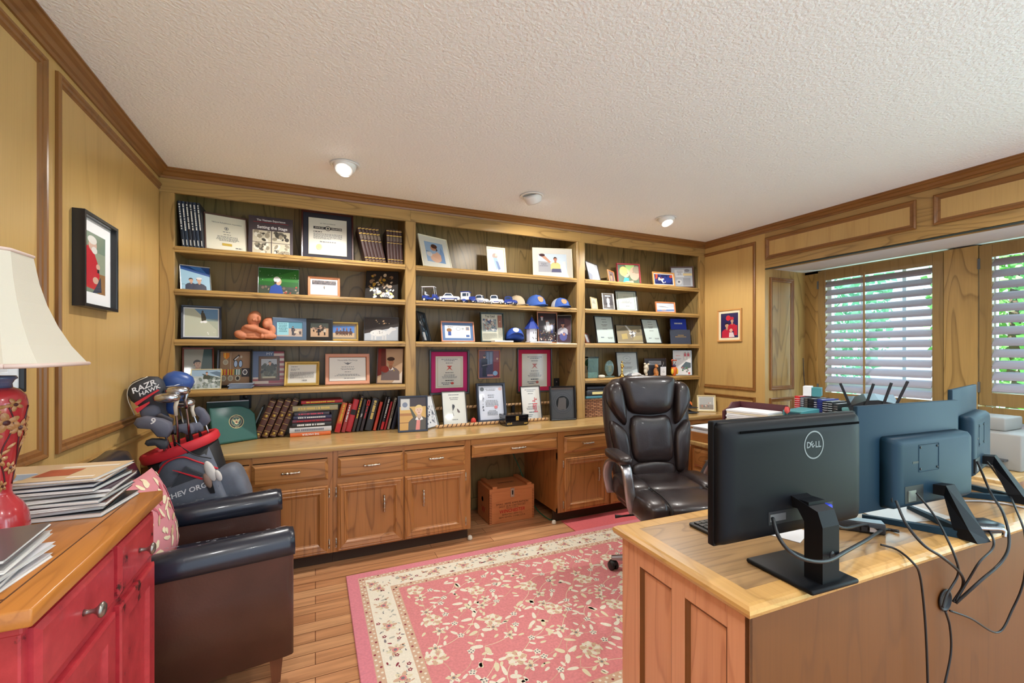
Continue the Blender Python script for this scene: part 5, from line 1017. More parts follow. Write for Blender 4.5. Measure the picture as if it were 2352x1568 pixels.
def a_snow(v): v.fill((208, 214, 222)).rect(0, .68, 1, 1, (92, 84, 88)).blobs(0, .72, 1, .98, 30, [(60, 50, 54), (150, 130, 120), (40, 40, 50)], .03, 4).rect(0, .60, 1, .68, (186, 190, 198)).person(.5, .34, .24, (120, 96, 60), (40, 40, 44))
shelf_pic('small copper-brown wooden frame with a snow scene on the second shelf', 707, 781, 637, S2, 3.32, 3.32, a_snow, lean=8, fw=.016, fd=.014, fm='pine', mb=.010, mbc=(238, 234, 226))
def a_collage(v): v.fill((36, 66, 66)).rect(.72, .1, 1, 1, (170, 32, 40)).blobs(.1, .1, .8, .9, 60, [(20, 22, 20), (150, 120, 90), (220, 200, 170), (60, 50, 40), (190, 150, 60)], .06, 7).blobs(.2, .05, .9, .35, 20, [(235, 235, 235), (220, 180, 60)], .05, 8).lines(.55, .05, .9, .14, 2, (240, 240, 240), True)
shelf_pic('tilted dark print of a crowd with a red corner on a small stand', 838, 913, 624, S2+.006, 3.36, 3.30, a_collage, lean=20, fw=.003, fd=.006, fm='black')
# ---- left bay, third shelf
def a_rider(v): v.fill((168, 172, 152)).rect(0, .62, 1, 1, (96, 136, 170)).rect(0, .56, 1, .64, (130, 150, 150)).poly([(0, 1), (.28, 1), (.95, .25), (.95, 0), (0, 0)], (186, 188, 166)).ell(.53, .90, .03, .045, (50, 46, 40)).poly([(.48, .86), (.58, .86), (.64, .66), (.62, .55), (.50, .56)], (60, 56, 36)).ell(.60, .53, .07, .045, (236, 236, 232)).ell(.50, .52, .04, .04, (236, 236, 232)).blobs(.3, .06, .9, .16, 3, [(240, 240, 236)], .02, 2)
shelf_pic('dark framed photo of a rider on a beach leaning by the bay side, third shelf', 415, 509, 704, S3, 3.27, 3.31, a_rider, lean=14, fw=.012, fd=.018, fm='navy', mb=.006, mbc=(206, 206, 206))
def a_duo1(v): v.fill((196, 170, 150)).rect(0, .55, 1, 1, (90, 150, 170)).rect(0, .1, .45, .95, (150, 206, 214)).lines(.05, .3, .42, .9, 6, (60, 120, 130)).person(.62, .1, .6, (50, 40, 50), (40, 36, 40)).blobs(.65, .1, .95, .5, 8, [(220, 200, 170), (90, 70, 60)], .06, 3)
def a_duo2(v): v.fill((206, 172, 140)).rect(0, .6, 1, 1, (70, 78, 74)).blobs(.1, .35, .95, .75, 24, [(60, 50, 46), (180, 150, 130), (120, 100, 90)], .07, 6).person(.45, .1, .55, (36, 36, 46), (30, 30, 36)).person(.78, .12, .5, (210, 200, 180), (60, 50, 50))
duo = thing('framed_photo', 'hinged double frame, one half blue and one black, in the middle of the third shelf', 'framed photo', (col(704, 3.33), 3.335, S3+.001), 0, 'framed photos in the bookcase')
for sx, w_, fm_, art_, yw in ((-1, .207, 'bluegrey', a_duo1, R(8)), (1, .17, 'black', a_duo2, R(-10))):
    f = MB(); f.rsweep(-w_/2, w_/2, 0, .152, [(0, 0), (0, .010), (.004, .012), (.026, .012), (.027, .006)], FM[fm_]).box(-w_/2, w_/2, -.003, 0, 0, .152, DARKB); c_, s_ = math.cos(yw), math.sin(yw); lc = (sx*w_/2*c_, sx*w_/2*s_*1, 0); o = f.build('hinged_panel', duo, lc, (0, 0, yw)); v = VP(w_-.052, .10); art_(v); v.build('photo', o, (0, -.0065, .026))
def a_riders(v):
    v.fill((206, 176, 140)).rect(0, .38, 1, 1, (86, 130, 196)); 
    for i, x in enumerate((.2, .36, .5, .64, .82)): v.ell(x, .40, .09, .16, (96, 58, 40)); v.poly([(x-.06, .15), (x-.03, .15), (x-.01, .36), (x-.05, .36)], (70, 44, 34)); v.poly([(x+.03, .15), (x+.06, .15), (x+.05, .36), (x+.01, .36)], (70, 44, 34)); v.person(x, .46, .38, ((170, 60, 50), (190, 150, 120), (60, 60, 80), (150, 100, 70), (90, 50, 50))[i], (60, 60, 80))
shelf_pic('gold framed photo of a row of horse riders on the third shelf', 755, 823, 740, S3, 3.34, 3.33, a_riders, lean=8, fw=.014, fd=.014, fm='gold', mb=.012, mbc=(150, 140, 124))
def a_horse(v): v.fill((44, 34, 32)).poly([(0, 0), (1, 0), (1, .62), (0, .30)], (186, 192, 200)).blobs(.25, .72, .75, .92, 9, [(240, 210, 160)], .022, 5).ell(.42, .33, .26, .15, (226, 226, 224)).poly([(.6, .38), (.78, .60), (.9, .56), (.92, .46), (.82, .42), (.72, .24)], (222, 222, 222)).ell(.88, .50, .07, .05, (216, 216, 216)); [v.rect(x, .02, x+.05, .25, (214, 214, 214)) for x in (.2, .3, .52, .6)]; v.blobs(.25, .28, .55, .42, 6, [(140, 140, 146)], .02, 2)
shelf_pic('glossy black framed photo of a white horse on the third shelf near the divider', 835, 916, 729, S3, 3.35, 3.30, a_horse, lean=10, fw=.006, fd=.010, fm='dim')
# ---- left bay, fourth shelf
def a_man(v): v.fill((156, 148, 130)).poly([(.7, 1), (1, 1), (1, 0), (.5, 0)], (60, 84, 80)).bust(.47, .60, .155, (56, 98, 116), hair=(30, 28, 30), turn=.12)
shelf_pic('portrait of a young man in a blue shirt in a rust-red frame', 418, 492, 799, S4, 3.33, 3.365, a_man, lean=12, fw=.010, fd=.016, fm='rust')
def a_medals(v):
    v.fill((150, 118, 90)); v.rect(.34, .45, .36, .96, (190, 170, 150))
    v.poly([(.10, .96), (.30, .96), (.30, .84), (.20, .76), (.10, .84)], (226, 130, 40)); v.rect(.14, .80, .17, .96, (240, 200, 90)); v.ell(.18, .68, .09, .08, (196, 186, 160)); v.ell(.18, .68, .065, .058, (170, 160, 140))
    v.poly([(.42, .76), (.62, .92), (.66, .87), (.46, .71)], (40, 40, 44)); v.poly([(.47, .76), (.60, .86), (.62, .84), (.49, .735)], (226, 226, 226)); v.ell(.70, .84, .035, .04, (190, 180, 160))
    for x in (.52, .68): v.ell(x, .63, .075, .115, (36, 42, 52)); v.ell(x, .63, .055, .095, (170, 196, 226))
    for x, cs in ((.13, ((196, 40, 60), (230, 190, 60))), (.36, ((214, 180, 60), (170, 40, 40))), (.60, ((50, 110, 90), (226, 226, 226)))):
        v.rect(x-.10, .30, x+.10, .47, cs[0]); v.rect(x-.055, .30, x-.015, .47, cs[1]); v.rect(x+.02, .30, x+.06, .47, cs[1]); v.ell(x, .20, .09, .085, (190, 182, 160)); v.ell(x, .20, .06, .058, (160, 150, 128))
    v.rect(.72, .24, 1, .50, (34, 36, 48)); v.ell(.84, .38, .085, .085, (226, 226, 222)); v.ell(.84, .38, .06, .06, (80, 80, 90)); v.ell(.60, .20, .05, .05, (40, 40, 40))
shelf_pic('black shadow box with medals and dog tags on the fourth shelf', 499, 579, 803, S4, 3.39, 3.37, a_medals, lean=7, fw=.014, fd=.03, fm='black', name='shadow_box', cat='shadow box', group=None, artname='medal_display')
def a_flag(v):
    v.fill((150, 60, 66)); 
    for k in range(7): v.rect(.42, k*.145, 1, k*.145+.072, (206, 190, 176))
    v.rect(0, 0, .5, .25, (196, 180, 168)); v.rect(0, .25, .66, 1, (78, 96, 128)); v.rect(0, .0, 1, .06, (120, 50, 60)); v.rect(0, .14, 1, .2, (150, 60, 66)); v.text('MY', .52, .925, .026, (200, 206, 214), sx=1.1)
    v.rect(.17, .15, .85, .86, (52, 34, 22)); v.rect(.20, .17, .82, .84, (92, 60, 34)); v.rect(.26, .22, .76, .78, (104, 106, 90)); v.rect(.26, .58, .76, .78, (168, 172, 176)); v.blobs(.28, .28, .74, .62, 26, [(56, 60, 44), (80, 80, 60), (40, 42, 34)], .07, 3); v.bust(.54, .66, .055, (62, 66, 48), hair=(40, 34, 28)); v.rect(.3, .22, .72, .27, (180, 172, 140))
shelf_pic('flag printed frame with MY on top round a photo of a soldier, fourth shelf', 579, 654, 806, S4, 3.37, 3.37, a_flag, lean=7, fw=.004, fd=.014, fm='dim', artname='flag_print')
def a_letter(v): v.fill((220, 216, 206)).lines(.10, .84, .5, .92, 1, INKG, False).lines(.10, .66, .4, .78, 2, INKG, False).lines(.08, .24, .92, .60, 9, INKG, False).lines(.5, .1, .8, .18, 1, INKD, False)
shelf_pic('gold framed typed letter on the fourth shelf', 653, 733, 831, S4, 3.33, 3.30, a_letter, lean=12, fw=.015, fd=.016, fm='gold', mb=.005, mbc=(196, 168, 90), name='framed_letter', artname='letter')
def a_hon(v): v.fill((228, 222, 210)).text('Honorable Discharge', .5, .88, .0155, (70, 50, 46)).poly([(.43, .74), (.5, .68), (.57, .74), (.62, .80), (.54, .76), (.5, .79), (.46, .76), (.38, .80)], INKG).lines(.22, .57, .78, .62, 1, INKG).lines(.3, .46, .7, .54, 2, INKG).lines(.36, .36, .64, .40, 1, INKD).lines(.1, .20, .9, .30, 3, INKG).lines(.3, .08, .8, .14, 1, INKG)
shelf_pic('broad light-wood framed honorable discharge certificate on the fourth shelf', 747, 849, 813, S4, 3.34, 3.33, a_hon, lean=10, fw=.024, fd=.016, fm='pinkwood', mb=.002, mbc=(90, 70, 60), name='framed_certificate', cat='certificate', group=None, artname='certificate')
def a_soldier(v): v.fill((196, 164, 132)).poly([(0, 1), (.30, 1), (.36, .3), (0, .2)], (128, 36, 40)).rect(.12, .5, .3, 1, (96, 30, 34)).poly([(.6, 0), (1, .35), (1, 0)], (226, 212, 196)).bust(.52, .62, .15, (110, 96, 96), skin=(190, 130, 96), hat=(60, 30, 28), collar=(226, 220, 210), turn=.05).ell(.3, .4, .16, .1, (150, 40, 40)).ell(.66, .36, .02, .015, (220, 190, 80))
shelf_pic('portrait of a uniformed soldier in a peaked cap beside the bay divider', 865, 925, 800, S4, 3.34, 3.26, a_soldier, lean=8, fw=.005, fd=.012, fm='walnut')
def a_hill(v): v.fill((178, 186, 184)).rect(0, .66, 1, 1, (150, 176, 196)).poly([(.35, .8), (1, .55), (1, .15), (.6, .35)], (72, 84, 74)).poly([(.6, .85), (.85, .92), (1, .86), (1, .6)], (90, 112, 130)).bust(.52, .82, .05, (60, 66, 50), hair=(30, 28, 26)).blobs(.05, .05, .95, .5, 30, [(150, 160, 150), (200, 206, 200), (120, 130, 120)], .08, 4)
shelf_pic('small gold rimmed hillside photo in front of the man in the blue shirt', 436, 508, 848, S4, 3.245, 3.255, a_hill, lean=16, fw=.005, fd=.008, fm='ivory')
# ---- middle bay, top shelf
def a_back(v): v.fill((150, 176, 206)).poly([(.6, 0), (1, 0), (1, .5), (.85, .8)], (120, 150, 190)).ell(.5, .22, .30, .22, (222, 178, 152)).poly([(.3, .3), (.62, .55), (.8, .4), (.78, .1)], (216, 170, 144)).ell(.44, .70, .15, .13, (190, 140, 112)).ell(.50, .80, .17, .11, (74, 40, 30)).poly([(.56, .55), (.66, .62), (.60, .78)], (70, 40, 30)).ell(.18, .38, .15, .12, (212, 206, 204)).rect(.02, .50, .2, .52, (60, 60, 66))
shelf_pic('large cream matted photo of a person with a bare back, on the top shelf', 972, 1038, 545, S1, 3.24, 3.34, a_back, lean=18, fw=.006, fd=.012, fm='cream', mb=.042, mbc=(216, 212, 200))
def a_sketch(v): v.fill((216, 226, 240)).ell(.42, .70, .17, .12, (170, 150, 140)).poly([(.3, .62), (.55, .62), (.7, .25), (.5, .12), (.4, .3)], (150, 176, 214)).poly([(.45, .5), (.62, .45), (.75, .15), (.6, .1)], (110, 130, 170)).ell(.5, .74, .07, .06, (226, 190, 170))
shelf_pic('small cream framed pastel picture alone in the middle of the top shelf', 1120, 1163, 569, S1, 3.325, 3.325, a_sketch, lean=10, fw=.010, fd=.012, fm='cream', mb=.004, mbc=(190, 186, 160))
def a_boat(v): v.fill((206, 220, 232)).poly([(0, 0), (.55, 0), (.4, .55), (0, .6)], (170, 170, 176)).poly([(0, .98), (.2, .95), (.45, .55), (.38, .5)], (206, 156, 128)).ell(.14, .92, .10, .08, (70, 40, 44)).bust(.60, .70, .07, (226, 206, 140), skin=(206, 140, 116), hair=(70, 50, 44)).poly([(.48, .2), (.78, .2), (.8, 0), (.45, 0)], (90, 90, 120)).lines(.05, .3, .35, .5, 3, (110, 110, 120)).rect(.86, .15, .96, .6, (230, 226, 224))
shelf_pic('wide cream matted photo of a man on a boat, top shelf by the far divider', 1224, 1316, 571, S1, 3.35, 3.26, a_boat, lean=9, fw=.006, fd=.012, fm='cream', mb=.044, mbc=(216, 212, 202))
# ---- middle bay, third shelf
def a_night(v): v.fill((40, 54, 66)).blobs(.1, .1, .9, .95, 26, [(90, 120, 140), (20, 24, 30), (160, 160, 160)], .09, 9).rect(.2, 0, .5, .3, (196, 196, 196))
shelf_pic('black framed photo turned sideways by the divider, beside the blue matted envelope', 970, 988, 717, S3, 3.245, 3.40, a_night, lean=14, fw=.010, fd=.014, fm='black')
def a_cover(v): v.fill((232, 234, 238)).ell(.17, .62, .10, .15, (150, 110, 74)).rect(.12, .2, .24, .5, (60, 90, 160)).ell(.52, .72, .09, .14, (150, 160, 170)).ell(.52, .72, .07, .11, (226, 228, 232)).ell(.70, .74, .05, .08, (170, 176, 180)).rect(.82, .62, .96, .88, (196, 150, 110)).rect(.84, .65, .94, .85, (120, 130, 150)).rect(.82, .1, .95, .26, (70, 100, 160)).lines(.05, .82, .4, .92, 1, INKG)
shelf_pic('light-wood framed envelope with a blue mat, third shelf of the middle bay', 1014, 1090, 739, S3, 3.30, 3.30, a_cover, lean=12, fw=.010, fd=.014, fm='pinkwood', mb=.020, mbc=(96, 126, 170), name='framed_envelope', artname='envelope')
def a_top(v): v.fill((206, 204, 184)).text('Top Cats!', .42, .92, .026, (34, 40, 50), True, .8).rect(.06, .34, .72, .82, (150, 160, 160)).blobs(.08, .36, .70, .80, 60, [(200, 190, 176), (60, 80, 120), (150, 120, 110), (230, 226, 220), (110, 130, 140)], .05, 5).rect(.78, .5, .98, .96, (156, 96, 74)).lines(.82, .70, .95, .74, 1, (230, 210, 180)).lines(.06, .06, .72, .30, 6, (150, 150, 140), False).lines(.78, .1, .97, .45, 7, (150, 150, 140), False)
shelf_pic('dark green framed newspaper page headed Top Cats, third shelf of the middle bay', 1104, 1158, 719, S3, 3.34, 3.32, a_top, lean=9, fw=.012, fd=.02, fm='green', name='framed_newspaper', artname='newspaper')
def a_bball(v): v.fill((44, 26, 34)).rect(.05, .5, .95, .55, (70, 40, 50)).blobs(.05, .03, .95, .45, 80, [(150, 90, 80), (214, 206, 200), (40, 50, 110), (206, 170, 140), (60, 30, 30)], .04, 6).ell(.2, .86, .08, .03, (206, 80, 50)).poly([(.13, .86), (.27, .86), (.24, .74), (.16, .74)], (206, 196, 196)).poly([(.4, .74), (.55, .66), (.75, .58), (.9, .66), (.85, .60), (.6, .52), (.4, .60)], (190, 120, 90)).person(.5, .35, .42, (226, 226, 230), (226, 226, 230), skin=(150, 90, 66)).person(.72, .3, .36, (44, 70, 170), (44, 70, 170))
shelf_pic('white edged basketball action photo behind the birdhouse', 1236, 1283, 717, S3, 3.38, 3.36, a_bball, lean=8, fw=.010, fd=.008, fm='pinkwood')
def a_base(v): v.fill((70, 44, 60)).rect(0, .9, 1, 1, (24, 24, 30)).poly([(.5, .9), (1, .8), (1, .3), (.6, .5)], (96, 60, 70)).bust(.40, .66, .15, (206, 206, 220), skin=(206, 150, 130), hat=(60, 44, 70)).ell(.45, .22, .28, .16, (90, 96, 170)).poly([(.2, .38), (.4, .3), (.45, .42), (.3, .46)], (230, 230, 236)).ell(.5, .30, .10, .05, (206, 150, 130))
shelf_pic('photo of a baseball player in white and purple beside the basketball photo', 1279, 1312, 724, S3, 3.34, 3.27, a_base, lean=10, fw=.004, fd=.008, fm='clear')
# ---- middle bay, hung and standing awards
def cert(title, seal, border=(190, 176, 110), kanji=None, body=(228, 222, 206)):
    def f(v):
        v.fill(body)
        if border: v.rect(.06, .04, .94, .96, border).rect(.075, .05, .925, .95, body)
        v.lines(.2, .84, .8, .93, 2, INKG).lines(.28, .77, .72, .81, 1, INKD)
        if seal: v.poly([(.40, .70), (.60, .70), (.53, .64), (.62, .54), (.50, .61), (.38, .54), (.47, .64)], seal)
        v.lines(.25, .46, .75, .50, 1, INKD).lines(.2, .30, .8, .43, 4, INKG).lines(.25, .20, .75, .26, 1, INKD)
        if seal: v.ell(.6, .14, .06, .04, seal)
        v.lines(.2, .08, .55, .18, 2, INKG)
        if kanji:
            x0, z0, k, c_ = kanji
            for (x, z, dx, dz) in ((0, .16, .16, .02), (.03, .12, .10, .02), (.07, .20, .02, .10), (0, .06, .02, .09), (.05, .02, .03, .10), (.11, .0, .02, .12), (.02, 0, .14, .02), (-.01, .22, .10, .018), (.10, .25, .06, .02)): v.rect(x0+x*k, z0+z*k, x0+(x+dx)*k, z0+(z+dz)*k, c_)
    return f
YH = YP-.002
def hung(label, pl, pr, v0, v1, art, group=None, **kw):
    xl, xr = col(pl, YH), col(pr, YH); x = (xl+xr)/2; zb, zt = zat(x, YH, v1), zat(x, YH, v0); return pframe(kw.pop('name', 'framed_certificate'), label, kw.pop('cat', 'certificate'), xr-xl, zt-zb, (x, YH, zb), 0, 0.1, art=art, group=group, strut=False, **kw)
hung('certificate with an all-magenta mat in a dark marbled frame, hung above the bird print', 985, 1077, 803, 905, cert('CERTIFICATE', (206, 70, 50)), fw=.018, fd=.016, fm='marble', mb=.034, mbc=(200, 40, 112), mb2=(.003, (220, 190, 120)), artname='certificate')
hung('pink and red matted certificate hung above the frame with the red character', 1187, 1266, 800, 900, cert('BLACK BELT', (190, 90, 70), None), fw=.012, fd=.016, fm='marble', mb=.034, mbc=(204, 40, 84), mb2=(.003, (220, 190, 120)), artname='certificate')
def a_prince(v): v.fill((70, 60, 96)).rect(.7, 0, 1, 1, (140, 50, 60)).rect(.36, .5, .66, .95, (120, 140, 170)).rect(.49, .5, .51, .95, (40, 40, 60)).rect(0, .7, .3, 1, (110, 44, 50)).person(.26, .04, .80, (28, 30, 54), (28, 30, 54), hair=(40, 30, 30)).poly([(.16, .46), (.6, .52), (.6, .5), (.16, .43)], (150, 140, 150)).ell(.80, .16, .12, .09, (150, 190, 226)).rect(.4, .05, .7, .12, (206, 150, 160)).ell(.9, .7, .05, .04, (206, 170, 140))
hung('wood framed photo of a dark-suited person, hung between the two pink certificates', 1098, 1148, 803, 869, a_prince, fw=.008, fd=.012, fm='pinkwood', name='framed_photo', cat='framed photo')
def wt_pic(label, pl, pr, vt, vl, vr, art, lean=12, **kw):
    """standing on the worktop: lower corners seen at (pl,vl) and (pr,vr)"""
    A, B = onz(pl, vl, WT), onz(pr, vr, WT); w = math.hypot(B[0]-A[0], B[1]-A[1]); yaw = math.atan2(B[1]-A[1], B[0]-A[0]); X, Y = (A[0]+B[0])/2, (A[1]+B[1])/2; h = .2
    for _ in range(4): zt = zat(X-h*math.sin(R(lean))*math.sin(yaw), Y+h*math.sin(R(lean))*math.cos(yaw), vt); h = (zt-WT)/math.cos(R(lean))
    fd = kw.get('fd', .016); lean = max(0.5, min(lean, math.degrees(math.asin(max(.01, min(.9, (YP-.014-fd-max(A[1], B[1]))/h))))))
    return pframe(kw.pop('name', 'framed_certificate'), label, kw.pop('cat', 'certificate'), w, h, (X+fd*math.sin(yaw)*-1, Y+fd*math.cos(yaw), WT+.001), yaw, lean, art=art, **kw)
def a_boy(v):
    v.fill((216, 176, 96)).rect(0, .72, 1, 1, (60, 44, 36)).rect(.04, .62, .38, .96, (206, 206, 200)).ell(.2, .78, .10, .08, (120, 130, 150)).rect(0, .44, .5, .52, (176, 120, 56)).rect(0, .0, .5, .44, (206, 160, 80)).rect(0, .22, .48, .24, (140, 90, 40))
    v.poly([(.36, .7), (.44, .66), (.62, .42), (.52, .34)], (84, 84, 60)).bust(.74, .60, .17, (86, 80, 66), skin=(232, 196, 170), hair=(226, 200, 130), collar=(240, 238, 234), turn=-.05).poly([(.64, .3), (.78, .3), (.76, 0), (.6, 0)], (226, 140, 130))
wt_pic('black framed photo of a fair-haired boy in a jacket at the front of the worktop', 914, 983, 909, 994, 990, a_boy, lean=3, fw=.013, fd=.010, fm='navy', name='framed_photo', cat='framed photo', group='framed photos in the bookcase')
def a_ink(v): v.fill((226, 228, 230)).blobs(.1, .1, .9, .7, 40, [(130, 136, 146), (190, 194, 200), (90, 96, 110)], .06, 12)
wt_pic('narrow silver framed grey print partly behind the photo of the boy', 983, 1009, 910, 986, 979, a_ink, lean=16, fw=.008, fd=.012, fm='silver', name='framed_photo', cat='framed photo')
def a_crane(v): v.fill((214, 216, 208)).lines(.12, .88, .88, .94, 1, INKG).lines(.3, .74, .7, .84, 2, INKG).poly([(.42, .62), (.5, .60), (.52, .54), (.46, .46), (.42, .40), (.40, .54)], (50, 50, 54)).poly([(.40, .4), (.42, .38), (.46, .26), (.44, .25)], (90, 90, 90)).poly([(.60, .48), (.66, .46), (.74, .36), (.68, .34), (.62, .38)], (96, 80, 80)).lines(.3, .12, .7, .17, 1, INKG)
wt_pic('thin silver framed certificate with an ink bird, standing on the worktop', 1019, 1075, 899, 979, 975, a_crane, lean=14, fw=.006, fd=.014, fm='dim', strut=False, artname='certificate')
def a_navy(v): v.fill((206, 212, 226)).ell(.14, .90, .09, .06, (90, 94, 100)).ell(.9, .9, .08, .05, (206, 170, 166)).lines(.28, .84, .72, .92, 2, INKG).lines(.28, .70, .72, .74, 1, INKD).lines(.3, .64, .7, .68, 1, INKD).lines(.25, .38, .8, .58, 5, INKG).blobs(.14, .25, .18, .7, 12, [(50, 50, 60)], .022, 4).ell(.68, .36, .07, .05, (214, 120, 120)).lines(.3, .12, .75, .28, 4, INKG)
wt_pic('broad navy framed certificate standing in the middle of the worktop', 1099, 1166, 881, 973, 969, a_navy, lean=12, fw=.022, fd=.03, fm='navy', strut=False, artname='certificate')
wt_pic('thin black framed certificate with a large red character on the worktop', 1202, 1247, 887, 968, 964, cert('DIPLOMA', None, None, (.58, .22, 1.5, (206, 40, 36)), (220, 218, 212)), lean=10, fw=.006, fd=.014, fm='black', strut=False, artname='certificate')
def a_mesh(v): v.fill((74, 76, 80)); [v.ell(.5, .5, r, r*v.w/v.h, c_, n=28) for r, c_ in ((.44, (44, 48, 54)), (.425, (84, 86, 92)), (.40, (44, 48, 54)), (.385, (84, 86, 92)), (.36, (40, 42, 48)), (.345, (78, 80, 86)), (.29, (12, 12, 14)))]; v.poly([(.27, .36), (.34, .28), (.64, .28), (.66, .62), (.58, .68), (.34, .66)], (88, 84, 84)).rect(.0, .94, 1, 1, (104, 84, 74))
wt_pic('black square frame with a coiled round relief at the divider end of the worktop', 1266, 1325, 887, 967, 964, a_mesh, lean=5, fw=.014, fd=.03, fm='black', name='relief_picture', cat='wall art', artname='coil_relief')
# ---- right bay
def a_pale(v): v.fill((206, 208, 214)).poly([(.3, 1), (.7, 1), (1, .4), (.8, 0), (.4, .3)], (226, 226, 230)).poly([(0, .5), (.4, .3), (.3, 0), (0, 0)], (150, 156, 170))
shelf_pic('slanted grey-white photo on the top shelf of the window-side bay', 1352, 1380, 604, S1, 3.25, 3.38, a_pale, lean=14, fw=.006, fd=.010, fm='dim')
def a_tiny(v): v.fill((120, 110, 120)).bust(.5, .5, .2, (206, 206, 214))
shelf_pic('tiny wood framed photo beside the red framed child photo', 1399, 1413, 622, S1, 3.32, 3.40, a_tiny, lean=10, fw=.009, fd=.010, fm='pine')
def a_girl(v): v.fill((90, 110, 90)).poly([(.35, 1), (.8, 1), (.7, .5), (.5, .5)], (150, 190, 120)).ell(.78, .55, .24, .36, (206, 160, 140)).ell(.9, .75, .2, .2, (150, 140, 120)).ell(.36, .58, .19, .24, (226, 178, 150)).ell(.26, .66, .19, .26, (226, 196, 120)).poly([(.18, 0), (.3, .34), (.5, .30), (.5, 0)], (60, 170, 190)).poly([(.3, .12), (.7, .18), (.72, .05), (.35, 0)], (226, 178, 150)).ell(.44, .56, .02, .02, (70, 50, 44)).ell(.72, .62, .02, .02, (70, 50, 44))
shelf_pic('red framed photo of a blond child hugging a man', 1418, 1472, 606, S1, 3.40, 3.35, a_girl, lean=9, fw=.014, fd=.014, fm='red')
def a_team(v): v.fill((30, 40, 90)).blobs(.05, .4, .95, .9, 16, [(220, 190, 170), (200, 80, 50), (60, 60, 120)], .09, 4).poly([(.3, .5), (.5, .6), (.6, .2), (.45, .1)], (230, 230, 234)).blobs(.5, .2, .9, .6, 8, [(40, 60, 140)], .1, 2)
shelf_pic('small honey-oak framed sports photo in front of the dark plum frame', 1500, 1550, 626, S1, 3.30, 3.27, a_team, lean=9, fw=.014, fd=.014, fm='oak', mb=.006, mbc=(236, 232, 222))
def a_drawn(v): v.fill((176, 180, 186)).poly([(.2, .5), (.6, .5), (.62, .9), (.15, .9)], (214, 216, 218)).lines(.25, .6, .55, .85, 5, INKG).ell(.75, .85, .12, .08, (130, 130, 134)).rect(.56, .58, .98, .70, (226, 206, 150)).ell(.35, .25, .14, .14, (206, 206, 206)).ell(.35, .25, .05, .05, (96, 96, 100)).rect(.55, .05, .9, .45, (150, 152, 156))
shelf_pic('dark plum framed grey print in the far corner of the top shelf', 1540, 1594, 613, S1, 3.34, 3.235, a_drawn, lean=8, fw=.012, fd=.016, fm='walnut', name='framed_print', artname='print')
def a_note(v): v.fill((226, 222, 196)).poly([(.4, 0), (1, 0), (1, .6)], (200, 206, 190)).lines(.2, .5, .8, .8, 3, INKG)
shelf_pic('small cream plaque turned sideways, second shelf of the window-side bay', 1358, 1372, 684, S2, 3.25, 3.34, a_note, lean=8, fw=.004, fd=.010, fm='ivory')
def a_bride(v): v.fill((60, 56, 60)).rect(0, 0, 1, .25, (96, 92, 92)).person(.5, .1, .75, (226, 226, 230), (226, 226, 230), skin=(206, 196, 190)).poly([(.36, .1), (.64, .1), (.58, .5), (.42, .5)], (230, 230, 234)).rect(.2, .88, .8, .94, (206, 216, 230))
shelf_pic('silver framed black and white photo of a figure in white', 1385, 1412, 674, S2, 3.28, 3.27, a_bride, lean=12, fw=.014, fd=.012, fm='silver')
shelf_pic('black framed pale green certificate with a scroll border beside the figure in white', 1415, 1465, 669, S2, 3.33, 3.29, lambda v: (v.fill((206, 214, 200)), v.rect(.07, .05, .93, .95, (130, 150, 140)), v.rect(.10, .07, .90, .93, (206, 214, 200)), v.lines(.3, .7, .7, .75, 1, INKG), v.lines(.26, .58, .74, .62, 1, INKG), v.lines(.2, .38, .8, .52, 3, INKG), v.lines(.4, .2, .7, .26, 1, INKG)), lean=12, fw=.008, fd=.016, fm='black', name='framed_certificate', cat='certificate', artname='certificate')
def a_dune(v): v.fill((206, 214, 226)).poly([(0, .6), (.3, .7), (1, .5), (1, .3), (0, .45)], (230, 232, 238)).poly([(.05, .62), (.35, .62), (.9, .48), (.6, .52), (.2, .56)], (90, 100, 120)).poly([(0, .2), (1, .3), (1, .1), (0, 0)], (120, 150, 200)).ell(.4, .2, .15, .06, (220, 180, 160))
shelf_pic('small salmon-wood framed seaside photo standing alone on its shelf', 1506, 1551, 694, S2, 3.31, 3.28, a_dune, lean=8, fw=.013, fd=.014, fm='pine')
shelf_pic('frame edge showing at the divider on the third shelf of the window-side bay', 1345, 1354, 766, S3, 3.24, 3.40, a_pale, lean=16, fw=.008, fd=.012, fm='rust')
def a_usn(v): v.fill((196, 210, 206)).lines(.3, .88, .75, .93, 1, INKG).lines(.32, .78, .78, .82, 1, INKD).lines(.35, .62, .7, .72, 2, INKG).lines(.3, .5, .75, .55, 1, INKG).lines(.18, .17, .46, .23, 1, (70, 76, 110)).lines(.62, .14, .92, .22, 2, INKG)
shelf_pic('tall black framed certificate between the aerial photo and the bay divider', 1371, 1413, 727, S3, 3.30, 3.29, a_usn, lean=14, fw=.007, fd=.016, fm='black', name='framed_certificate', cat='certificate', artname='certificate')
shelf_pic('strongly slanted black framed certificate on the window side of the aerial photo', 1483, 1520, 734, S3, 3.26, 3.25, a_usn, lean=20, fw=.007, fd=.016, fm='black', name='framed_certificate', cat='certificate', artname='certificate')
def a_aerial(v): v.fill((150, 138, 112)).poly([(0, .7), (.4, 1), (1, 1), (1, .8)], (128, 122, 100)).poly([(.35, 1), (.42, 1), (.8, .3), (.7, .25)], (206, 206, 200)).poly([(.2, .2), (.42, .25), (.40, .55), (.18, .5)], (186, 166, 110)).poly([(.6, .15), (1, .2), (1, .45), (.7, .4)], (170, 156, 116)).blobs(.45, .35, .8, .65, 22, [(226, 226, 226), (90, 90, 96)], .03, 6).rect(0, 0, 1, .06, (196, 186, 160)).ell(.86, .7, .08, .08, (100, 90, 70))
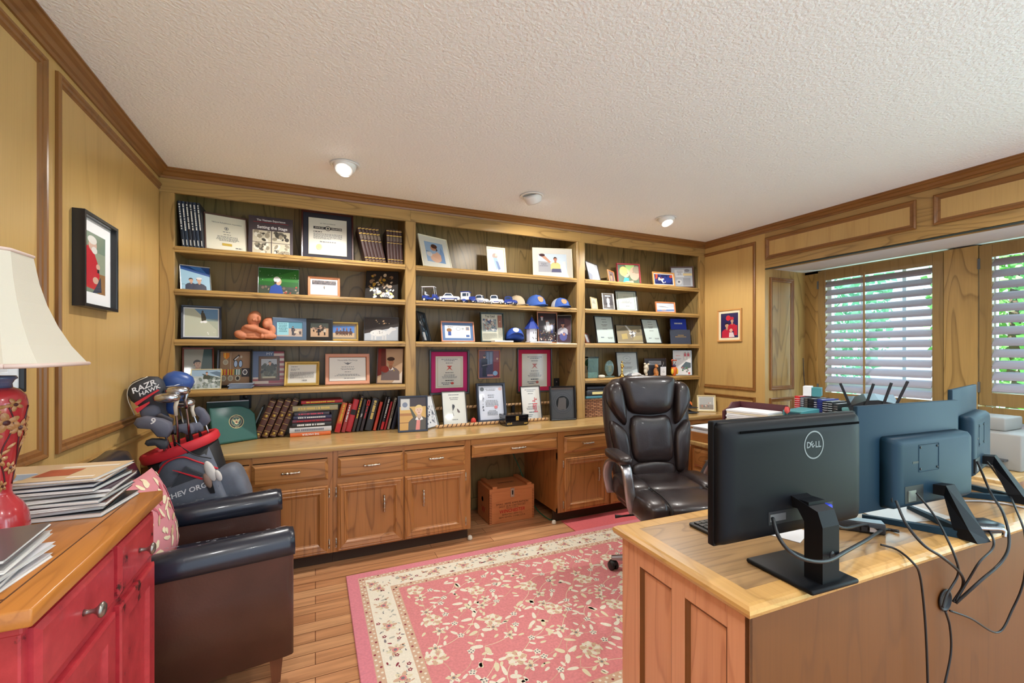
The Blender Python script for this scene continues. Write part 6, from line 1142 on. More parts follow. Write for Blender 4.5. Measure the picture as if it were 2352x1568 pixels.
shelf_pic('black framed aerial photo of fields, between two tall certificates', 1417, 1478, 747, S3, 3.31, 3.29, a_aerial, lean=12, fw=.005, fd=.014, fm='black')
shelf_pic('black framed certificate behind the gold figurine', 1418, 1467, 809, S4, 3.36, 3.31, lambda v: (v.fill((196, 206, 206)), v.ell(.5, .75, .2, .12, (150, 160, 170)), v.ell(.5, .75, .185, .105, (196, 206, 206)), v.lines(.42, .73, .58, .77, 1, (90, 100, 120)), v.lines(.3, .5, .7, .6, 2, INKG), v.lines(.3, .3, .75, .4, 2, INKG), v.lines(.5, .12, .8, .18, 1, INKG)), lean=12, fw=.008, fd=.016, fm='black', name='framed_certificate', cat='certificate', artname='certificate')
def a_poster(v): v.fill((226, 222, 218)).rect(.56, .62, .98, .98, (206, 206, 200)).person(.68, .64, .32, (190, 40, 44), (230, 226, 220)).person(.86, .64, .32, (190, 40, 44), (230, 226, 220)).lines(.08, .78, .46, .83, 1, (206, 90, 60)).lines(.1, .62, .45, .70, 2, INKG).poly([(.4, .3), (.7, .55), (.98, .5), (.98, .3), (.6, .2)], (70, 84, 84)).blobs(.4, .05, .9, .3, 12, [(120, 120, 110), (190, 70, 50), (60, 110, 60)], .06, 3)
shelf_pic('white edged golf poster in the far corner of the fourth shelf', 1546, 1589, 805, S4, 3.33, 3.25, a_poster, lean=5, fw=.006, fd=.010, fm='silver', name='framed_poster', cat='poster', group=None, artname='poster')
shelf_pic('dark plaque behind the tiger figurine in the window-side bay', 1480, 1530, 822, S4, 3.40, 3.37, lambda v: (v.fill((44, 44, 56)), v.rect(.2, .6, .8, .85, (170, 176, 186)), v.lines(.25, .64, .75, .82, 2, INKG)), lean=5, fw=.006, fd=.012, fm='walnut', name='award_plaque', cat='plaque', group=None, artname='plaque_plate')
def a_sail(v): v.fill((176, 176, 170)).rect(0, 0, 1, .4, (150, 140, 124)).blobs(.2, .2, .8, .6, 10, [(110, 110, 110), (214, 206, 196), (190, 130, 110)], .07, 4)
wt_pic('small pale gold framed picture on the worktop in the corner behind the swivel chair', 1602, 1645, 908, 945, 946, a_sail, lean=8, fw=.012, fd=.014, fm='ivory', mb=.008, mbc=(236, 234, 226), name='framed_photo', cat='framed photo', group='framed photos in the bookcase')
# ---- wall pictures
def a_oldman(v): v.fill((120, 140, 124)).rect(.0, .3, 1, .7, (150, 160, 140)).rect(.6, 0, 1, .35, (150, 110, 70)).poly([(0, .08), (0, .74), (.2, .78), (.45, .66), (.62, .50), (.7, .3), (.5, .06)], (196, 30, 50)).ell(.36, .80, .2, .11, (214, 180, 164)).ell(.34, .88, .22, .07, (226, 224, 220)).ell(.44, .72, .14, .06, (226, 222, 218)).ell(.62, .46, .10, .05, (214, 176, 156)).ell(.5, .22, .14, .06, (214, 176, 156)).poly([(.35, 0), (.55, .14), (.75, .3), (.8, .04)], (50, 60, 84)).rect(.58, .36, .68, .42, (36, 36, 40))
pw = pframe('wall_picture', 'deep black framed picture of a white-haired man in red on the panelled wall', 'picture', .312, .372, (XL+.001, 2.356, 1.512), R(90), 0, fw=.014, fd=.038, fm='black', mb=.05, mbc=(236, 236, 238), art=a_oldman, strut=False, prof=[(0, 0), (0, .038), (.012, .038), (.014, .034), (.014, 0)])
def a_plain(v): v.fill((226, 230, 236)).rect(.3, .4, .7, .6, (190, 196, 206))
pframe('wall_picture', 'dark framed picture with a white mat on the panelled wall, half behind the lampshade', 'picture', .32, .35, (XL+.001, 1.71, 1.21), R(90), 0, fw=.014, fd=.02, fm='black', mb=.05, mbc=(226, 232, 240), art=a_plain, strut=False)
def a_family(v): v.fill((40, 36, 84)).bust(.36, .50, .12, (190, 40, 60), hair=(40, 26, 30)).ell(.44, .80, .14, .11, (206, 44, 60)).bust(.66, .68, .10, (190, 36, 56), hair=(70, 50, 40)).poly([(.1, 0), (.12, .30), (.5, .30), (.55, 0)], (196, 40, 64)).ell(.6, .3, .09, .07, (222, 176, 156)).poly([(.5, .22), (.72, .22), (.8, .03), (.48, .03)], (226, 206, 210)).poly([(.72, .5), (.95, .5), (.95, .1), (.78, .1)], (190, 34, 56)).ell(.66, .78, .10, .06, (190, 36, 56))
pframe('wall_picture', 'small light-wood framed family portrait in red clothes on the panel beside the window bay', 'picture', .262, .305, (XR-.003, 2.925, 1.432), R(-90), 0, fw=.016, fd=.018, fm='oak', mb=.020, mbc=(232, 222, 190), art=a_family, strut=False)
# ================================================================ books
PAGE = mat('book_pages', (226, 216, 194), .8)
def bmat(c, r=.45): return mat('book_cloth_%d_%d_%d' % c, c, r, coat=.1)
GOLDP = mat('gilt_print', (206, 172, 92), .35, .6); WINK = mat('white_print', (230, 230, 226), .6); YINK = mat('yellow_print', (226, 190, 60), .6); RINK = mat('red_print', (206, 40, 44), .6); DINK = mat('dark_print', (30, 26, 26), .6)
def dashes(d, cx, z1, hw, L, m, seed):
    rd = random.Random(seed); z = z1
    while z > z1-L: k = rd.uniform(.006, .013); d.box(cx-hw, cx+hw, -.0052, -.0046, z-k, z, m); z -= k+rd.choice((.0015, .0015, .006))
def book(label, th, dp, h, c, loc, rot, group, title=None, tm=None, deco=None, pivot=0, tsize=None, front=None, name='book', pagec=None):
    """upright book, spine towards -y at y=0; x runs over the thickness (0..th, or -th..0 when pivot=1)"""
    t = thing(name, label, 'book', loc, rot, group); x0 = -th if pivot else 0; m = bmat(c); b = MB(); k = .0028
    b.box(x0, x0+k, 0, dp, 0, h, m); b.box(x0+th-k, x0+th, 0, dp, 0, h, m)
    n = 6; sp = [(x0+th/2-th/2*math.cos(math.pi*i/n), -.004*math.sin(math.pi*i/n)) for i in range(n+1)]
    b.loft([[(x, y, z) for x, y in sp]+[(x0+th-.0005, .003, z), (x0+.0005, .003, z)] for z in (0, h)], m, smooth=False); b.build('cover', t)
    MB().box(x0+k, x0+th-k, .003, dp-.004, .004, h-.004, pagec or PAGE).build('pages', t)
    d = MB(); cx = x0+th/2
    if deco: deco(d, cx, th, h)
    if title == '~': dashes(d, cx, h*.94, th*.18, h*.55, tm or WINK, label)
    elif title: d.text(title, cx, h*.5, tsize or min(th*.62, h*.9/(len(title)*.52)), tm or WINK, y=-.0052, rot=R(-90), bold=True)
    if front: front(d, x0, th, dp, h)
    if d.f: d.build('spine_print', t)
    return t
def flat(label, w, dp, th, c, x, y, z, yaw, group, title=None, tm=None, deco=None, name='book', pagec=None):
    """book lying flat, spine to the viewer; x,y is the middle of the spine's lower edge"""
    d2 = None
    t = book(label, th, dp, w, c, (x+w/2*math.cos(yaw), y+w/2*math.sin(yaw), z), (0, R(-90), yaw), group, None, None, None, name=name, pagec=pagec)
    d = MB()
    if title == '~': dashes(d, th/2, w*.88, th*.2, w*.68, tm or WINK, label)
    elif title: d.text(title, th/2, w*.5, min(th*.62, w*.9/(len(title)*.55)), tm or WINK, y=-.0052, rot=R(90), bold=True)
    if deco: deco(d, th/2, th, w)
    if d.f: d.build('spine_print', t)
    return t
# navy volumes, top shelf of the wall-side bay
ln = ['farthest from the cream certificate', 'second from the wall', 'third from the wall', 'fourth from the wall', 'fifth from the wall', 'touching the cream certificate plaque']
for i in range(6):
    book('navy book leaning on the top shelf, '+ln[i], .0182, .20, .278, ((22, 34, 52), (26, 44, 66), (22, 30, 44))[i % 3], (-.740+i*.0189, 3.25, S1+.001), (0, R(-5), 0), 'navy books on the top shelf', '~', WINK, lambda d, cx, th, h: d.box(cx-th*.12, cx+th*.12, -.0052, -.0046, h*.04, h*.16, WINK))
def d_brown(d, cx, th, h):
    for z0, z1 in ((.94, .965), (.80, .83), (.60, .615), (.12, .14), (.05, .06)): d.box(cx-th*.46, cx+th*.46, -.0052, -.0045, h*z0, h*z1, GOLDP)
    d.box(cx-th*.4, cx+th*.4, -.0052, -.0045, h*.66, h*.78, mat('brown_label', (110, 92, 76), .5))
bl = ['closest to the state certificate', 'second in the leaning row', 'third in the leaning row', 'fourth in the leaning row', 'fifth in the leaning row', 'last of the leaning row']
for i in range(6): book('dark brown gilt book leaning on the top shelf, '+bl[i], .0230, .18, .252, (62, 36, 32), (col(840, 3.27)+i*.0240, 3.27, S1+.001), (0, R(-13), 0), 'brown gilt books on the top shelf', deco=d_brown)
ul = ['first beside the leaning row', 'second from the leaning row', 'third from the leaning row', 'fourth from the leaning row', 'against the bay divider']
for i in range(5): book('dark brown gilt book standing almost upright on the top shelf, '+ul[i], .0215, .18, .252, (66, 38, 32), (col(891, 3.27)+i*.0222, 3.27, S1+.001), (0, R(-3), 0), 'brown gilt books on the top shelf', deco=d_brown)
# the large book shown by its cover
sb_ = thing('picture_book', 'large grey picture book showing its cover with four war photos, top shelf', 'book', (col(622, 3.33), 3.35, S1+.001), (R(-10), 0, R(2)))
w_, h_ = .262, .272; MB().box(-w_/2, w_/2, -.024, -.0215, 0, h_, bmat((72, 64, 68))).box(-w_/2, w_/2, -.0025, 0, 0, h_, bmat((72, 64, 68))).box(-w_/2, -w_/2+.003, -.024, 0, 0, h_, bmat((72, 64, 68))).build('cover', sb_); MB().box(-w_/2+.003, w_/2-.005, -.0213, -.0027, .004, h_-.004, PAGE).build('pages', sb_)
v = VP(w_, h_); v.fill((74, 64, 70)).text('The Vietnam Experience', .5, .90, .019, (230, 226, 226), True, .9).rect(.1, .845, .9, .853, (190, 40, 44)).text('Setting the Stage', .53, .72, .029, (236, 232, 232), True, .92)
for x0, z0 in ((.09, .335), (.52, .335), (.09, .02), (.52, .02)): v.rect(x0, z0, x0+.41, z0+.30, (206, 196, 172)).blobs(x0+.05, z0+.04, x0+.36, z0+.28, 16, [(90, 84, 74), (150, 140, 120), (60, 56, 50), (226, 220, 204)], .055, int(x0*100+z0*10))
v.ell(.72, .55, .12, .03, (70, 66, 58)).ell(.72, .58, .07, .035, (90, 84, 74)).ell(.72, .49, .05, .06, (150, 138, 116)); v.build('cover_print', sb_, (0, -.0246, 0))
# worktop, wall-side bay: green padded folders
GRF = mat('green_padded_cover', (38, 92, 82), .42, bump=.25, bscale=220, coat=.1); GRD = mat('green_folder_dark', (20, 62, 54), .5)
A, B = onz(487, 1024, WT), onz(590, 1008, WT); yw = math.atan2(B[1]-A[1], B[0]-A[0]); w_ = math.hypot(B[0]-A[0], B[1]-A[1]); mx, my = (A[0]+B[0])/2, (A[1]+B[1])/2
gf = thing('padded_folder', 'green padded folder with a round gold and black seal, leaning on the worktop', 'folder', (mx, my, WT+.001), (R(-14), 0, yw))
h_ = .232; p = MB(); ol = [(-w_/2, 0), (w_/2, 0), (w_/2, h_*.72), (w_/2-.025, h_*.86), (w_/2-.075, h_*.97), (w_/2-.12, h_), (-w_/2, h_)]
cxm = sum(q[0] for q in ol)/7; czm = sum(q[1] for q in ol)/7
p.loft([[(cxm+(x-cxm)*s, y, czm+(z-czm)*s) for x, z in ol] for y, s in ((0, .97), (-.003, 1), (-.010, 1), (-.016, .975), (-.0185, .93))], GRF, smooth=False); p.build('padded_cover', gf)
sl = VP(.088, .088); sl.ell(.5, .5, .5, .5, (206, 186, 120), n=36).ell(.5, .5, .46, .46, (30, 40, 40), n=36).ell(.5, .5, .34, .34, (214, 196, 140), n=32).ell(.5, .5, .32, .32, (36, 84, 76), n=32)
sl.poly([(.5, .72), (.56, .66), (.54, .60), (.72, .70), (.76, .62), (.66, .46), (.60, .40), (.66, .30), (.56, .34), (.5, .26), (.44, .34), (.34, .30), (.40, .40), (.34, .46), (.24, .62), (.28, .70), (.46, .60), (.45, .66)], (220, 206, 156)).rect(.44, .40, .56, .52, (150, 60, 50)); sl.text('UNITED STATES', .5, .87, .008, (214, 200, 150)).text('ARMY', .5, .09, .009, (214, 200, 150)); sl.build('round_seal', gf, (.012, -.0192, .085))
gf2 = thing('padded_folder', 'second dark green folder tucked upright behind the padded one with the seal', 'folder', (onz(560, 1003, WT)[0]-.085, 3.43, WT+.001), (R(-6), 0, R(6))); MB().box(-.12, .12, -.008, 0, 0, .245, GRD, bev=.002).box(-.118, .118, -.007, -.001, .002, .25, PAPW).build('cover', gf2)
# leather volumes leaning towards the stack
BLE = (92, 52, 38)
def d_lea(d, cx, th, h):
    for z in (.04, .16, .32, .49, .66, .82, .96): d.box(cx-th*.47, cx+th*.47, -.0052, -.0045, h*z, h*(z+.009), GOLDP)
    for z in (.09, .58): d.lathe([(th*.30, 0), (th*.30, .0006), (0, .0006)], GOLDP, TR(cx, -.0046, h*z, rx=R(90)), n=14)
tl = ['nearest the green folder', 'second from the green folder', 'third from the green folder', 'closest to the flat stack']
for i in range(4): x = onz(598, 1004, WT)[0]+i*.0465; book('brown leather gilt volume leaning on the worktop, '+tl[i], .0370, .15, .262, BLE, (x, 3.35, WT+.001), (0, R(22), 0), 'leather volumes on the worktop', deco=d_lea, pivot=1)
x, y = onz(590, 1004, WT); book('thin grey book leaning behind the leather volumes', .010, .12, .22, (110, 120, 118), (x-.040, 3.385, WT+.001), (0, R(22), 0), None, pivot=1)
# flat stack
x0, y0 = onz(714, 1001, WT); y0 = min(y0, 3.34); z = WT+.001; ST = 'books in the flat stack on the worktop'
for (lb, w, th, c, ti, tm, dx) in (('orange book THE AMATEUR at the bottom of the flat stack', .255, .026, (214, 104, 44), 'THE AMATEUR', WINK, 0), ('white book second from the bottom of the flat stack', .262, .034, (196, 192, 190), '~', mat('grey_print', (120, 124, 134), .6), 0), ('black book with pale title third from the bottom of the flat stack', .245, .031, (38, 34, 34), '~', WINK, .008),
        ('purple and red book in the middle of the flat stack', .245, .020, (110, 54, 74), '~', RINK, .008), ('dark blue book with white and red title in the flat stack', .24, .024, (44, 46, 84), '~', WINK, .012), ('pink-red titled dark book just under the khaki one', .22, .022, (70, 66, 78), '~', mat('pink_print', (226, 84, 110), .6), .008), ('thin dark book under the khaki one', .235, .007, (50, 44, 40), None, None, .012), ('large khaki book near the top of the flat stack', .285, .036, (172, 160, 118), '~', GOLDP, .03)):
    flat(lb, w, .155, th, c, x0+dx, y0, z, 0, ST, ti, tm); z += th+.0012
flat('thin green book directly under the tilted red one', .255, .15, .010, (48, 84, 60), x0+.075, y0+.004, z, R(2), ST); z += .0112
rb = flat('red book tilted on top of the flat stack', .265, .150, .022, (170, 26, 36), x0+.072, y0-.002, z, R(3), ST, '~', YINK)
# leaning row
def d_bar(c1, z0, z1):
    def f(d, cx, th, h): d.box(cx-th*.46, cx+th*.46, -.0052, -.0046, h*z0, h*z1, c1)
    return f
ROW = [(780, .036, .215, (214, 100, 46), '~', YINK, 'orange and red book first in the leaning row'), (792, .026, .208, (170, 60, 56), '~', WINK, 'red book with white title second in the leaning row'), (806, .038, .236, (190, 30, 40), None, None, 'thick plain red book in the leaning row'), (815, .022, .262, (60, 44, 36), '~', YINK, 'tall brown-black book sticking up above the plain red one'),
       (824, .022, .234, (34, 32, 34), 'GIRL', WINK, 'black book with big white and yellow letters in the leaning row'), (833, .022, .234, (52, 40, 44), '~', RINK, 'black book with red title and red top in the leaning row'), (853, .048, .236, (36, 34, 36), '~', GOLDP, 'thick black book with gold script in the leaning row'), (863, .020, .212, (196, 70, 44), '~', RINK, 'orange-red book beside the thick black one'),
       (871, .014, .250, (44, 36, 34), None, None, 'dark slim book behind the orange-red one'), (879, .020, .246, (40, 40, 44), '~', WINK, 'black book with white upright letters near the end of the leaning row'), (886, .014, .21, (190, 40, 48), None, None, 'thin red book near the end of the leaning row'), (894, .016, .238, (168, 160, 146), '~', DINK, 'grey-beige book last in the leaning row'), (906, .026, .232, (30, 34, 54), None, None, 'dark navy book behind the photo of the boy')]
for i, (px, th, h, c, ti, tm, lb) in enumerate(ROW):
    x, y = onz(px, 993-i*.6, WT); book(lb, th, .13, h, c, (x, min(max(y, 3.32), 3.355), WT+.001), (0, R(14), 0), 'books in the leaning row on the worktop', ti, tm, {2: d_bar(DINK, .52, .68), 5: d_bar(RINK, .80, .97), 0: d_bar(RINK, .02, .3), 9: d_bar(RINK, .02, .25)}.get(i), pivot=1)
# slim cases on the fourth shelf
zz = S4+.001
for i, lb in enumerate(('lowest slim grey-blue case before the medal box', 'second slim grey-blue case before the medal box', 'third slim grey-blue case before the medal box', 'topmost slim grey-blue case before the medal box')):
    t = thing('slim_case', lb, 'case', (col(553, 3.25)+(.004 if i % 2 else -.003), 3.265, zz), R(3-2*i), 'slim cases in a small stack'); MB().box(-.066, .066, -.035, .035, 0, .0035, mat('case_slate', (92, 104, 122), .4), bev=.001).build('tray', t); MB().box(-.066, .066, -.035, .035, .0036, .0075, mat('case_lid', (150, 162, 180), .35), bev=.0015).build('lid', t); zz += .0082
# ================================================================ terracotta sculpture
TER = mat('terracotta', (206, 132, 96), .65, var=.1, vscale=20)
def clay(name, parts, m, vox=.004, parent=None, smooth=4, extra=None):
    b = MB()
    for q in parts:
        cx, cy, cz, rx, ry, rz = q[:6]; M = TR(cx, cy, cz, *[R(a) for a in q[6:9]]) if len(q) > 6 else TR(cx, cy, cz); b.ell(0, 0, 0, rx, ry, rz, m, M, n=18, k=12)
    if extra: extra(b)
    o = b.build(name, parent); r = o.modifiers.new('remesh', 'REMESH'); r.mode = 'VOXEL'; r.voxel_size = vox; r.use_smooth_shade = True; s_ = o.modifiers.new('smooth', 'SMOOTH'); s_.iterations = smooth; s_.factor = .5; return o
ts = thing('clay_sculpture', 'terracotta sculpture of two embracing figures on the third shelf', 'sculpture', (col(592, 3.32), 3.325, S3+.005))
clay('figures', [(-.02, 0, .138, .040, .045, .052, 0, 18, 0), (-.005, -.035, .125, .012, .012, .012), (.012, -.036, .136, .010, .014, .02), (-.022, .0, .085, .028, .03, .04), (-.05, .01, .055, .05, .045, .045, 0, 30, 0), (-.092, .0, .028, .045, .045, .03, 0, 20, 0), (.0, .01, .03, .10, .055, .032), (.066, .01, .105, .042, .045, .046), (.088, .0, .062, .026, .042, .05), (.05, -.03, .098, .018, .02, .024), (-.02, -.035, .072, .06, .022, .02, 0, 14, 0), (.04, -.045, .05, .055, .022, .02, 0, 20, 0), (.075, -.048, .022, .04, .02, .02), (.05, -.055, .02, .012, .012, .016), (.03, -.055, .02, .011, .012, .016), (-.02, -.05, .125, .006, .008, .006), (-.045, -.015, .138, .008, .008, .014), (.02, .0, .012, .115, .05, .012)], TER, .0035, ts)
# ================================================================ toy vehicles and caps on the middle bay
TW = mat('toy_white', (236, 236, 240), .25, coat=.4); TB = mat('toy_blue', (44, 70, 160), .25, coat=.4); TG = mat('toy_glass', (60, 74, 96), .1); TK = mat('toy_tyre', (34, 34, 38), .6); TC = mat('toy_chrome', (200, 200, 206), .15, 1)
def wheels(t, xs, w, r, m=None):
    for x in xs:
        for y in (-w, w): k = MB(); M = TR(x, y, r, rx=R(90)); k.lathe([(0, -.005), (r, -.005), (r, .005), (0, .005)], TK, M, n=18); k.lathe([(0, -.0062), (r*.6, -.0058), (r*.6, .0058), (0, .0062)], m or TW, M, n=14); k.build('wheel', t)
def toy_at(px, Y, z, yaw, name, label, grp='toy vehicles on the second shelf'): return thing(name, label, 'toy', (col(px, Y), Y, z+.001), R(yaw), grp)
def car(px, label, L, body, roof, kind, yaw=-28, Y=3.275):
    t = toy_at(px, Y, S2, yaw, 'toy_car', label); h = .5*L; w = .19*L; bm_ = TW if body == 'w' else TB; rm = TW if roof == 'w' else TB
    b = MB(); P = {'sedan': [(-.5, .10), (.5, .10), (.51, .20), (.46, .27), (.2, .29), (-.3, .29), (-.5, .27), (-.52, .18)], 'old': [(-.42, .08), (.48, .08), (.5, .16), (.44, .30), (.15, .33), (-.36, .33), (-.44, .2)]}[kind]
    f = lambda s, y: [(x*L*s, y, .002+z*L*(1 if s == 1 else .98)) for x, z in P]
    b.loft([f(.96, -w), f(1, -w*.85), f(1, w*.85), f(.96, w)], bm_, smooth=False); b.build('body', t)
    c = MB(); Q = {'sedan': [(-.32, .29), (.2, .29), (.08, .43), (-.2, .44)], 'old': [(-.36, .33), (.13, .33), (.08, .55), (-.02, .60), (-.30, .59), (-.38, .48)]}[kind]
    c.loft([[(x*L, y, .002+z*L*1) for x, z in Q] for y in (-w*.8, w*.8)], rm, smooth=False); c.build('cabin', t)
    g = MB(); Qs = [(sum(q[0] for q in Q)/len(Q)+(x-sum(q[0] for q in Q)/len(Q))*.78, sum(q[1] for q in Q)/len(Q)+(z-sum(q[1] for q in Q)/len(Q))*.62) for x, z in Q]
    for y in (-w*.8, w*.8): g.prism([(x*L, .002+z*L) for x, z in Qs], y-.001, y+.001, TG)
    g.box(.105*L if kind == 'sedan' else .10*L, .125*L, -w*.6, w*.6, .34*L if kind == 'sedan' else .40*L, .41*L if kind == 'sedan' else .54*L, TG); g.build('windows', t)
    MB().box(.47*L, .52*L, -w*.9, w*.9, .12*L, .16*L, TC).build('bumper', t)
    hl = MB(); [hl.ell(.48*L, y, .24*L, .02*L, .035*L, .035*L, TC, n=10, k=6) for y in (-w*.7, w*.7)]; hl.build('headlights', t)
    MB().box(-.4*L, .4*L, -w-.0006, -w+.001, .16*L, .20*L, TB if bm_ is TW else TW).build('side_stripe', t)
    if kind == 'old':
        fd = MB()
        for y in (-w*.95, w*.95):
            for x in (-.28, .32): fd.ell(x*L, y, .17*L, .15*L, .05*L, .09*L, TB if roof == 'b' or body == 'b' else TW, n=14, k=8)
        fd.build('fenders', t)
    wheels(t, (-.29*L, .31*L), w, .088*L); return t
gc = toy_at(988, 3.275, S2, -30, 'toy_golf_cart', 'blue toy golf cart with a white roof at the divider end of the second shelf')
b = MB(); b.prism([(-.055, .014), (.058, .014), (.064, .03), (.05, .052), (.025, .052), (.02, .028), (-.01, .028), (-.012, .042), (-.055, .045)], -.026, .026, TB); b.build('body', gc)
MB().box(-.062, .040, -.030, .030, .106, .112, TW, bev=.002).build('roof', gc); MB().box(-.03, -.012, -.022, .022, .044, .052, TW, bev=.002).box(-.036, -.03, -.022, .022, .05, .075, TW, bev=.002).build('seat', gc)
for x, x2 in ((-.055, -.055), (.045, .034)):
    for y in (-.026, .026): MB().tube([(x, y, .04), (x2, y, .107)], .0018, TW, n=6).build('roof_post', gc)
MB().box(.036, .037, -.024, .024, .055, .105, GLASS).build('windshield', gc); wheels(gc, (-.038, .042), .026, .014)
car(1033, 'white toy saloon car with a low roof next to the golf cart', .155, 'w', 'w', 'sedan', -22)
tk = toy_at(1077, 3.275, S2, -35, 'toy_truck', 'blue and white toy delivery truck with a tall box body')
MB().box(-.06, .005, -.026, .026, .026, .088, TW, bev=.002).build('box_body', tk); MB().box(-.064, .012, -.028, .028, .086, .092, TB, bev=.002).build('roof', tk); MB().box(.005, .06, -.018, .018, .024, .052, TB, bev=.004).box(.058, .064, -.016, .016, .022, .05, TC).build('hood', tk)
MB().box(-.045, -.015, -.0272, -.026, .055, .078, TG).box(-.008, .003, -.0272, -.026, .055, .078, TG).build('windows', tk); f_ = MB(); [f_.ell(x, y, .022, .02, .008, .012, TB, n=12, k=8) for x in (-.035, .042) for y in (-.026, .026)]; f_.build('fenders', tk); wheels(tk, (-.035, .042), .026, .015)
car(1106, 'white vintage toy car beside the delivery truck', .118, 'w', 'w', 'old', -40)
car(1140, 'white vintage toy car with blue fenders, standing apart in the middle', .125, 'w', 'w', 'old', -32).name = 'toy_car'
car(1172, 'blue and white vintage toy car in front of the tan cap', .115, 'b', 'b', 'old', -45, 3.25)
CPB = mat('cap_blue_cloth', (70, 108, 190), .8, bump=.2, bscale=400); CPD = mat('cap_royal_cloth', (44, 84, 180), .75, bump=.2, bscale=400); CPW = mat('cap_white_cloth', (226, 226, 224), .85); CPT = mat('cap_tan_cloth', (196, 176, 146), .85); CPK = mat('cap_black_cloth', (38, 38, 44), .8); PATCH = mat('stitched_patch_tan', (190, 150, 110), .8); ORG = mat('orange_print', (226, 120, 50), .7)
def cap(label, loc, yaw, m, mb_, grp, r=.088, tilt=0, mfront=None, patch=None, hgt=.098):
    t = thing('baseball_cap', label, 'cap', loc, (R(tilt), 0, R(yaw)), grp); b = MB(); rg = []
    for j in range(9): a = math.pi/2*j/8; rg.append([(r*.90*math.cos(a)**.85*math.cos(q) if a < 1.57 else 0, r*1.05*math.cos(a)**.85*math.sin(q) if a < 1.57 else 0, hgt*math.sin(a)**.9+.002) for q in [2*math.pi*i/24 for i in range(24)]])
    b.loft(rg, m); b.build('crown', t)
    if mfront: f = MB(); f.loft([[(x*1.012, y*1.012, z+.0008) for x, y, z in rr[14:23]] for rr in rg[:8]], mfront, closed=False, cap=False); f.build('front_panel', t)
    k = MB(); rg2 = []
    for s in (0, .35, .7, 1): rg2.append([(r*.88*math.cos(q)*(1-.12*s), -r*1.0*math.sin(q)*(1+.0*s)-s*r*.72*math.sin(q)**.6, .006+.010*math.sin(q)-.016*s*s*(1-math.sin(q))*0-.004*s) for q in [R(18)+R(144)*i/14 for i in range(15)]])
    up = [[(x, y, z+.0022) for x, y, z in rr] for rr in rg2]
    k.loft(rg2, mb_, closed=False, cap=False); k.loft(up, mb_, closed=False, cap=False); k.loft([rg2[-1], up[-1]], mb_, closed=False, cap=False); k.build('brim', t)
    MB().ell(0, 0, hgt+.003, .008, .008, .004, mb_, n=10, k=6).build('button', t)
    if patch: p = MB(); p.loft([[(.026*s*math.cos(q), -r*1.05*math.cos(.62+.32*s*math.sin(q))**.85-.003, hgt*math.sin(.62+.32*s*math.sin(q))**.9+.002) for q in [2*math.pi*i/14 for i in range(14)]] for s in (1, .5, .05)], patch, cap=False); p.build('stitched_patch', t)
    return t
GC = 'caps on the middle bay shelves'
cap('tan and white cap behind the blue toy car', (col(1186, 3.385), 3.385, S2+.001), 14, CPT, CPT, GC, r=.082)
cap('plain blue cap with a small tan patch between the tan and white caps', (col(1231, 3.345), 3.345, S2+.001), 0, CPB, CPB, GC, r=.094, patch=PATCH, hgt=.105)
cap('white cap with a blue front panel, last on the second shelf', (col(1287, 3.345), 3.345, S2+.001), -8, CPW, CPB, GC, r=.092, mfront=CPB, patch=PATCH, hgt=.092)
cap('royal blue cap tipped beside the birdhouse', (col(1184, 3.32), 3.335, S3+.026), -15, CPD, CPD, GC, r=.088, tilt=-16, patch=CPW)
bh = thing('birdhouse', 'small white birdhouse with a pointed blue roof on the third shelf', 'birdhouse', (col(1222, 3.30), 3.305, S3+.014), R(12))
b = MB(); b.loft([[(.044*math.cos(R(60*i+30)), .044*math.sin(R(60*i+30)), z) for i in range(6)] for z in (0, .105)], TW, smooth=False); b.build('house_body', bh); MB().loft([[(s*math.cos(R(60*i+30)), s*math.sin(R(60*i+30)), z) for i in range(6)] for z, s in ((.103, .066), (.112, .060), (.20, .006), (.205, .001))], TB, smooth=False).build('roof', bh)
MB().lathe([(.013, 0), (.013, .001), (0, .001)], DINK, TR(0, -.0385, .07, rx=R(90)), n=20).build('entry_hole', bh); d = MB(); rd = random.Random(3); [d.ell(rd.uniform(-.02, .02), -.0386, rd.uniform(.01, .035), .004, .0006, .003, DINK, n=6, k=4) for _ in range(12)]; d.build('painted_spots', bh); MB().lathe([(.055, -.013), (.055, -.002), (.03, 0)], TW, n=24).build('base_disc', bh); MB().tube([(.008*math.cos(q), 0, .212+.008*math.sin(q)) for q in [2*math.pi*i/12 for i in range(13)]], .0012, BRASS, n=5).build('hanging_ring', bh)
flat('white book lying flat before the royal blue cap', .165, .10, .014, (232, 230, 228), col(1158, 3.235), 3.235, S3+.001, R(2), None, pagec=PAPW)
mg = thing('magazine', 'thin white magazine lying flat before the birdhouse', 'magazine', (col(1240, 3.25)+.0, 3.235, S3+.0005), R(-2)); MB().box(-.10, .10, -.012, .01, 0, .010, PAPW).build('pages', mg); MB().box(-.10, .10, -.0125, .011, .0101, .0112, mat('mag_grey_cover', (190, 194, 200), .4)).build('cover', mg)
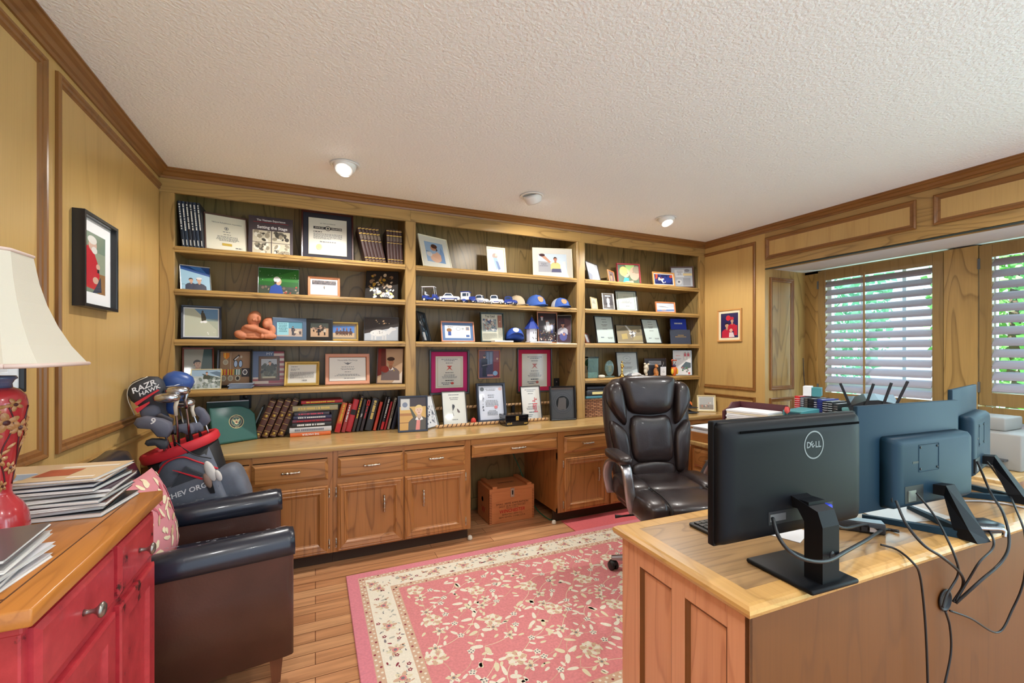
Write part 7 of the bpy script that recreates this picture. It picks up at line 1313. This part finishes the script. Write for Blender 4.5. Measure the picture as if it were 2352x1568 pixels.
# ================================================================ worktop, middle bay: sticks, tassels, lacquer box
STK = mat('carved_stick_tan', (206, 164, 116), .5); STD = mat('stick_burnt_pattern', (70, 46, 32), .6); REDB = mat('red_tassel', (206, 62, 52), .7)
def stick(label, a, b_, r=.0125):
    A, B = Vector(a), Vector(b_); t = thing('carved_stick', label, 'stick', tuple(A), 0, 'carved sticks on the worktop'); D = B-A; L = D.length; M = D.to_track_quat('X', 'Z').to_matrix().to_4x4()
    s = MB(); s.lathe([(0, 0), (r*.8, .002), (r, .012), (r, L-.012), (r*.8, L-.002), (0, L)], STK, M @ TR(ry=R(90)), n=14); s.build('shaft', t); q = MB(); n = int(L/.035)
    for k in range(n):
        for sg in (-1, 1): q.loft([[(x0+.018*u+w, (r+.0007)*math.cos(th), (r+.0007)*math.sin(th)) for w in (0, .008)] for u, th in [(i/5, sg*(.3+2.5*i/5)+math.pi*1.3) for i in range(6)] for x0 in [.012+k*.035]], STD, M, closed=False, cap=False, smooth=False)
    q.build('burnt_pattern', t); return t
rk = thing('stick_stand', 'small black two-post stand holding the upper carved stick', 'stand', (1.33, 3.462, WT+.001))
for x in (-.235, .235): MB().prism([(-.014, 0), (.014, 0), (.012, .125), (.004, .105), (-.004, .105), (-.012, .125)], -.012, .012, BLACKM, TR(x, 0, 0, rz=R(90))).build('post', rk)
MB().box(-.24, .24, -.01, .01, 0, .012, BLACKM).build('base_bar', rk)
stick('upper carved stick with dark chevrons, resting on the black stand', (.82, 3.462, WT+.122), (1.96, 3.462, WT+.122))
x1, y1 = onz(995, 981, WT); x2, y2 = onz(1262, 966, WT); stick('lower carved stick with dark chevrons, lying on the worktop before the frames', (x1, 3.245, WT+.014), (x2, 3.245, WT+.014))
for px, v, lb in ((1087, 956, 'red tassel ball between the bird certificate and the navy frame'), (1184, 944, 'red tassel ball behind the black lacquer box')):
    X = col(px, 3.30); zc = zat(X, 3.30, v); t = thing('tassel_ball', lb, 'ornament', (X, 3.295, WT+.001)); MB().ell(0, 0, .028, .021, .021, .028, REDB, n=16, k=10).build('ball', t); MB().lathe([(.006, .053), (.005, .060), (0, .061)], STD, n=10).build('cap_knob', t)
lb_ = thing('lacquer_box', 'black lacquered box with a gold clasp standing on the worktop', 'box', (1.44, 3.17, WT+.001), R(0)); LQ = mat('black_lacquer', (16, 16, 20), .12, coat=.6)
MB().box(-.098, .098, -.065, .065, .004, .055, LQ, bev=.002).build('box_body', lb_); MB().box(-.1, .1, -.067, .067, .0555, .085, LQ, bev=.004).build('lid', lb_); MB().box(-.012, .012, -.071, -.066, .042, .075, GOLDP, bev=.002).lathe([(.006, 0), (0, .003)], GOLDP, TR(0, -.071, .05, rx=R(90)), n=10).build('clasp', lb_); tx = MB(); [tx.box(-.085+.011*k, -.078+.011*k, -.0656, -.065, .012, .024+.004*(k % 2), GOLDP) for k in range(4)]; tx.box(.06, .09, -.0656, -.065, .012, .022, GOLDP); tx.build('gold_print', lb_)
for x in (-.08, .08):
    for y in (-.05, .05): MB().box(x-.008, x+.008, y-.008, y+.008, 0, .004, LQ).build('foot', lb_)
# ================================================================ window-side bay items
TEALG, _n, _l, _p = nm('teal_glass'); _p.inputs['Base Color'].default_value = srgb(190, 226, 226); _p.inputs['Transmission Weight'].default_value = .85; _p.inputs['Roughness'].default_value = .03; _p.inputs['IOR'].default_value = 1.2
MOSS = mat('moss_green', (40, 70, 40), .8, var=.4, vscale=60); PEB = mat('pebbles', (196, 190, 170), .8, var=.3, vscale=120); STO = mat('white_stone', (222, 218, 204), .8)
tn = thing('glass_terrarium', 'small dark-rimmed glass tank with moss and pebbles by the divider, fourth shelf', 'terrarium', (col(1355, 3.29)+.015, 3.31, S4+.001)); MB().box(-.055, .055, -.05, -.047, 0, .185, TEALG).box(.052, .055, -.047, .05, 0, .185, TEALG).build('glass_wall', tn); MB().rsweep(-.056, .056, .178, .19, [(0, .0), (0, .052), (.004, .052), (.004, 0)], BLACKM).build('rim', tn); MB().box(-.05, .05, -.045, .045, .001, .05, PEB, bev=.005).build('gravel', tn)
m_ = MB(); rd = random.Random(6); [m_.ell(rd.uniform(-.035, .03), rd.uniform(-.03, .02), rd.uniform(.06, .15), .02, .016, .028, MOSS, n=8, k=6) for _ in range(16)]; m_.build('moss', tn)
tag(MB().ell(0, 0, .014, .032, .022, .014, STO, n=14, k=8, e=.8).build('shelf_stone', None, (col(1382, 3.245), 3.245, S4+.001)), 'flat white stone at the front of the fourth shelf by the glass award', 'stone')
oa = thing('glass_award', 'oval clear glass award on a base, fourth shelf of the window-side bay', 'award', (col(1400, 3.28), 3.285, S4+.001)); MB().box(-.045, .045, -.022, .022, 0, .014, TEALG, bev=.003).build('base', oa); b = MB(); b.loft([[(.047*s*math.cos(q), y, .085+.071*s*math.sin(q)) for q in [2*math.pi*i/32 for i in range(32)]] for y, s in ((-.008, .95), (-.006, 1), (.006, 1), (.008, .95))], TEALG, smooth=False); b.build('oval_disc', oa); v = VP(.06, .07); v.lines(.1, .1, .9, .9, 6, (170, 160, 110)); v.build('etched_text', oa, (0, -.0086, .045))
GLD = mat('figurine_gold', (222, 190, 110), .2, 1)
fg = thing('gold_figurine', 'slim golden standing figurine on a round base, fourth shelf', 'trophy', (col(1429, 3.26), 3.262, S4+.001)); MB().lathe([(.021, 0), (.021, .012), (.018, .014), (.018, .024), (.014, .028), (0, .029)], GLD, n=20).build('base', fg)
clay('figure', [(0, 0, .036, .010, .009, .009), (-.005, 0, .06, .0065, .006, .028), (.005, 0, .06, .0065, .006, .028), (0, 0, .095, .012, .009, .02), (0, 0, .115, .016, .009, .012), (0, 0, .14, .008, .008, .010), (-.012, -.006, .105, .005, .005, .014, 0, 15, 0), (.012, -.006, .105, .005, .005, .014, 0, -15, 0), (0, -.010, .092, .006, .005, .006), (0, 0, .126, .005, .005, .008)], GLD, .0018, fg, 2)
gv = thing('work_glove', 'crumpled white and grey glove at the front of the fourth shelf', 'glove', (col(1462, 3.25), 3.255, S4+.001), R(8)); clay('glove_body', [(-.03, 0, .016, .05, .028, .015), (.02, .0, .022, .045, .026, .017, 0, 12, 0), (.07, .004, .008, .045, .012, .008), (.068, -.014, .008, .04, .009, .008), (-.075, .004, .010, .02, .02, .010)], mat('glove_pale_cloth', (206, 204, 202), .85), .003, gv); clay('cuff', [(-.085, .006, .014, .022, .026, .013), (-.06, .012, .024, .03, .016, .010)], mat('glove_cuff_grey', (104, 108, 116), .8), .003, gv)
lf = thing('animal_figurine', 'standing off-white animal figurine beside the tiger', 'figurine', (col(1484, 3.29), 3.29, S4+.001)); clay('animal', [(0, 0, .085, .024, .022, .03), (-.006, 0, .05, .018, .018, .03), (.004, 0, .018, .012, .012, .018), (.016, -.012, .115, .012, .012, .010), (-.014, 0, .118, .012, .014, .012), (.020, 0, .07, .010, .012, .02), (0, 0, .004, .018, .016, .004)], mat('figurine_ivory', (216, 206, 184), .5, var=.25, vscale=70), .0025, lf, 2)
tg = thing('tiger_figurine', 'orange tiger figurine sitting in front of the dark plaque', 'figurine', (col(1506, 3.285), 3.285, S4+.001)); TIG = mat('tiger_orange', (200, 130, 70), .55); clay('tiger_body', [(0, 0, .045, .019, .022, .038), (.002, -.008, .096, .016, .016, .017), (.004, -.022, .09, .008, .008, .007), (-.008, -.004, .112, .005, .004, .006), (.012, -.004, .112, .005, .004, .006), (-.010, -.018, .025, .006, .008, .025), (.010, -.018, .025, .006, .008, .025), (0, 0, .006, .022, .024, .007)], TIG, .0025, tg, 2); q = MB(); [q.tube([(.0175*math.cos(a), .0215*math.sin(a), z+.002*math.sin(a*3)) for a in [R(195+15*i) for i in range(11)]], .0014, DINK, n=5) for z in (.03, .042, .054, .066, .076)]; q.build('stripes', tg)
hg = thing('tag_ornament', 'white square tag ornament with a loop handle on the fourth shelf', 'ornament', (col(1523, 3.30), 3.30, S4+.001), R(-3)); MB().box(-.034, .034, -.006, 0, .0, .088, TW, bev=.004).build('tag_plate', hg); MB().tube(spline([(-.012, -.003, .088), (-.008, -.003, .105), (.0, -.003, .112), (.002, -.003, .13), (-.004, -.003, .138)], 4), .003, STEEL, n=6).build('loop', hg); v = VP(.054, .068); v.fill((206, 208, 214)).rect(.04, .03, .96, .97, (232, 232, 234)).lines(.3, .62, .7, .70, 1, INKD).lines(.2, .3, .8, .5, 2, INKG); v.build('tag_print', hg, (0, -.0066, .010))
tb = thing('toy_golf_bag', 'orange and yellow toy golf bag with a stick figure head, by the golf poster', 'toy', (col(1549, 3.27), 3.275, S4+.001)); MB().lathe([(.017, 0), (.017, .01), (.025, .02), (.029, .06), (.027, .078), (.02, .084), (0, .085)], mat('toy_orange', (226, 110, 50), .45), n=20).build('body', tb)
for sx in (-1, 1): MB().ell(sx*.029, -.008, .042, .013, .014, .03, mat('toy_yellow', (236, 200, 60), .45), n=14, k=8).build('side_pouch', tb)
MB().lathe([(.015, .0), (.016, .012), (.012, .016)], mat('toy_violet', (90, 90, 170), .5), n=16).build('foot_ring', tb); MB().ell(0, 0, .095, .020, .02, .014, mat('toy_navy', (60, 40, 80), .5), n=14, k=8).build('hood', tb); MB().tube([(.004, 0, .10), (.018, -.004, .135)], .0028, TK, n=6).build('club_stick', tb)
cl = MB(); cl.tube(spline([(-.03, .004, .145), (-.022, .0, .155), (.0, -.002, .148), (.025, .0, .152), (.034, .002, .145)], 4), .005, mat('toy_red_orange', (214, 84, 44), .5), n=8); cl.tube([(-.02, .002, .098), (-.024, .002, .15)], .0025, MATS['toy_red_orange'], n=6); cl.build('long_arms', tb)
# notebooks and folder on the third shelf
nb = thing('notebook', 'bright blue spiral notebook leaning in the corner of the third shelf', 'notebook', (col(1562, 3.36), 3.365, S3+.001), (R(-9), 0, R(-14))); NBL = mat('notebook_blue', (34, 66, 190), .45)
MB().box(-.088, .088, -.010, 0, .06, .265, NBL, bev=.002).build('cover', nb); cw = MB(); [cw.tube([(-.092+.006*math.cos(a), -.005+.007*math.sin(a), .07+k*.0125) for a in [2*math.pi*i/10 for i in range(11)]], .0009, STEEL, n=5) for k in range(15)]; cw.build('wire_spiral', nb); tx = MB(); [tx.box(-.045+.018*k, -.031+.018*k, -.0104, -.0101, .207, .222, WINK) for k in range(5)]; tx.box(-.04, .04, -.0104, -.0101, .115, .120, WINK); tx.build('cover_print', nb); MB().box(-.085, .085, -.0095, -.0005, .0, .0598, NBL).build('lower_cover', nb)
cd = thing('cardboard_folder', 'tan cardboard folder behind the blue notebook', 'folder', (col(1570, 3.36), 3.40, S3+.001), (R(-5), 0, R(-22))); MB().box(-.075, .075, -.006, 0, 0, .245, mat('kraft_card', (176, 132, 86), .8), bev=.001).build('card', cd)
nf = thing('presentation_folder', 'dark slate presentation folder with pale print in front of the blue notebook', 'folder', (col(1566, 3.275), 3.29, S3+.001), (R(-7), 0, R(-10))); MB().box(-.115, .115, -.008, 0, 0, .146, mat('folder_slate', (58, 66, 82), .45), bev=.002).build('cover', nf); tx = MB(); [tx.box(-.03+.014*k, -.02+.014*k, -.0084, -.0081, .085, .091, GOLDP) for k in range(5)]; [tx.box(-.06+.014*k, -.049+.014*k, -.0084, -.0081, .069, .075, GOLDP) for k in range(9)]; tx.build('cover_print', nf)
# basket and binders behind the swivel chair
WCK, _n, _l, _p = nm('brown_wicker'); _tc = N(_n, 'ShaderNodeTexCoord'); _b = N(_n, 'ShaderNodeTexBrick', Scale=1.0); _b.inputs['Brick Width'].default_value = .045; _b.inputs['Row Height'].default_value = .014; _b.inputs['Mortar Size'].default_value = .003; _b.inputs['Color1'].default_value = srgb(150, 96, 66); _b.inputs['Color2'].default_value = srgb(196, 146, 108); _b.inputs['Mortar'].default_value = srgb(70, 40, 28)
_mp = N(_n, 'ShaderNodeMapping'); _mp.inputs['Rotation'].default_value = (R(90), 0, 0); _l.new(_tc.outputs['Object'], _mp.inputs[0]); _l.new(_mp.outputs[0], _b.inputs['Vector']); _l.new(_b.outputs[0], _p.inputs['Base Color']); _p.inputs['Roughness'].default_value = .8
bk = thing('wicker_basket', 'brown wicker basket with binders on top, behind the swivel chair', 'basket', (2.33, 3.36, WT+.001)); b = MB(); [b.tube([(-.165, -.11, .006+i*.012), (.165, -.11, .006+i*.012)], .0075, WCK, n=8) for i in range(12)]; b.build('woven_front', bk); b = MB(); b.box(-.165, -.155, -.11, .11, 0, .15, WCK); b.box(.155, .165, -.11, .11, 0, .15, WCK); b.box(-.165, .165, .10, .11, 0, .15, WCK); b.box(-.165, .165, -.106, .10, 0, .01, WCK); b.box(-.155, .155, -.10, .10, .12, .14, PAPW); b.build('basket_body', bk); MB().tube([(-.165, -.11, .152), (.165, -.11, .152), (.165, .11, .152), (-.165, .11, .152), (-.165, -.11, .152)], .010, WCK, n=8).build('rim', bk)
zz = WT+.165
for lb, c, th, dx in (('teal binder lying on the wicker basket', (70, 130, 150), .022, .0), ('black binder with a yellow label on the wicker basket', (44, 46, 52), .052, .005), ('dark navy folded bag on top of the binders', (26, 32, 48), .03, .01)):
    t = thing('binder' if 'binder' in lb else 'folded_bag', lb, 'binder' if 'binder' in lb else 'bag', (2.33+dx, 3.35, zz)); MB().box(-.16, .16, -.11, .11, 0, th, mat('binder_%d_%d_%d' % c, c, .4), bev=.006 if th < .04 else .008, seg=2).build('cover', t)
    if th > .04: MB().box(-.10, .06, -.1112, -.1101, .014, .036, mat('label_yellow', (226, 214, 150), .7)).build('label', t)
    if th < .04: MB().box(-.155, .155, -.1095, .105, th*.3, th*.7, PAPW if c[0] == 70 else BAGK).build('pages' if c[0] == 70 else 'fold', t)
    zz += th+.001
# corner of the worktop: frame, caps
X1, Y1 = onz(1586, 949, WT); GK = 'caps stacked on the corner worktop'
cap('black cap with orange print on top of another cap, behind the swivel chair', (X1-.03, 3.14, WT+.046), 25, CPK, CPK, GK, r=.085, patch=ORG, hgt=.085); cap('charcoal cap at the bottom of the pair behind the swivel chair', (X1-.028, 3.14, WT+.001), 28, HCD, HCD, GK, r=.088, hgt=.035)
dg = thing('glazed_picture', 'dark glass-fronted frame lying tilted in the corner of the worktop', 'framed photo', (3.33, 3.34, WT+.001), (R(-38), 0, R(-6))); MB().rsweep(-.13, .13, 0, .21, [(0, 0), (0, .012), (.008, .012), (.009, .006)], FM['dim']).build('frame', dg); MB().box(-.122, .122, -.006, 0, .008, .202, mat('dark_glazing', (36, 44, 54), .1, coat=.5)).build('glazed_panel', dg)
# ================================================================ credenza and window counter
CT = CZH+.001; MARN = mat('maroon_box', (84, 40, 46), .5); TEAL = mat('teal_file', (70, 140, 146), .5)
lt = thing('letter_box', 'maroon open letter box full of white papers on the credenza', 'letter tray', (3.02, 2.26, CT), R(-80)); b = MB()
b.box(-.18, .18, -.125, .125, 0, .012, MARN); b.box(-.18, .18, .113, .125, .012, .26, MARN); b.prism([(-.125, .012), (.125, .012), (.125, .26), (.0, .26), (-.04, .225), (-.125, .20)], -.006, .006, MARN, TR(-.174, 0, 0, rz=R(90))); b.box(.168, .18, -.125, .113, .012, .19, MARN); b.build('box_body', lt)
pp = MB(); rd = random.Random(9); 
for k in range(14): pp.box(-.155, .155, -.11, .10, .014+k*.0145, .014+k*.0145+.0125, PAPW if k % 4 else mat('paper_cream', (226, 214, 190), .8), TR(rd.uniform(-.006, .006), rd.uniform(-.008, .004), 0, rz=R(rd.uniform(-1.5, 1.5))))
pp.build('papers', lt)
fl = thing('file_holder', 'teal file holder beside the maroon letter box with a rose in front', 'file box', (3.15, 2.05, CT+.0), R(-70)) if False else thing('file_holder', 'teal file holder beside the maroon letter box with a rose in front', 'file box', (3.16, 2.00, CT), R(-80)); MB().box(-.06, .06, -.14, .14, 0, .245, TEAL, bev=.002).build('holder', fl); MB().box(-.05, .05, -.1405, -.1401, .16, .235, mat('teal_dark_label', (34, 70, 84), .5)).build('label', fl)
X, Y = 2.93, 1.95; rs = thing('rose_flower', 'single pink artificial rose standing by the teal file holder', 'flower', (X, Y, CT)); MB().tube([(0, 0, .0), (.003, .002, .12), (0, 0, .235)], .0025, mat('stem_green', (50, 100, 60), .6), n=6).build('stem', rs); ps = MB(); RP = mat('rose_petal', (226, 96, 96), .6)
for k in range(7): a = k*.9; ps.loft([[(r*math.cos(a+t), r*math.sin(a+t), .235+z) for t in (-.6, -.3, 0, .3, .6)] for r, z in ((.003, 0), (.018-.001*k, .012), (.019-.0015*k, .03), (.013-.001*k, .046))], RP, closed=False, cap=False)
ps.build('petals', rs); MB().ell(.02, 0, .21, .022, .009, .004, MATS['stem_green'], TR(ry=R(0)), n=10, k=6).ell(-.02, .004, .19, .022, .009, .004, MATS['stem_green'], n=10, k=6).build('leaves', rs); MB().lathe([(.03, 0), (.034, .004), (.028, .05), (.02, .055), (0, .056)], mat('bud_vase', (60, 70, 74), .3), n=18).build('bud_vase', rs)
wt = thing('wooden_tray', 'brown wooden paper tray heaped with papers at the front of the credenza', 'letter tray', (2.69, 2.31, CT), R(-84)); b = MB(); TRW = wood('tray_wood', (176, 116, 64), (120, 70, 34), 'X', contrast=.3); b.box(-.17, .17, -.13, .13, 0, .008, TRW); b.box(-.17, .17, -.13, -.12, .008, .065, TRW); b.box(-.17, .17, .12, .13, .008, .065, TRW); b.box(-.17, -.158, -.12, .12, .008, .085, TRW); b.box(.158, .17, -.12, .12, .008, .05, TRW); b.build('tray', wt)
pp = MB()
for k in range(12): pp.box(-.145, .145, -.105, .105, .009+k*.008, .009+k*.008+.0065, PAPW, TR(rd.uniform(-.01, .01), rd.uniform(-.01, .01), 0, rz=R(rd.uniform(-5, 5))))
pp.build('papers', wt)
# spiral notebooks standing on the counter
def spiral(label, x, y, th, h, c, wire, yaw=-62):
    t = thing('spiral_notebook', label, 'notebook', (x, y, CT), R(yaw), 'spiral notebooks on the window counter'); MB().box(-th/2, -th/2+.002, 0, .20, 0, h, mat('nb_%d_%d_%d' % c, c, .45)).box(th/2-.002, th/2, 0, .20, 0, h, mat('nb_%d_%d_%d' % c, c, .45)).build('cover', t); MB().box(-th/2+.0022, th/2-.0022, .004, .012, .001, h-.001, mat('nb_%d_%d_%d' % c, c, .45)).box(-th/2+.0022, th/2-.0022, .0122, .197, .003, h-.003, PAPW).build('pages', t); k = MB(); n = int(h/.016)
    for i in range(n): k.tube([(th*.47*math.cos(a), th*.47*math.sin(a)*.7+.002, .008+i*.016) for a in [math.pi*q/8+math.pi for q in range(9)]], .0018, wire, n=5)
    k.build('wire_spiral', t)
WWI = mat('white_coil', (226, 226, 230), .4); x, y = 3.38, 2.19
for lb, th, c, wi, h in (('red spiral notebook, first in the row by the bay side', .040, (214, 50, 54), WWI, .315), ('white-coiled grey notebook next to the red one', .026, (96, 104, 116), WWI, .31), ('brown-grey notebook third from the red one', .024, (110, 104, 100), BLACKM, .305), ('black notebook with thick black rings, fourth in the row', .040, (34, 36, 42), BLACKM, .305), ('white-coiled navy notebook before the blue one', .022, (44, 52, 80), WWI, .30), ('royal blue notebook in the middle of the row', .034, (50, 64, 150), BLACKM, .305), ('black notebook with silver rings after the blue one', .034, (40, 42, 48), WWI, .295), ('dark green-black notebook near the router', .028, (30, 40, 44), WWI, .295), ('charcoal notebook last in the row under the router edge', .036, (52, 54, 58), STEEL, .285)):
    spiral(lb, x+.0, y-th/2, th, h, c, wi, -90); y -= th+.003
bxs = thing('tissue_box', 'small teal and white box lying on top of the first notebooks', 'box', (3.49, 2.125, CT+.3165), R(-65)); MB().box(-.055, .0, -.05, .05, 0, .075, PAPW, bev=.003).build('white_box', bxs); MB().box(.002, .06, -.05, .05, 0, .066, TEAL, bev=.003).build('teal_box', bxs)
# router with four aerials on a stack of teal boxes
bs = thing('storage_box', 'teal storage box under the router on the window counter', 'box', (3.50, 1.70, CT)); MB().box(-.13, .15, -.17, .15, 0, .24, TEAL, bev=.004).build('box_body', bs); MB().box(-.133, .153, -.173, .153, .2405, .265, mat('teal_lid', (100, 156, 160), .5), bev=.004).build('lid', bs)
rt = thing('router', 'black wireless router with four upright aerials on the teal box', 'router', (3.47, 1.72, CT+.285), (R(10), R(-6), R(-58))); RTM = mat('router_black', (34, 36, 42), .35)
MB().loft([[(-.13, -.10, z0), (.13, -.10, z0), (.13, .10, z0+.02*k), (-.13, .10, z0+.02*k)] for k, z0 in ((0, .0), (1, .028))], RTM, smooth=False).build('housing', rt); q = MB(); q.prism([(-.13, .03), (-.03, .064), (.03, .064), (.13, .03)], -.09, .09, RTM); q.build('raised_top', rt)
for x, a in ((-.12, -14), (-.045, 20), (.045, 20), (.12, 24)):
    MB().box(-.008, .008, -.004, .004, 0, .17, RTM, TR(x, -.10 if abs(x) < .1 else -.06, .02, ry=R(a)), bev=.002).build('aerial', rt)
pc = thing('computer_tower', 'white computer tower on the credenza seen between the two larger monitors', 'computer', (2.86, 1.46, CT), R(-8)); MB().box(-.10, .10, -.2, .2, .004, .27, mat('pc_white', (214, 214, 216), .4), bev=.006, seg=2).build('case', pc); MB().box(-.085, .085, -.2012, -.2002, .02, .25, mat('pc_panel_grey', (186, 188, 190), .4)).build('front_panel', pc)
for x in (-.08, .08): MB().box(x-.012, x+.012, -.19, .19, 0, .0038, BLACKM).build('foot', pc)
pr = thing('printer', 'grey printer on the window counter behind the narrow-looking monitor', 'printer', (3.66, 1.22, CT), R(-90)); PG = mat('printer_grey', (150, 150, 146), .5)
MB().box(-.19, .19, -.17, .17, 0, .20, PG, bev=.008, seg=2).build('housing', pr); MB().box(-.17, .10, -.08, .15, .2005, .275, PG, bev=.008, seg=2).build('scanner_top', pr); MB().box(-.14, .14, -.22, -.171, .05, .06, mat('printer_dark', (70, 72, 74), .5)).build('paper_tray', pr)
tag(MB().tube(spline([(3.975, 2.50, 1.28), (3.98, 2.495, 1.10), (3.97, 2.47, .95), (3.95, 2.44, .80), (3.94, 2.40, CT+.003), (3.92, 2.33, CT+.003)], 5), .003, BLACKM, n=6).build('cable'), 'thin dark cable hanging down the bay corner beside the shutter', 'cable')
